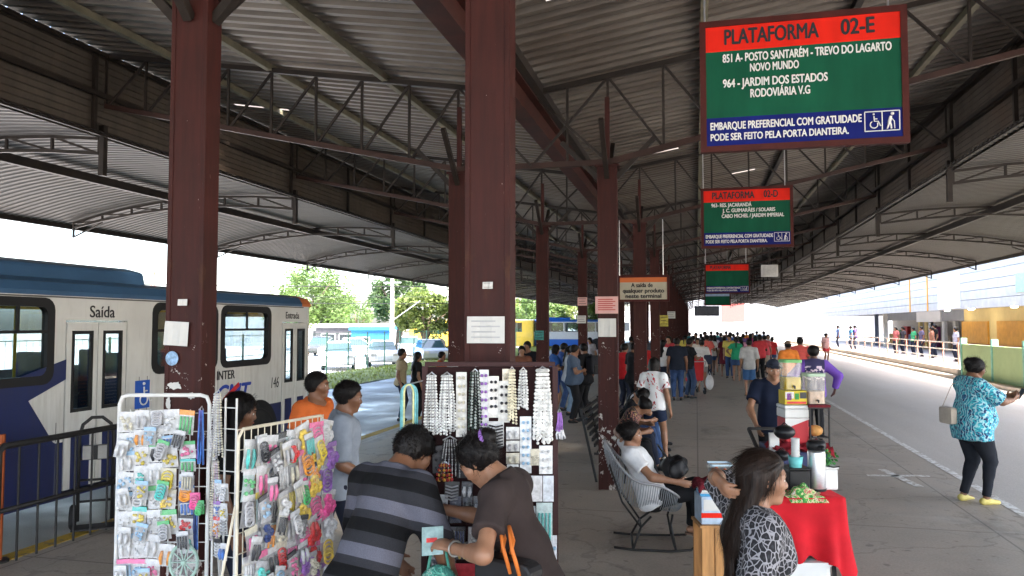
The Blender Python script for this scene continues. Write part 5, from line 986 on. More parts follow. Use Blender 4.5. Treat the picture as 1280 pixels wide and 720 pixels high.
for px, py0, py1, wp, c1, k, l, cd in ((577, 465, 543, 12, 'c', 'studs', 'long white earring strip, third along the maroon board', (.58, .57, .54)), (605, 462, 537, 11, 'v', 'studs', 'white earring strip with lilac studs', (.58, .58, .59)), (617, 470, 520, 12, 'k', 'studs', 'white card with rows of black earrings', (.70, .68, .64)), (630, 476, 526, 13, 'k', 'studs', 'white card with dark dangling earrings under cream cards', (.58, .57, .54)), (634, 461, 477, 11, 'c', 'studs', 'small cream card above the dark earrings', (.66, .60, .50)),
   (657, 520, 588, 13, 'l', 'studs', 'long pale strip of small studs below the grey bead bunch', (.68, .70, .72)), (620, 526, 556, 18, 'k', 'bars', 'grey zigzag wire earrings card behind the woman', (.5, .5, .5)), (641, 533, 548, 15, 'w', 'clips', 'top small white earring card in the short right column', (.72, .71, .69)), (641, 550, 563, 15, 'e', 'clips', 'second small white earring card in the short right column', (.70, .70, .68)), (641, 565, 578, 15, 'c', 'clips', 'third small earring card in the short right column', (.64, .60, .5)), (641, 579, 590, 13, 'w', 'clips', 'lowest small white card in the short right column', (.72, .72, .71)),
   (669, 560, 580, 11, 'c', 'bits', 'cream tassel card under the white braid', (.66, .60, .46)), (682, 556, 590, 15, 'w', 'studs', 'white lace card under the white braid', (.73, .73, .72)), (660, 593, 624, 11, 'l', 'card', 'left plain white packet of the lower trio on the board', (.66, .70, .74)), (671, 593, 624, 12, 'w', 'card', 'middle plain white packet of the lower trio on the board', (.74, .74, .76)), (685, 593, 624, 12, 'l', 'card', 'right plain white packet of the lower trio on the board', (.68, .72, .78)), (680, 626, 672, 18, 't', 'tubes', 'pale blue cellophane packet low on the board', (.52, .64, .64)), (686, 666, 708, 17, 'l', 'bits', 'white and lilac packet at the lower right corner of the board', (.72, .73, .78)),
   (540, 606, 640, 12, 'w', 'clips', 'pale clip packet right of the striped shirt', (.5, .5, .52)), (554, 616, 646, 12, 'e', 'clips', 'shiny grey clip packet between the two shoppers', (.55, .57, .58)), (570, 618, 650, 13, 'n', 'bits', 'dark navy packet between the two shoppers', (.06, .06, .09)), (585, 616, 644, 11, 'k', 'clips', 'black packet with a silver clip between the shoppers', (.05, .05, .06)), (599, 618, 648, 12, 'e', 'clips', 'dark packet with grey pins in front of the woman', (.10, .10, .11))):
    packet(l, MC, xC(px), zC(py0), wp*kC*1.1, (py1-py0)*kC*1.03, k, CN[c1][0], cd, y=-.014, group='cards on the maroon board', card=cd)
for j in range(3):
    for i in range(7):
        px = 548+14.5*i+rg.uniform(-2, 2); py = 655+19*j if px < 650 else 0
        if not py or (j == 2 and 572 < px < 598): continue
        k = ('clips', 'loops', 'tubes', 'bits', 'clips')[(i+2*j) % 5]; cd = ((.05, .05, .06), (.40, .40, .41), (.12, .12, .14), (.30, .34, .36), (.02, .02, .025))[(i*2+j) % 5]; cc = 'eknwrde'[(i+3*j) % 7]
        packet(f'{CN[cc][1]} {k if k != "bits" else "trinket"} card, {ordn(i)} across in the {("upper", "middle", "bottom")[j]} low row of the maroon board'.replace('top across', 'first across'), MC, xC(px), zC(py), 14*kC, 21*kC, k, CN[cc][0], cd, y=-.014-.008*((i+j) % 2), ang=rg.uniform(-.08, .08), group='cards on the maroon board', card=cd)
for i, (px, py, wp, hp_, cc, k, cd) in enumerate(((549, 556, 16, 34, 'k', 'studs', (.05, .05, .055)), (566, 600, 18, 20, 'e', 'bars', (.10, .10, .10)), (581, 556, 16, 40, 'e', 'studs', (.04, .04, .045)), (597, 552, 14, 30, 'w', 'studs', (.06, .05, .05)), (607, 560, 13, 40, 'd', 'bits', (.05, .03, .03)), (585, 600, 14, 20, 'w', 'clips', (.05, .05, .06)), (634, 596, 20, 44, 'k', 'clips', (.40, .40, .40)), (648, 600, 13, 40, 'w', 'loops', (.05, .05, .06)), (662, 630, 14, 42, 'l', 'tubes', (.34, .38, .42)), (668, 676, 16, 36, 'e', 'bits', (.40, .40, .41)), (650, 650, 16, 40, 'k', 'clips', (.2, .2, .21)), (648, 694, 16, 30, 'w', 'clips', (.5, .5, .5)))):
    packet(f'{CN[cc][1]} {k if k != "bits" else "trinket"} card, {ordn(i % 10)} of the mixed middle cards on the maroon board' if i < 8 else f'{CN[cc][1]} {k if k != "bits" else "trinket"} card, {ordn(i-8)} of the cards under the plain white trio', MC, xC(px), zC(py), wp*kC, hp_*kC, k, CN[cc][0], cd, y=-.016, ang=rg.uniform(-.06, .06), group='cards on the maroon board', card=cd)
strands('thin black and silver chain bunch between the two shoppers', MC, xC(563), zC(549), .12, .20, 12, [(.02, .02, .02), (.45, .45, .44)], beads=True, r=.0035, cat='necklaces', name='necklace_bunch', group='necklaces on the maroon board')
strands('red and gold beaded necklace bunch between the two shoppers', MC, xC(557), zC(580), .09, .10, 10, [(.35, .03, .03), (.55, .30, .05), (.08, .03, .02)], beads=True, r=.0085, cat='necklaces', name='necklace_bunch', group='necklaces on the maroon board')
packet('red and white printed packet low in the middle of the board', MC, xC(584), zC(699), .115, .07, 'card', CN['r'][0], CN['r'][0], y=-.03, group='cards on the maroon board', card=(.45, .03, .04))
# cord loops at the left of the board, small things on its right edge
t = thing('cord_loops', 'pale blue and yellow hanging cord loops at the left of the maroon board', 'cords', MC @ Vector((xC(512), -.02, zC(480))), RC)
for i, c in enumerate(((.16, .42, .46), (.20, .55, .60), (.55, .55, .28))):
    b = MB(); w = .042-.009*i; L_ = .28+.03*i; b.tube([(-w, -.01*i, -L_), (-w, -.01*i, -.05)]+[(-w*math.cos(a), -.01*i, -.05+.05*math.sin(a)) for a in [.3*k for k in range(1, 10)]]+[(w, -.01*i, -.05), (w, -.01*i, -L_*.95)], .0055, 7); b.build('cord', pc(c), t, smooth=True)
b = MB(); b.tube([(0, 0, .0), (.12, .02, .03)], .004, 6); b.build('hook', CHROME, t)
strands('purple tassel hanging on the right edge of the maroon board', MC, xC(699), zC(515), .03, .10, 8, [CN['v'][0]], r=.004)
strands('white plastic hand shaped back scratchers at the right edge of the board', MC, xC(700), zC(536), .05, .05, 5, [CN['w'][0]], r=.005)
# ---------------------------------------------------------------- street things: cart, table, chair, bench, barrier, hand truck
RED_CLOTH = mat('red_cloth', (.50, .012, .020), .85, .18, 4, bump=.2, bscale=200, spec=.2); PINE = mat('pine_boards', (.42, .21, .075), .6, .3, 5, stretch=(6, 6, .6)); WINE = mat('wine_cloth', (.14, .012, .02), .9, .3, 20, bump=.4, bscale=60)
p = C(1000, 615, 6.35); TX, TY, TZ = p.x, p.y, .775; trz = R(13.47)
t = thing('stall_table', 'small folding table hidden under a bright red cloth beside the vending cart', 'table', (TX, TY, 0), trz); MB().box((-.36, -.25, .755), (.24, .25, .772)).build('tabletop', PINE, t)
for sx in (-1, 1):
    for sy in (-1, 1): b = MB(); b.bar((sx*.25-.06, sy*.22, 0), (sx*.22-.06, sy*.20, .755), .025); b.build('leg', DARK, t)
b = MB(); n = 120; per = []
for i in range(n):
    f = i/n*4; s_ = int(f); u = f-s_; pt = [(-.37+.62*u, -.26), (.25, -.26+.52*u), (.25-.62*u, .26), (-.37, .26-.52*u)][s_]; corner = 1-min(u, 1-u)*2; nrm = [(0, -1), (1, 0), (0, 1), (-1, 0)][s_]; per.append((pt, nrm, corner))
rows = 9
for r_ in range(rows+1):
    v = r_/rows
    for i, (pt, nm, co) in enumerate(per):
        drop = (.46+.18*co**2.2+.02*math.sin(i*.7))*v; wv = (.010+.05*v)*math.sin(i*.62+.8*math.sin(i*.21))*v; fl = .015+.03*v+wv*.8+.01*co*v; b.v.append((pt[0]*(1.0)+nm[0]*fl+pt[0]*.05*co*v, pt[1]+nm[1]*fl+pt[1]*.05*co*v, TZ+.004-drop))
for r_ in range(rows):
    for i in range(n): j = (i+1) % n; b.f.append((r_*n+i, (r_+1)*n+i, (r_+1)*n+j, r_*n+j)); b.mi.append(0)
b.f.append(tuple(range(n))); b.mi.append(0); o = b.build('tablecloth', RED_CLOTH, None, smooth=True); o.location = (TX, TY, 0); o.rotation_euler = (0, 0, trz); tag(o, 'bright red cloth draped to pointed corners over the small table', 'tablecloth')
TM = Matrix.Translation((TX, TY, 0)) @ Matrix.Rotation(trz, 4, 'Z'); tx = lambda px: (px-1000)/960*6.2
def ontable(name, label, cat, px, y, z=TZ+.006, rz=0): return thing(name, label, cat, TM @ Vector((tx(px), y, z)), trz+rz)
t = ontable('thermos_flask', 'tall steel pump thermos flask with black lid on the red table', 'thermos', 1023, .02); b = MB(); b.lathe([(.068, 0), (.072, .015), (.072, .31), (.066, .33)], 24); b.build('body', ALU, t, smooth=True); b = MB(); b.lathe([(.067, .331), (.076, .34), (.078, .38), (.066, .405), (.04, .41)], 24); b.build('lid', BLACK, t, smooth=True); b = MB(); b.tube([(0, -.06, .36), (0, -.13, .372), (0, -.145, .345)], .016, 8); b.build('spout', BLACK, t, smooth=True); b = MB(); b.lathe([(.073, 0), (.075, .0), (.075, .02), (.073, .02)], 24); b.build('base_ring', BLACK, t); b = MB(); b.tube([(.075, 0, .2), (.13, -.02, .19), (.17, -.05, .2)], .005, 6); b.build('handle', BLACK, t)
t = ontable('cash_box', 'black lidded plastic box on the red table, left of the thermos', 'box', 998, .04); MB().box((-.085, -.08, 0), (.085, .10, .17)).build('body', BLACK, t, bevel=.012); MB().box((-.09, -.085, .171), (.09, .105, .19)).build('lid', BLACK, t, bevel=.006)
t = ontable('cup_holder', 'turquoise tub holding stacked white plastic cups on the black box', 'cup holder', 995, .0, TZ+.198); b = MB(); b.lathe([(.001, 0), (.048, 0), (.06, .09), (.055, .09), (.045, .008), (.001, .008)], 20, cap=False); b.build('tub', mat('turquoise_plastic', (.16, .55, .55), .4), t, smooth=True)
for k in range(7): c = MB(); c.lathe([(.026, 0), (.035, .075), (.033, .075), (.024, .003)], 16); c.build('cup', WHITE, t, smooth=True, loc=(0, 0, .03+.022*k))
t = ontable('food_container', 'white plastic food box at the back right of the red table', 'box', 1041, .10); MB().box((-.10, -.09, 0), (.06, .10, .17)).build('body', WHITE, t, bevel=.015); MB().box((-.105, -.095, .171), (.065, .105, .19)).build('lid', WHITE, t, bevel=.006)
t = ontable('green_greens', 'bunch of green leaves behind the thermos on the white box', 'greens', 1040, .10, TZ+.2); b = MB(); rr = random.Random(5)
for _ in range(70): q = Vector((rr.gauss(0, .035), rr.gauss(0, .03), rr.uniform(0, .12))); d = Vector((rr.gauss(0, 1), rr.gauss(0, 1), rr.gauss(.5, 1))).normalized(); e = d.orthogonal().normalized(); b.add([q-d*.02, q+e*.012, q+d*.025, q-e*.012], [(0, 1, 2, 3)])
b.build('leaf_bunch', mat('herb_green', (.04, .18, .04), .6, .4), t)
b = MB(); N = 18
for j in range(N+1):
    for i in range(N+1):
        u = i/N-.5; v = j/N-.5; r0 = math.hypot(u, v); z = .045*math.cos(u*5)*math.cos(v*4)+.012*math.sin(u*21+v*9)+.01*math.sin(v*25); zz = max(.004, .03+z-.14*r0*r0); b.v.append((u*.30+.02*math.sin(v*9), v*.26, zz if v > -.32 else zz-.12*(-.32-v)*2))
for j in range(N):
    for i in range(N): k = j*(N+1)+i; b.f.append((k, k+1, k+N+2, k+N+1)); b.mi.append(0)
o = b.build('printed_cloth', mat_print('green_print', [(.0, (.04, .22, .05)), (.42, (.10, .40, .06)), (.5, (.65, .62, .35)), (.58, (.5, .08, .06)), (.66, (.7, .7, .6))], 22, 1.5, wave=False), None, smooth=True); o.location = TM @ Vector((tx(992), -.17, TZ+.012)); o.rotation_euler = (0, 0, trz); tag(o, 'crumpled green and white printed cloth on the front of the red table', 'cloth')
t = thing('storage_tub', 'white plastic tub on the floor under the red tablecloth', 'tub', C(1000, 700, 6.15).xy.to_3d(), trz); t.location.z = 0; b = MB(); b.prism(rrect(-.20, -.14, .20, .14, .05), (0, 0, 0), (1, 0, 0), (0, 1, 0), (0, 0, .26)); b.build('body', WHITE, t); b = MB(); b.prism(rrect(-.215, -.155, .215, .155, .05), (0, 0, .262), (1, 0, 0), (0, 1, 0), (0, 0, .03)); b.build('lid', WHITE, t)
# vending cart
D_V = 7.7; vp = C(992, 600, D_V); VM = Matrix.Translation((vp.x, vp.y, 0)) @ Matrix.Rotation(trz, 4, 'Z'); vx = lambda px: (px-992)/960*D_V; vz = lambda py: C(992, py, D_V).z
cart = thing('vending_cart', 'small wheeled vending cart with blue box body and black wire shelf', 'cart', (vp.x, vp.y, 0), trz); NAVY = mat('cart_navy', (.02, .03, .10), .5)
MB().box((-.20, -.25, .42), (.27, .45, vz(560))).build('body', NAVY, cart, bevel=.01); MB().box((-.30, -.2, .40), (-.206, -.17, vz(538))).build('side_board', WHITE, cart); b = MB()
for x in (-.2, .26):
    for y in (-.22, .42): b.bar((x, y, .1), (x, y, .42), .03)
b.bar((-.2, .45, .8), (-.2, .8, 1.0), .03); b.bar((.26, .45, .8), (.26, .8, 1.0), .03); b.bar((-.2, .8, 1.0), (.26, .8, 1.0), .03); b.build('frame', DARK, cart)
for x in (-.25, .31):
    for y in (-.1, .35): w = MB(); w.lathe([(.02, -.02), (.11, -.025), (.13, -.015), (.13, .015), (.11, .025), (.02, .02)], 20); w.build('wheel', RUBBER, cart, loc=(x, y, .13), rot=(0, R(90), 0))
b = MB()
for x in (.10, .285):
    for y in (-.2, .05): b.bar((x, y, vz(560)), (x, y, vz(505)), .014)
for z in (vz(508), vz(544)):
    b.bar((.10, -.2, z), (.285, -.2, z), .012); b.bar((.10, .05, z), (.285, .05, z), .012); b.bar((.10, -.2, z), (.10, .05, z), .012); b.bar((.285, -.2, z), (.285, .05, z), .012)
b.build('wire_shelf', BLACK, cart); MB().box((.09, -.21, vz(508)+.008), (.30, .06, vz(508)+.03)).build('tray', WINE, cart)
t = thing('cool_box', 'red and white cool box standing on the cart', 'cool box', VM @ Vector((-.0, -.06, vz(552))), trz); h = vz(505)-vz(552); MB().box((-.135, -.11, 0), (.10, .13, h*.66)).build('body', mat('cooler_red', (.46, .02, .03), .45, .05), t, bevel=.015); MB().box((-.137, -.112, h*.665), (.102, .132, h*.90)).build('band', WHITE, t, bevel=.01); MB().box((-.14, -.115, h*.905), (.105, .135, h)).build('lid', WHITE, t, bevel=.012)
b = MB(); b.prism([(-.135, h*.40), (.10, h*.64), (.10, h*.664), (-.135, h*.664)], (0, -.113, 0), (1, 0, 0), (0, 0, 1), (0, -.003, 0)); b.build('white_flash', WHITE, t)
t = thing('snack_box', 'yellow printed carton with purple and green marks on the cool box', 'carton', VM @ Vector((0, -.05, vz(504.5))), trz); MB().box((-.12, -.08, 0), (.10, .1, .135)).build('carton', mat('carton_yellow', (.62, .48, .04), .6, .1), t, bevel=.004)
for x0, x1, z0, z1, c in ((-.115, -.03, .06, .125, (.65, .62, .6)), (-.10, -.055, .045, .11, (.2, .03, .25)), (-.02, .02, .05, .11, (.03, .25, .05)), (.03, .095, .06, .12, (.05, .05, .05)), (-.1, .09, .008, .03, (.6, .05, .05))): MB().box((x0, -.084, z0), (x1, -.0805, z1)).build('print', pc(c), t)
def dispenser(label, x, y, z, juice, lid):
    t = thing('juice_dispenser', label, 'drink dispenser', VM @ Vector((x, y, z)), trz, 'juice dispensers on the cart'); b = MB(); o = rrect(-.088, -.085, .088, .085, .03); i_ = rrect(-.083, -.08, .083, .08, .026); n = len(o)
    b.add([(p_[0], p_[1], 0) for p_ in o]+[(p_[0]*1.04, p_[1]*1.04, .27) for p_ in o], [(k, (k+1) % n, n+(k+1) % n, n+k) for k in range(n)]); b.build('tank', glassy('tank_plastic', (.86, .88, .84), .6, .15), t, smooth=True)
    b = MB(); b.prism(i_, (0, 0, .004), (1, 0, 0), (0, 1, 0), (0, 0, .12)); b.build('juice', juice, t); b = MB(); b.prism([(q[0]*1.08, q[1]*1.08) for q in o], (0, 0, .271), (1, 0, 0), (0, 1, 0), (0, 0, .03)); b.build('lid', lid, t)
    b = MB(); b.tube([(0, -.088, .04), (0, -.12, .04), (0, -.12, .015)], .009, 7); b.build('tap', BLACK, t); return t
dispenser('clear juice dispenser with yellow juice and green lid', -.015, -.0, vz(504.5)+.139, mat('yellow_juice', (.62, .42, .02), .2), mat('lid_green', (.16, .42, .14), .5)); dispenser('clear juice dispenser with pale pinkish drink and red base, on the wire shelf', .19, -.07, vz(508)+.034, mat('pale_juice', (.55, .36, .26), .2, .3, 20), mat('lid_pale_green', (.42, .55, .40), .5))
t = thing('bread_roll', 'round golden bread roll inside the black wire shelf', 'bread', VM @ Vector((.185, -.1, vz(544)+.008)), trz); b = MB(); b.ball((0, 0, .05), (.075, .07, .055), 0, 16, 10); b.build('crust', mat('crust', (.55, .27, .08), .6, .25, 20), t, smooth=True)
for l, x, y, z, r_ in (('black helmet like bag at the upper left of the cart', -.21, -.36, vz(543), (.10, .09, .07)), ('black bag hanging lower at the left of the cart', -.235, -.34, vz(569), (.075, .08, .055))):
    t = thing('black_bag', l, 'bag', VM @ Vector((x, y, z)), trz); b = MB(); b.ball((0, 0, r_[2]), r_, 0, 18, 12); b.build('pouch', mat('black_vinyl', (.012, .012, .014), .35, .2), t, smooth=True); b = MB(); b.tube([(-.03, 0, r_[2]*1.9), (0, 0, r_[2]*2.3), (.03, 0, r_[2]*1.9)], .006, 6); b.build('strap', BLACK, t)
b = MB(); N = 16
for j in range(N+1):
    for i in range(N+1):
        u = i/N-.5; v = j/N-.5; b.v.append((u*.56, v*.4, .05+.03*math.sin(u*17+v*6)+.022*math.sin(v*23+u*5)-.30*max(0, abs(v)-.36)-.22*max(0, abs(u)-.40)))
for j in range(N):
    for i in range(N): k = j*(N+1)+i; b.f.append((k, k+1, k+N+2, k+N+1)); b.mi.append(0)
o = b.build('wine_cloth', mat('cart_red_cloth', (.30, .02, .03), .9, .4, 25, bump=.4), None, smooth=True); o.location = VM @ Vector((.0, -.16, vz(560)+.0)); o.rotation_euler = (0, 0, trz); tag(o, 'crumpled dark red cloth lying across the cart in front of the cool box', 'cloth')
# wooden stand at the left of the table with piled goods
D_W = 5.45; wp_ = C(893, 655, D_W); WM = Matrix.Translation((wp_.x, wp_.y, 0)) @ Matrix.Rotation(trz, 4, 'Z'); wx = lambda px: (px-893)/960*D_W; wz = lambda py: C(893, py, D_W).z
t = thing('wooden_stand', 'pine board stand behind the woman in leopard print', 'stand', (wp_.x, wp_.y, 0), trz); b = MB(); zt4 = wz(655)
for i in range(3): x = -.12+.092*i; b.box((x, -.12, .02), (x+.084, -.1, zt4))
for i in range(3): x = -.12+.092*i; b.box((x, .12, .02), (x+.084, .14, zt4))
b.build('boards', PINE, t, bevel=.003); MB().box((-.13, -.125, zt4+.001), (.165, .145, zt4+.02)).build('top', PINE, t); b = MB(); b.box((-.13, -.098, .05), (-.11, .118, .09)); b.box((.13, -.098, .05), (.15, .118, .09)); b.build('brace', PINE, t)
t = thing('foam_box', 'white and blue printed box with a red band on the pine stand', 'box', WM @ Vector((.0, 0, zt4+.021)), trz); hb_ = wz(616)-zt4-.03; MB().box((-.115, -.1, 0), (.09, .11, hb_)).build('body', mat('pale_blue_box', (.40, .50, .62), .7, .2, 12), t, bevel=.006); MB().box((-.117, -.102, hb_*.24), (.092, -.1005, hb_*.42)).build('band', SRED, t); MB().box((-.10, -.1035, hb_*.5), (.075, -.1005, hb_*.9)).build('label', PAPER, t)
t = thing('blue_folder', 'thin blue and white folder lying on the printed box', 'folder', WM @ Vector((.0, 0, zt4+.022+hb_)), trz-.1); MB().box((-.11, -.1, 0), (.085, .1, .018)).build('cover', mat('folder_blue', (.06, .30, .55), .5), t); MB().box((-.105, -.095, .0185), (.08, .095, .032)).build('pages', PAPER, t); MB().box((-.11, -.1, .0325), (.085, .1, .04)).build('cover', WHITE, t)
b = MB()
for j in range(N+1):
    for i in range(N+1): u = i/N-.5; v = j/N-.5; b.v.append((u*.23, v*.22, .055+.012*math.sin(u*15+2)+.012*math.sin(v*18+u*9)-.20*max(0, abs(v)-.32)-.20*max(0, abs(u)-.32)))
for j in range(N):
    for i in range(N): k = j*(N+1)+i; b.f.append((k, k+1, k+N+2, k+N+1)); b.mi.append(0)
o = b.build('folded_cloth', WINE, None, smooth=True); o.location = WM @ Vector((-.02, 0, zt4+.07+hb_)); o.rotation_euler = (0, 0, trz); tag(o, 'dark wine red cloth heaped on the blue folder', 'cloth'); s_ = o.modifiers.new('thick', 'SOLIDIFY'); s_.thickness = .03
t = thing('plastic_tub', 'clear plastic tub with orange sweets on top of the pile', 'tub', WM @ Vector((.045, 0, zt4+.14+hb_)), trz); b = MB(); b.add([(x, y, 0) for x, y in rrect(-.07, -.06, .07, .06, .015)]+[(x*1.1, y*1.1, .085) for x, y in rrect(-.07, -.06, .07, .06, .015)], [(k, (k+1) % 20, 20+(k+1) % 20, 20+k) for k in range(20)]+[tuple(range(19, -1, -1))]); b.build('tub_wall', glassy('tub_plastic', (.8, .85, .9), .6, .2), t); b = MB(); rr = random.Random(2)
for _ in range(16): b.ball((rr.uniform(-.05, .05), rr.uniform(-.045, .045), rr.uniform(.012, .05)), .014, 0, 8, 6)
b.build('sweets', mat('orange_sweet', (.75, .16, .04), .4), t, smooth=True); b = MB(); b.add([(x*1.13, y*1.13, .086) for x, y in rrect(-.07, -.06, .07, .06, .015)]+[(x*1.13, y*1.13, .098) for x, y in rrect(-.07, -.06, .07, .06, .015)], [(k, (k+1) % 20, 20+(k+1) % 20, 20+k) for k in range(20)]); b.build('rim', mat('pale_rim', (.45, .6, .7), .4), t)

# string chair
p = G(816, 680); CHX, CHY = p.x, p.y; CHR = R(13.47-97)
ch = thing('string_chair', 'grey string tub chair on a black iron base, occupied by a woman', 'chair', (CHX, CHY, 0), CHR)
def ring(a):
    c, s_ = math.cos(a), math.sin(a); y = -.07-.40*c if c > 0 else -.07-.36*c; z = .60+.40*c**2*(1 if c > 0 else -.42)+.05*abs(s_); return Vector((.34*s_*(1-.22*max(0, c)**2), y, z))
b = MB(); b.tube([ring(6.283*k/40) for k in range(40)], .013, 8, closed=True); b.build('ring_frame', GREY, ch, smooth=True); b = MB()
for k in range(1, 52):
    a = math.pi*k/52; l, r_ = ring(-a), ring(a); sag = .30*math.sin(a)**.8; pts = []
    for i in range(11): u = i/10; q = l.lerp(r_, u); f = 4*u*(1-u); pts.append(q+Vector((0, -.04*f*math.sin(a), -sag*f**.75)))
    b.tube(pts, .0036, 6)
b.build('strings', mat('grey_string', (.30, .32, .34), .5, .1), ch, smooth=True); b = MB()
for sx in (-1, 1):
    b.tube([(sx*.26, -.38, .03), (sx*.27, -.2, .015), (sx*.28, .15, .015), (sx*.27, .34, .03), (sx*.24, .40, .07)], .012, 8)
    b.tube([(sx*.27, -.2, .02), (sx*.16, -.12, .2), (sx*.10, -.02, .29)], .011, 8); b.tube([(sx*.28, .2, .02), (sx*.20, .16, .24), (sx*.16, .18, .33)], .011, 8); b.tube([(sx*.16, -.12, .2), (sx*.22, -.30, .45), (sx*.20, -.42, .80)], .010, 8)
b.tube([(-.27, -.2, .02), (.27, -.2, .02)], .011, 8); b.tube([(-.28, .2, .02), (.28, .2, .02)], .011, 8); b.tube([(-.16, -.12, .2), (.16, -.12, .2)], .011, 8); b.build('iron_base', DARK, ch, smooth=True)
# benches behind the second column
def bench(label, y):
    t = thing('slatted_bench', label, 'bench', (-1.40, y, 0), 0, 'benches along the columns')
    for i in range(5): MB().box((.06+.085*i, -1, .40), (.125+.085*i, 1, .425)).build('seat_slat', DARK, t)
    for i in range(7): z = .48+.075*i; dx = -.03*i; o = MB(); o.box((.02+dx, -1, z), (.045+dx, 1, z+.05)); o.build('back_slat', DARK, t)
    for yy in (-.95, 0, .95): b = MB(); b.bar((.05, yy, .0), (-.17, yy, 1.0), .03); b.bar((.44, yy, 0), (.44, yy, .4), .03); b.bar((.02, yy, .385), (.46, yy, .385), .03); b.build('leg', DARK, t)
    return t
bench('black slatted steel bench just behind the second central column', 11.55); bench('black slatted steel bench farther along, behind the first bench', 13.9)
# barrier and hand truck on the left edge
y0, y1 = GX(4, -6.0), GX(158, -6.0); t = thing('steel_barrier', 'dark steel pipe barrier on the platform edge beside the bus', 'barrier', (-6.0, y0, 0)); b = MB(); b.tube([(0, 0, 0), (0, 0, 1.02), (0, .05, 1.07), (0, y1-y0-.05, 1.07), (0, y1-y0, 1.02), (0, y1-y0, 0)], .03, 8); b.tube([(0, 0, .5), (0, y1-y0, .5)], .022, 8); b.build('pipe', DARK, t, smooth=True); b = MB()
for i in range(1, 7): b.tube([(0, (y1-y0)*i/7, .02), (0, (y1-y0)*i/7, 1.06)], .011, 6)
b.build('bars', DARK, t)
p = C(1, 590, 7.0); t = thing('orange_pole', 'dull orange pole at the left end of the steel barrier', 'pole', (p.x, p.y, 0)); b = MB(); b.tube([(0, 0, 0), (0, 0, 1.15)], .03, 8); b.build('pipe', mat('dull_orange', (.35, .08, .02), .6), t); b = MB(); b.lathe([(.09, 0), (.09, .02)], 12); b.build('base_plate', DARK, t)
p = G(118, 662); t = thing('hand_truck', 'black two wheeled hand truck parked beside the bus door', 'hand truck', (p.x, p.y, 0), R(38)); b = MB(); b.tube([(-.16, 0, .1), (-.16, .02, .98), (-.13, .02, 1.1), (-.05, .02, 1.17), (.05, .02, 1.17), (.13, .02, 1.1), (.16, .02, .98), (.16, 0, .1)], .018, 8)
for z in (.3, .52, .74): b.tube([(-.16, .01, z), (.16, .01, z)], .013, 8)
b.build('frame', DARK, t, smooth=True); MB().box((-.2, -.24, .05), (.2, .0, .065)).build('toe_plate', DARK, t)
for sx in (-1, 1): w = MB(); w.lathe([(.03, -.02), (.11, -.03), (.13, -.015), (.13, .015), (.11, .03), (.03, .02)], 20); w.build('wheel', RUBBER, t, loc=(sx*.21, .09, .13), rot=(0, R(90), 0))
t = thing('parcel', 'small pale parcel strapped on the hand truck', 'parcel', (p.x, p.y, .75), R(38)); MB().box((-.12, -.10, 0), (.12, -.02, .14)).build('carton', mat('parcel_grey', (.35, .34, .32), .8), t); MB().box((-.02, -.105, -.001), (.02, -.101, .141)).build('tape', BLACK, t)
# stroller
p = G(868, 492); t = thing('baby_stroller', 'red baby stroller standing among the waiting crowd', 'stroller', (p.x, p.y, 0), R(20)); b = MB(); RS = mat('stroller_red', (.42, .02, .025), .8)
b.prism([(-.28, .42), (.25, .36), (.32, .46), (.02, .56), (-.22, 1.0), (-.36, 1.02)], (-.2, 0, 0), (0, 1, 0), (0, 0, 1), (.4, 0, 0)); b.build('seat', RS, t, bevel=.03); b = MB(); b.prism([(-.36, 1.0), (-.25, 1.15), (.0, 1.15), (.10, .98)], (-.21, 0, 0), (0, 1, 0), (0, 0, 1), (.42, 0, 0)); b.build('hood', RS, t, bevel=.03); b = MB()
for sx in (-.2, .2): b.tube([(sx, .35, .12), (sx, -.1, .55), (sx, -.5, 1.02)], .014, 7); b.tube([(sx, -.3, .12), (sx, .1, .5)], .014, 7)
b.tube([(-.2, -.5, 1.02), (.2, -.5, 1.02)], .016, 7); b.build('frame', GREY, t)
for sx in (-.22, .22):
    for y in (-.3, .35): w = MB(); w.lathe([(.02, -.02), (.1, -.02), (.11, 0), (.1, .02), (.02, .02)], 16); w.build('wheel', RUBBER, t, loc=(sx, y, .11), rot=(0, R(90), 0))
# ---------------------------------------------------------------- people near the stalls
def fab(c): return fabric('%d_%d_%d' % tuple(int(x*250) for x in c), c)
JEAN = mat('denim', (.035, .065, .15), .85, .35, 5, bump=.2, bscale=150, spec=.2); DJEAN = mat('dark_denim', (.018, .022, .04), .85, .3, 5, spec=.2); BLK = fab((.012, .012, .014)); WHT = fab((.72, .72, .73)); SAND = (mat('sandal_brown', (.10, .06, .04), .7),)
STRIPES = mat_stripes('grey_stripes', [(0, (.006, .006, .007)), (.28, (.030, .030, .036)), (.46, (.115, .115, .145)), (.74, (.028, .028, .033))], (0, math.sin(R(24)), math.cos(R(24))), .215)
p = C(456, 720, 3.6)
m1 = person('man in grey and black striped polo bending towards the maroon board, seen from behind', (p.x, p.y, 0), R(-20), 1.72, 'm', .93, 'brown', (STRIPES, 'half', -.14, .012), (DJEAN, 'pants'), BLACK, 'short', cap=None, lean=17, lean2=12, nod=16, turn=-6, Rr=((.25, .38, .86), (.6, -.6, -.4)), L=((-.22, .42, .92), (-.8, -.4, -.2)), vox=.0095, seed=1)
p = C(662, 720, 3.62)
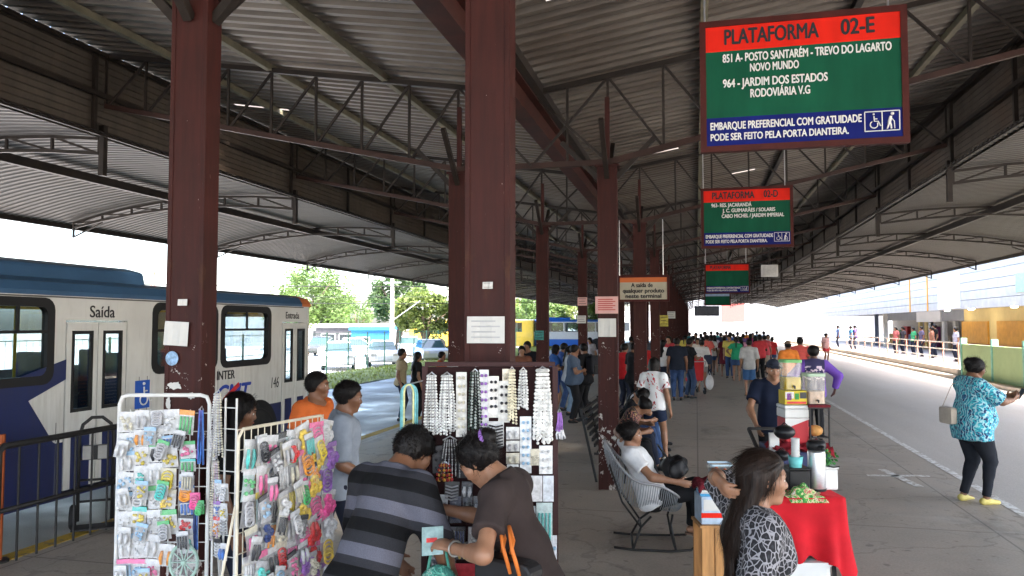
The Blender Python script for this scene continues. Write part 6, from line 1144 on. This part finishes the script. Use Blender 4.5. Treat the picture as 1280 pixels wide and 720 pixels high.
m2 = person('woman in dark brown blouse with hair tied back, reaching over the maroon board', (p.x, p.y, 0), R(84), 1.68, 'f', .93, 'tan', (fab((.042, .030, .028)), 'short', -.16, .012), (BLK, 'pants'), BLACK, 'bun', lean=9, lean2=13, nod=22, turn=-4, L=((-.23, .29, 1.13), (-1, -.6, -.5)), Rr=((.10, .52, 1.22), (.6, -.3, -.6)), handL=((.30, .93, .10), (.35, 0, -1), .6), handR=((-.1, 1, -.1), (-.2, 0, -1), .4), vox=.0092, seed=2)
hp = m2['hp']; b = MB(); c = Vector(hp(0, -.102, .056)); d = Vector(m2['Rh'] @ V(0, -1, -.3)).normalized(); u = d.orthogonal().normalized(); w = d.cross(u); b.tube([c+(u*math.cos(a)+w*math.sin(a))*.043 for a in [6.283*k/14 for k in range(14)]], .012, 7, closed=True); b.build('hair_tie', mat('lilac_tie', (.30, .14, .48), .8), m2['root'], smooth=True)
b = MB(); wr = m2['arm']['L'][4]; el = m2['arm']['L'][3]; dd = Vector(wr-el).normalized(); u = dd.orthogonal().normalized(); w = dd.cross(u); c = Vector(wr)-dd*.015; b.tube([c+(u*math.cos(a)+w*math.sin(a))*.034 for a in [6.283*k/16 for k in range(16)]], .005, 6, closed=True); b.build('bracelet', mat('bead_bracelet', (.4, .38, .35), .3, metal=.5), m2['root'], smooth=True)
q = wpos(m2, (-.24, .02, .82)); t = thing('shoulder_bag', 'black shoulder bag with orange straps under the arm of the woman in brown', 'bag', q, R(66)); b = MB(); b.prism(rrect(-.16, 0, .16, .30, .05), (0, .05, 0), (1, 0, 0), (0, 0, 1), (0, -.10, 0)); b.build('pouch', mat('black_leather', (.014, .013, .014), .45, .2), t, rot=(0, 0, R(90)), bevel=.015); OS = mat('orange_strap', (.65, .17, .03), .6)
for o_ in (-.02, .03): b = MB(); b.tube([(-.05, o_-.08, .25), (-.065, o_-.05, .36), (-.02, o_, .44), (.05, o_+.03, .36), (.04, o_+.05, .25)], .009, 7); b.build('strap', OS, t, smooth=True)
q = wpos(m2, tuple(m2['arm']['L'][4]+V(.03, .12, -.02))); t = thing('clear_packet', 'small clear packet held by the woman in brown', 'packet', q, R(30)); MB().box((-.05, -.004, -.03), (.05, .004, .10)).build('film', mat('aqua_film', (.35, .5, .5), .15, .3, 30, alpha=.75), t); MB().box((-.03, -.007, .03), (.02, -.0045, .05)).build('trinket', pc((.6, .05, .05)), t)
t = thing('green_tote', 'green patterned bag hanging low between the two shoppers', 'bag', C(548, 738, 3.62), R(20)); b = MB(); b.ball((0, 0, 0), (.10, .06, .12), 0, 18, 12); b.build('pouch', mat_print('tote_print', [(0, (.03, .15, .12)), (.45, (.10, .38, .28)), (.55, (.4, .5, .42)), (.6, (.05, .22, .18))], 20, 2), t, smooth=True); b = MB(); b.tube([(-.05, 0, .10), (-.03, 0, .2), (.03, 0, .2), (.05, 0, .10)], .008, 6); b.build('handle', pc((.05, .2, .15)), t)
p = C(945, 720, 3.28); BRH = mat_hair('hair_brown_black', (.015, .0085, .006))
m3 = person('woman in leopard print blouse holding back her long dark hair, in profile', (p.x, p.y, 0), R(13.47-88), 1.60, 'f', .98, 'tan', (mat_leopard(), 'half', -.18, .010), (BLK, 'pants'), BLACK, 'long', nod=4, turn=-6, L=((-.080, -.140, 1.478), (-.32, -.065, 1.43), True), handL=((.92, .16, -.34), (-.2, .95, .2), .55), Rr=((.24, .06, .88), (.3, -1, 0)), vox=.0080, hairm=BRH, seed=3)
b = MB(); tp_ = m3['tp']; b.tube([tp_(.062*math.cos(a)*1.05, -.012+.058*math.sin(a), .492+.010*math.sin(a)*-1) for a in [6.283*k/24 for k in range(24)]], .0022, 5, closed=True); b.build('necklace', BLACK, m3['root'])
p = C(288, 600, 5.0); person('woman in a black top standing behind the two wire racks', (p.x, p.y, 0), R(-58), 1.70, 'f', 1.0, 'brown', (BLK, 'short'), (DJEAN, 'pants'), BLACK, 'bob', nod=12, vox=.0125, seed=4)
p = C(427, 600, 6.0); m5 = person('man in pale grey blue shirt holding papers behind the cream wire rack', (p.x, p.y, 0), R(-62), 1.70, 'm', 1.0, 'brown', (fab((.26, .29, .34)), 'half', -.12, .012), (DJEAN, 'pants'), BLACK, 'short', nod=10, Rr=((.20, .20, .98), (.5, -1, -.2)), L=((-.22, .06, .9), (-.6, -1, 0)), vox=.012, seed=5)
t = thing('papers', 'folded white papers in the hand of the man in pale grey blue', 'papers', wpos(m5, tuple(m5['arm']['R'][4]+V(-.02, .13, -.0))), R(-40)); b = MB()
for k in range(3): b.box((-.09+.008*k, -.06, -.002+.006*k), (.09+.008*k, .07, .001+.006*k))
b.build('sheets', WHITE, t, rot=(R(25), 0, 0))
p = C(392, 600, 7.05); person('man in an orange shirt beside the front door of the bus', (p.x, p.y, 0), R(-100), 1.70, 'm', 1.08, 'brown', (fab((.58, .13, .03)), 'short'), (DJEAN, 'pants'), BLACK, 'short', turn=20, vox=.0125, seed=6)
g = G(501, 526, -.2); person('man in a tan shirt and dark jeans standing on the left road', g, R(-75), 1.75, 'm', 1.0, 'brown', (fab((.33, .27, .17)), 'short'), (DJEAN, 'pants'), BLACK, 'short', vox=.016, seed=7)
g = G(521, 524, -.2); person('long haired woman in black beside the man in tan', g, R(-50), 1.66, 'f', .98, 'tan', (BLK, 'short'), (BLK, 'pants'), BLACK, 'long', vox=.016, seed=8)
g = G(551, 521, -.2); person('person in orange behind the twin maroon column', g, R(-80), 1.65, 'm', 1.0, 'brown', (fab((.60, .14, .04)), 'short'), (DJEAN, 'pants'), BLACK, 'short', vox=.02, seed=9)
# right: woman with the phone
g = G(1218, 628); BATIK = mat_print('blue_batik', [(0, (.008, .022, .085)), (.40, (.02, .12, .24)), (.47, (.02, .30, .38)), (.56, (.05, .44, .50)), (.66, (.40, .62, .66))], 9, 4.0)
m10 = person('large woman in turquoise print blouse and black leggings looking at her phone', g, R(-72), 1.74, 'f', 1.42, 'brown', (BATIK, 'half', -.20, .012), (fab((.016, .018, .024)), 'pants', .002), mat('yellow_shoe', (.62, .52, .16), .5), 'bun', nod=18, Rr=((.12, .44, 1.24), (.8, -.7, -.4)), L=((-.02, .46, 1.26), (-.9, -.5, -.4)), handR=((-.25, .85, .35), (-.6, 0, .5), .5), handL=((.2, .9, .3), (.6, 0, .5), .5), vox=.0120, legL=((-.11, -.06, .08), (0, 1, 0), 12), legR=((.13, .06, .08), (0, 1, 0), -8), seed=10)
q = wpos(m10, (.05, .60, 1.31)); t = thing('mobile_phone', 'black phone held by the woman in turquoise print', 'phone', q, R(-72)); MB().box((-.037, -.005, -.075), (.037, .005, .075)).build('case', BLACK, t, rot=(R(-35), 0, 0), bevel=.003); MB().box((-.033, -.0062, -.068), (.033, -.0052, .068)).build('screen', mat('phone_screen', (.1, .12, .15), .1), t, rot=(R(-35), 0, 0))
q = wpos(m10, (-.10, -.24, .94)); t = thing('handbag', 'small beige handbag behind the woman in turquoise print', 'bag', q, R(-72)); b = MB(); b.prism(rrect(-.12, 0, .12, .20, .03), (0, .04, 0), (1, 0, 0), (0, 0, 1), (0, -.08, 0)); b.build('pouch', mat('beige_bag', (.50, .42, .34), .6), t, bevel=.01); b = MB(); b.tube([(-.1, 0, .2), (-.05, .1, .48), (.1, .2, .52)], .006, 6); b.build('strap', mat('beige_bag', (.5, .4, .3)), t)
hp = m10['hp']; b = MB()
for s_ in (-1, 1): b.tube([hp(s_*.032+.022*math.cos(a), .098, .004+.017*math.sin(a)) for a in [6.283*k/14 for k in range(14)]], .002, 5, closed=True); b.tube([hp(s_*.054, .096, .008), hp(s_*.078, .0, .012)], .002, 5)
b.tube([hp(-.01, .10, .008), hp(.01, .10, .008)], .002, 5); b.build('glasses', BLACK, m10['root'])
# woman in the string chair
m11 = person('woman in white reclining in the grey string chair with a black bag on her lap', (CHX, CHY, 0), CHR, 1.64, 'f', 1.08, 'tan', (WHT, 'short', -.1, .01), (BLK, 'pants', .012), SAND, 'bun', pelvis=(0, -.01, .50), lean=-28, lean2=4, nod=24, turn=-14, L=((-.10, -.30, 1.02), (-1, -.2, .2)), Rr=((.27, .22, .66), (.8, -.7, -.5)), legL=((-.10, .40, .16), (0, 1, .9), 5, 10), legR=((.10, .46, .12), (0, 1, .9), -5, 10), vox=.0115, seed=11)
q = wpos(m11, (0, .20, .66)); t = thing('black_handbag', 'soft black bag lying on the lap of the woman in the string chair', 'bag', q, CHR); surf('pouch', [Pr(V(-.10, .02, .06), V(.10, .0, .07), .085, .075, k=.06), Pr(V(-.06, .07, .12), V(.07, .05, .10), .07, .08, k=.06), Pr(V(-.05, -.05, .09), V(.05, -.05, .13), .07, .055, k=.06)], .012, mat('soft_black_bag', (.012, .012, .013), .5, .3, 10), t, fold=.011, seed=4, foldscale=1.6); b = MB(); b.tube([(-.1, -.05, .18), (-.06, -.14, .3), (.06, -.14, .3), (.1, -.05, .18)], .008, 6); b.build('strap', BLACK, t)
# white shirt with red marks, seen from behind
def mat_redmarks():
    m, nt, bs = base('white_red_marks'); v = _coords(nt, 'Object', (1, 1, .7)); f = _noise(nt, 7, 3, .6, v, 2.5); nt.links.new(_ramp(nt, f, [(.585, (.74, .74, .75)), (.60, (.5, .03, .04)), (.66, (.06, .02, .03))], 'CONSTANT'), bs.inputs['Base Color']); bs.inputs['Roughness'].default_value = .9; return m
g = G(818, 577); person('woman in white shirt with red marks and navy shorts, standing with her back turned', g, R(-12), 1.62, 'f', 1.02, 'tan', (mat_redmarks(), 'short', -.08, .012), (fab((.018, .028, .06)), 'shorts'), mat('white_shoe', (.65, .62, .58), .6), 'bob', nod=8, legR=((.16, .10, .075), (0, 1, 0), -20), legL=((-.04, -.02, .075), (0, 1, 0), 0), vox=.0135, seed=12)
PAT = mat_print('dark_floral', [(0, (.02, .012, .015)), (.45, (.05, .03, .03)), (.52, (.4, .12, .12)), (.58, (.3, .28, .08)), (.63, (.02, .012, .015))], 18, 1.5, wave=False)
def sitter(label, y, top, bot, hair, lean, seed, sex='f', arms=None, skin='tan', vox=.015, x=-1.10): return person(label, (x, y, 0), R(-90), 1.64, sex, 1.02, skin, top, bot, BLACK, hair, pelvis=(0, 0, .53), lean=lean, lean2=12, nod=18, L=arms and arms[0] or ((-.12, .40, .66), (-.6, -.6, -.3)), Rr=arms and arms[1] or ((.12, .40, .66), (.6, -.6, -.3)), legL=((-.12, .44, .08), (0, 1, .5), 8), legR=((.13, .52, .08), (0, 1, .5), -5), vox=vox, seed=seed, group='people sitting on the benches')
sitter('woman in dark floral top and black trousers sitting nearest on the slatted bench', 11.0, (PAT, 'short'), (BLK, 'pants'), 'bun', 24, 13)
sitter('person in black resting a cheek on one hand, second on the bench', 11.75, (BLK, 'short'), (DJEAN, 'pants'), 'short', 14, 14, 'm', (((-.1, .36, .66), (-.6, -.6, -.3)), ((.06, .26, 1.02), (.7, .3, -1))))
sitter('person in a bright green and pink print sitting third on the bench', 12.35, (mat_print('green_pink', [(0, (.03, .2, .1)), (.5, (.5, .08, .2)), (.58, (.1, .35, .3)), (.66, (.02, .02, .02))], 16, 1.5), 'short'), (JEAN, 'pants'), 'pony', 20, 15)
sitter('woman in white top sitting fourth along the benches', 12.95, (WHT, 'short'), (JEAN, 'pants'), 'long', 10, 26)
sitter('person in orange sitting beyond the man in pale jeans', 14.2, (fab((.6, .2, .05)), 'short'), (DJEAN, 'pants'), 'short', 16, 27, 'm', skin='brown', vox=.018)
sitter('man in pale blue jeans sitting on the farther bench', 13.5, (fab((.2, .05, .05)), 'short'), (mat('pale_denim', (.16, .24, .36), .85, .3, 5), 'pants'), 'short', 12, 16, 'm', skin='brown', vox=.018)
# cart seller and the three behind him
p = C(968, 600, 9.0); person('young man in navy polo and cap pushing the vending cart, facing the camera', (p.x, p.y, 0), R(180+6), 1.74, 'm', .98, 'tan', (fab((.012, .017, .038)), 'short', -.1, .008), (BLK, 'pants'), BLACK, 'short', nod=6, L=((-.16, .40, 1.02), (-.9, -.5, -.2)), Rr=((.25, .32, 1.00), (.9, -.5, -.2)), cap=mat('navy_cap', (.02, .024, .04), .8), vox=.0120, seed=17)
def mat_purple():
    m, nt, bs = base('purple_print'); v = _coords(nt, 'Object', (1, .2, 1)); z = nt.nodes.new('ShaderNodeSeparateXYZ'); nt.links.new(_coords(nt), z.inputs[0]); ax = _math(nt, 'ABSOLUTE', z.outputs[0]); inside = _math(nt, 'LESS_THAN', ax, .17)
    f = _noise(nt, 24, 1, .4, v, .4); band = _math(nt, 'MULTIPLY', _math(nt, 'GREATER_THAN', z.outputs[2], 1.14), _math(nt, 'LESS_THAN', z.outputs[2], 1.40)); wt = _math(nt, 'MULTIPLY', _math(nt, 'MULTIPLY', inside, band), _math(nt, 'GREATER_THAN', f, .52))
    c = _mix(nt, inside, (.15, .06, .40), (.035, .03, .10)); nt.links.new(_mix(nt, wt, c, (.62, .5, .58)), bs.inputs['Base Color']); bs.inputs['Roughness'].default_value = .8; return m
p = C(1020, 600, 14.0); person('person in purple long sleeved shirt with white print on the back, beside the cart seller', (p.x, p.y, 0), R(0), 1.74, 'm', 1.05, 'dark', (mat_purple(), 'long', -.12, .02), (BLK, 'pants'), BLACK, 'afro', Rr=((.36, .02, .98), (1, -.4, 0)), L=((-.30, .1, .98), (-1, -.4, 0)), vox=.015, seed=18)
p = C(988, 600, 20.0); person('person in bright orange shirt and cap behind the cart seller', (p.x, p.y, 0), R(20), 1.72, 'm', 1.08, 'brown', (fab((.68, .20, .035)), 'short', -.12, .01), (JEAN, 'pants'), BLACK, 'short', cap=mat('dull_cap', (.2, .13, .09), .8), vox=.018, seed=19)
p = C(1003, 600, 21.0); person('tall person in coral shirt behind the one in orange', (p.x, p.y, 0), R(-10), 1.80, 'm', 1.08, 'brown', (fab((.62, .10, .085)), 'short', -.12, .01), (JEAN, 'pants'), BLACK, 'short', vox=.018, seed=20)

# ---------------------------------------------------------------- the waiting crowd
WG = 'people waiting on the platform'
def stand(label, px, d, rz, H, sex, top, bottom, hair, skin='brown', fat=1.0, slv='short', z=0, group=WG, feet=None, skirt=None, vox=None, arms={}, shoes=BLACK, cap=None, hem=-.1):
    p = C(px, 420, d); seed = int(px*7+d*13) % 997; rr = random.Random(seed); a = rr.uniform(-.05, .05)
    return person(label, (p.x, p.y, z), R(rz), H, sex, fat, skin, (top if not isinstance(top, tuple) else fab(top), slv, hem, .01), None if bottom is None else ((fab(bottom[1]) if isinstance(bottom[1], tuple) else bottom[1]), bottom[0]), shoes, hair, nod=rr.uniform(0, 14), turn=rr.uniform(-18, 18), legL=((-.10, -.01+a, .075), (0, 1, 0), 8), legR=((.10, -.01-a, .075), (0, 1, 0), -8), skirt=None if skirt is None else (fab(skirt[0]) if isinstance(skirt[0], tuple) else skirt[0], skirt[1]), vox=vox or min(.028, max(.014, d*.0011)), cap=cap, seed=seed, group=group, **arms)
FOLD = dict(L=((-.02, .22, 1.08), (-.8, -.6, -.2)), Rr=((.05, .22, 1.14), (.8, -.6, -.2))); PHONE = dict(L=((-.14, .08, .9), (-.6, -1, 0)), Rr=((.10, .30, 1.18), (.8, -.6, -.4))); HIP = dict(L=((-.21, .02, .98), (-1, -.6, 0)), Rr=((.24, .02, .85), (.4, -1, 0)))
stand('large man in dark navy shirt and blue jeans with his back turned', 846, 22, 4, 1.76, 'm', (.014, .018, .030), ('pants', JEAN), 'short', fat=1.22)
stand('man in black shirt and dark jeans beside the large man in navy', 861, 22.6, -60, 1.74, 'm', (.012, .012, .014), ('pants', mat('mid_denim', (.03, .05, .10), .85, .3, 5)), 'short', arms=PHONE)
stand('woman in white top and grey skirt with a dark shoulder bag', 877, 24.8, 6, 1.66, 'f', (.66, .64, .62), None, 'bun', 'tan', skirt=((.22, .21, .21), -.30), shoes=SAND)
q = C(884.5, 449, 24.7); t = thing('shoulder_bag', 'dark shoulder bag of the woman in white top and grey skirt', 'bag', q, R(10)); b = MB(); b.prism(rrect(-.13, -.16, .13, .14, .05), (0, .05, 0), (1, 0, 0), (0, 0, 1), (0, -.12, 0)); b.build('pouch', mat('navy_bag', (.02, .03, .06), .6), t); b = MB(); b.tube([(-.1, 0, .12), (-.12, 0, .38), (-.02, 0, .42)], .015, 6); b.build('strap', BLACK, t)
q = C(887, 478, 24.6); t = thing('plastic_bag', 'white plastic carrier bag beside the woman in grey skirt', 'bag', q, 0); b = MB(); b.ball((0, 0, 0), (.13, .09, .24), 0, 14, 10); b.build('pouch', mat('white_plastic', (.7, .7, .7), .4), t, smooth=True); b = MB(); b.tube([(-.05, 0, .2), (0, 0, .34), (.05, 0, .2)], .012, 6); b.build('handle', mat('white_plastic', (.7, .7, .7)), t)
stand('man in pale grey long sleeved shirt and blue shorts, standing alone with his back turned', 936, 23.4, 2, 1.70, 'm', (.50, .49, .48), ('long_shorts', (.05, .12, .26)), 'short', 'tan', slv='half', shoes=SAND, hem=-.14)
stand('woman in maroon dress among the crowd', 905, 32, 5, 1.66, 'f', (.12, .015, .025), None, 'bun', 'brown', skirt=((.12, .015, .025), -.42), shoes=SAND)
stand('woman in green top and short denim skirt', 920, 29.5, -4, 1.66, 'f', (.03, .34, .17), None, 'pony', 'tan', skirt=(JEAN, -.34), shoes=SAND, arms=HIP)
stand('woman in pale lilac top and black shorts', 893, 35, 8, 1.68, 'f', (.38, .34, .42), ('shorts', BLK), 'long', 'tan', shoes=SAND)
stand('woman in deep pink top and dark trousers, hand on hip', 944, 33, -12, 1.66, 'f', (.50, .06, .13), ('pants', BLK), 'long', 'tan', arms=HIP)
stand('woman in coral top and beige skirt', 956, 33.5, 6, 1.68, 'f', (.62, .10, .12), None, 'bun', 'tan', fat=1.1, skirt=((.34, .28, .22), -.42), shoes=SAND)
stand('slim person in red shirt at the right end of the crowd', 965, 36, -20, 1.55, 'f', (.60, .04, .04), ('shorts', JEAN), 'short', 'brown')
stand('tall person in black with dark hair above the crowd, left of the lilac top', 881, 39, 170, 1.78, 'm', (.014, .014, .018), ('pants', DJEAN), 'afro', 'dark')
stand('man in bright blue shirt behind the woman in green', 913, 37, 5, 1.78, 'm', (.04, .12, .38), ('pants', DJEAN), 'short', 'brown')
stand('person in navy shirt behind the woman in maroon', 901, 40, -10, 1.72, 'm', (.02, .03, .08), ('pants', DJEAN), 'short')
stand('person in purple shirt behind the green and pink tops', 929, 38, 6, 1.70, 'f', (.12, .07, .20), ('pants', DJEAN), 'bun')
stand('person in grey shirt far back in the crowd centre', 922, 45, 8, 1.72, 'm', (.25, .25, .27), ('pants', DJEAN), 'short')
stand('person in magenta shirt right of the purple one', 938, 41, -8, 1.68, 'f', (.35, .03, .16), ('pants', DJEAN), 'long', 'tan')
stand('person in pale pink shirt behind the coral top', 950, 40, 12, 1.66, 'f', (.62, .30, .30), ('pants', DJEAN), 'bob', 'tan')
stand('man in white shirt in the rear left of the crowd', 870, 38, 160, 1.74, 'm', (.66, .66, .66), ('pants', DJEAN), 'short')
stand('man in dark red shirt in the rear left of the crowd', 866, 31, 10, 1.70, 'm', (.22, .02, .03), ('pants', BLK), 'short')
stand('person in teal shirt far back beside the columns', 862, 44, 10, 1.70, 'm', (.05, .25, .28), ('pants', DJEAN), 'short')
stand('woman in yellow top far back beside the columns', 856, 36, -30, 1.64, 'f', (.55, .42, .08), ('pants', DJEAN), 'pony')
stand('person in black shirt far back, right of the white shirt', 889, 47, 5, 1.74, 'm', (.02, .02, .024), ('pants', JEAN), 'short')
stand('person in brown shirt at the very back of the crowd', 908, 50, 5, 1.72, 'm', (.15, .08, .05), ('pants', DJEAN), 'short')
stand('person in light blue shirt at the very back of the crowd', 946, 50, 5, 1.72, 'm', (.25, .40, .55), ('pants', DJEAN), 'short')
stand('person in orange top at the very back of the crowd', 933, 52, 5, 1.68, 'f', (.60, .22, .05), ('pants', DJEAN), 'bun')
stand('woman in red shorts walking alone on the right road', 1032, 43, -150, 1.66, 'f', (.60, .35, .33), ('shorts', (.5, .04, .05)), 'bun', 'tan', group='people by the shops')
for i, (px, d, c, kind, hair, sx, l) in enumerate(((872, 29, (.60, .55, .50), 'f', 'long', 1, 'woman in cream top left of the grey skirt'), (883, 30, (.62, .12, .10), 'm', 'short', 0, 'man in tomato red shirt right of the grey skirt'), (889, 33, (.66, .64, .62), 'f', 'pony', 1, 'woman in white blouse left of the maroon dress'), (912, 31, (.64, .50, .12), 'm', 'short', 0, 'man in mustard shirt between the maroon and green tops'), (926, 32, (.60, .28, .40), 'f', 'long', 1, 'woman in rose top right of the green top'), (950, 30, (.55, .05, .06), 'm', 'short', 0, 'man in scarlet shirt behind the coral top'), (960, 39, (.62, .62, .64), 'f', 'bob', 1, 'woman in white far back at the right end'), (917, 42, (.66, .40, .36), 'f', 'pony', 1, 'woman in salmon top far back behind the blue shirt'), (897, 44, (.10, .45, .50), 'm', 'short', 0, 'man in turquoise far back left of the crowd centre'), (941, 46, (.66, .60, .30), 'f', 'bun', 1, 'woman in pale yellow far back right of the crowd centre'), (876, 43, (.45, .10, .30), 'f', 'long', 1, 'woman in plum top far back at the left end'), (955, 47, (.16, .30, .62), 'm', 'short', 0, 'man in cornflower blue far back at the right end'),
   (836, 27, (.50, .06, .07), 'm', 'short', 0, 'man in crimson behind the large man in navy'), (828, 25, (.62, .60, .58), 'f', 'long', 1, 'woman in white between the far columns'), (833, 31, (.62, .45, .08), 'f', 'bun', 1, 'woman in amber top between the far columns'), (818, 28, (.05, .05, .06), 'm', 'short', 0, 'man in charcoal leaning near the fourth central column'))):
    stand(l, px, d, random.uniform(-25, 25) if i % 3 else 170, 1.74 if kind == 'm' else 1.65, kind, c, ('pants', (JEAN, DJEAN, BLK)[i % 3]) if i % 2 else ('shorts', (JEAN, BLK)[i % 2]), hair, ('tan', 'brown', 'dark')[i % 3], fat=1.0+.06*(i % 3), arms=(FOLD, PHONE, {}, HIP)[i % 4])
# between the columns
stand('man in bright red shirt between the second and third central columns', 780, 19, -30, 1.68, 'm', (.50, .02, .025), ('pants', DJEAN), 'short')
stand('man in black with white print, beside the man in bright red', 791, 17.6, -60, 1.74, 'm', (.012, .012, .014), ('pants', BLK), 'short', arms=PHONE)
stand('small figure in red between the far central columns', 806, 24, 0, 1.55, 'f', (.55, .03, .03), ('pants', JEAN), 'short')
stand('person in grey behind the far central columns', 789, 29, 20, 1.70, 'm', (.2, .2, .21), ('pants', DJEAN), 'short')
stand('woman in teal mask and blue dress left of the second central column', 693, 18.6, -70, 1.66, 'f', (.03, .10, .32), None, 'bob', 'tan', skirt=((.03, .08, .26), -.42), arms=FOLD, shoes=SAND)
stand('person in royal blue shirt and jeans behind the grey haired man', 703, 19.4, -70, 1.68, 'm', (.03, .07, .22), ('pants', JEAN), 'short', arms=PHONE)
stand('man in slate blue shirt and black trousers, arms folded, left of the second central column', 716, 17.0, -80, 1.70, 'm', (.06, .085, .13), ('pants', BLK), 'short', fat=1.18, arms=FOLD)
stand('person in pale denim behind the man in slate blue', 711, 18.4, -60, 1.64, 'f', (.55, .56, .58), ('pants', mat('light_denim', (.22, .30, .40), .85, .3, 5)), 'pony', 'tan')
m_ = stand('man in black shirt carrying a black backpack, against the second central column', 731, 17.3, 60, 1.72, 'm', (.012, .012, .014), ('pants', BLK), 'short')
t = thing('backpack', 'black backpack on the man in black by the second central column', 'backpack', wpos(m_, (0, -.24, 1.05)), R(60)); b = MB(); b.prism(rrect(-.16, 0, .16, .42, .09), (0, .10, 0), (1, 0, 0), (0, 0, 1), (0, -.2, 0)); b.build('pouch', mat('backpack_black', (.012, .013, .018), .7), t, bevel=.04); MB().box((-.11, -.125, .05), (.11, -.10, .2)).build('pocket', BLACK, t, bevel=.01)
stand('person with long dark hair walking far behind the third left column', 738, 29, 150, 1.66, 'f', (.30, .28, .30), ('pants', BLK), 'long', 'tan')
stand('woman with a high bun just left of the second left column, above the board', 652, 17.5, -160, 1.66, 'f', (.20, .08, .05), ('pants', BLK), 'bun', 'tan')
stand('man with short hair in black beside the woman with the high bun', 660, 18.6, 170, 1.74, 'm', (.015, .015, .018), ('pants', DJEAN), 'short', 'brown')
# people along the shops
SG = 'people by the shops'
for px, c, H, l, rz, X in ((1047, (.10, .16, .35), 1.72, 'person in blue shirt at the far end of the pink railing', 90, 11.0), (1063, (.06, .22, .42), 1.70, 'person in sky blue leaning on the far railing', 80, 11.0), (1068, (.12, .08, .22), 1.74, 'person in dark violet beside the sky blue one on the far railing', 70, 11.3), (1119, (.35, .10, .10), 1.64, 'person in dull red by the shop opening', 120, 12.2), (1128, (.05, .05, .06), 1.66, 'person in black bending over goods by the shop opening', 100, 12.6), (1141, (.05, .30, .14), 1.62, 'person in green by the shop shelves', 100, 12.8), (1151, (.10, .09, .16), 1.70, 'person in dark purple by the first yellow pillar', 90, 12.4), (1168, (.012, .012, .014), 1.80, 'tall person in black in the shop doorway', 90, 13.0), (1164, (.30, .14, .10), 1.68, 'person in rust brown beside the tall one in black', 70, 12.4)):
    Y = GX(px, X); person(l, (X, Y, .35), R(rz), H, 'f' if px % 2 else 'm', 1.0, 'brown', (fab(c), 'short'), (DJEAN, 'pants'), BLACK, 'short' if px % 3 else 'pony', vox=.03, seed=px, group=SG)
Y = GX(1194, 12.4); person('person in lilac grey leaning over the green wall', (12.4, Y, .35), R(90), 1.66, 'f', 1.05, 'tan', (fab((.36, .36, .46)), 'short'), (DJEAN, 'pants'), BLACK, 'bun', vox=.026, seed=5, group=SG)
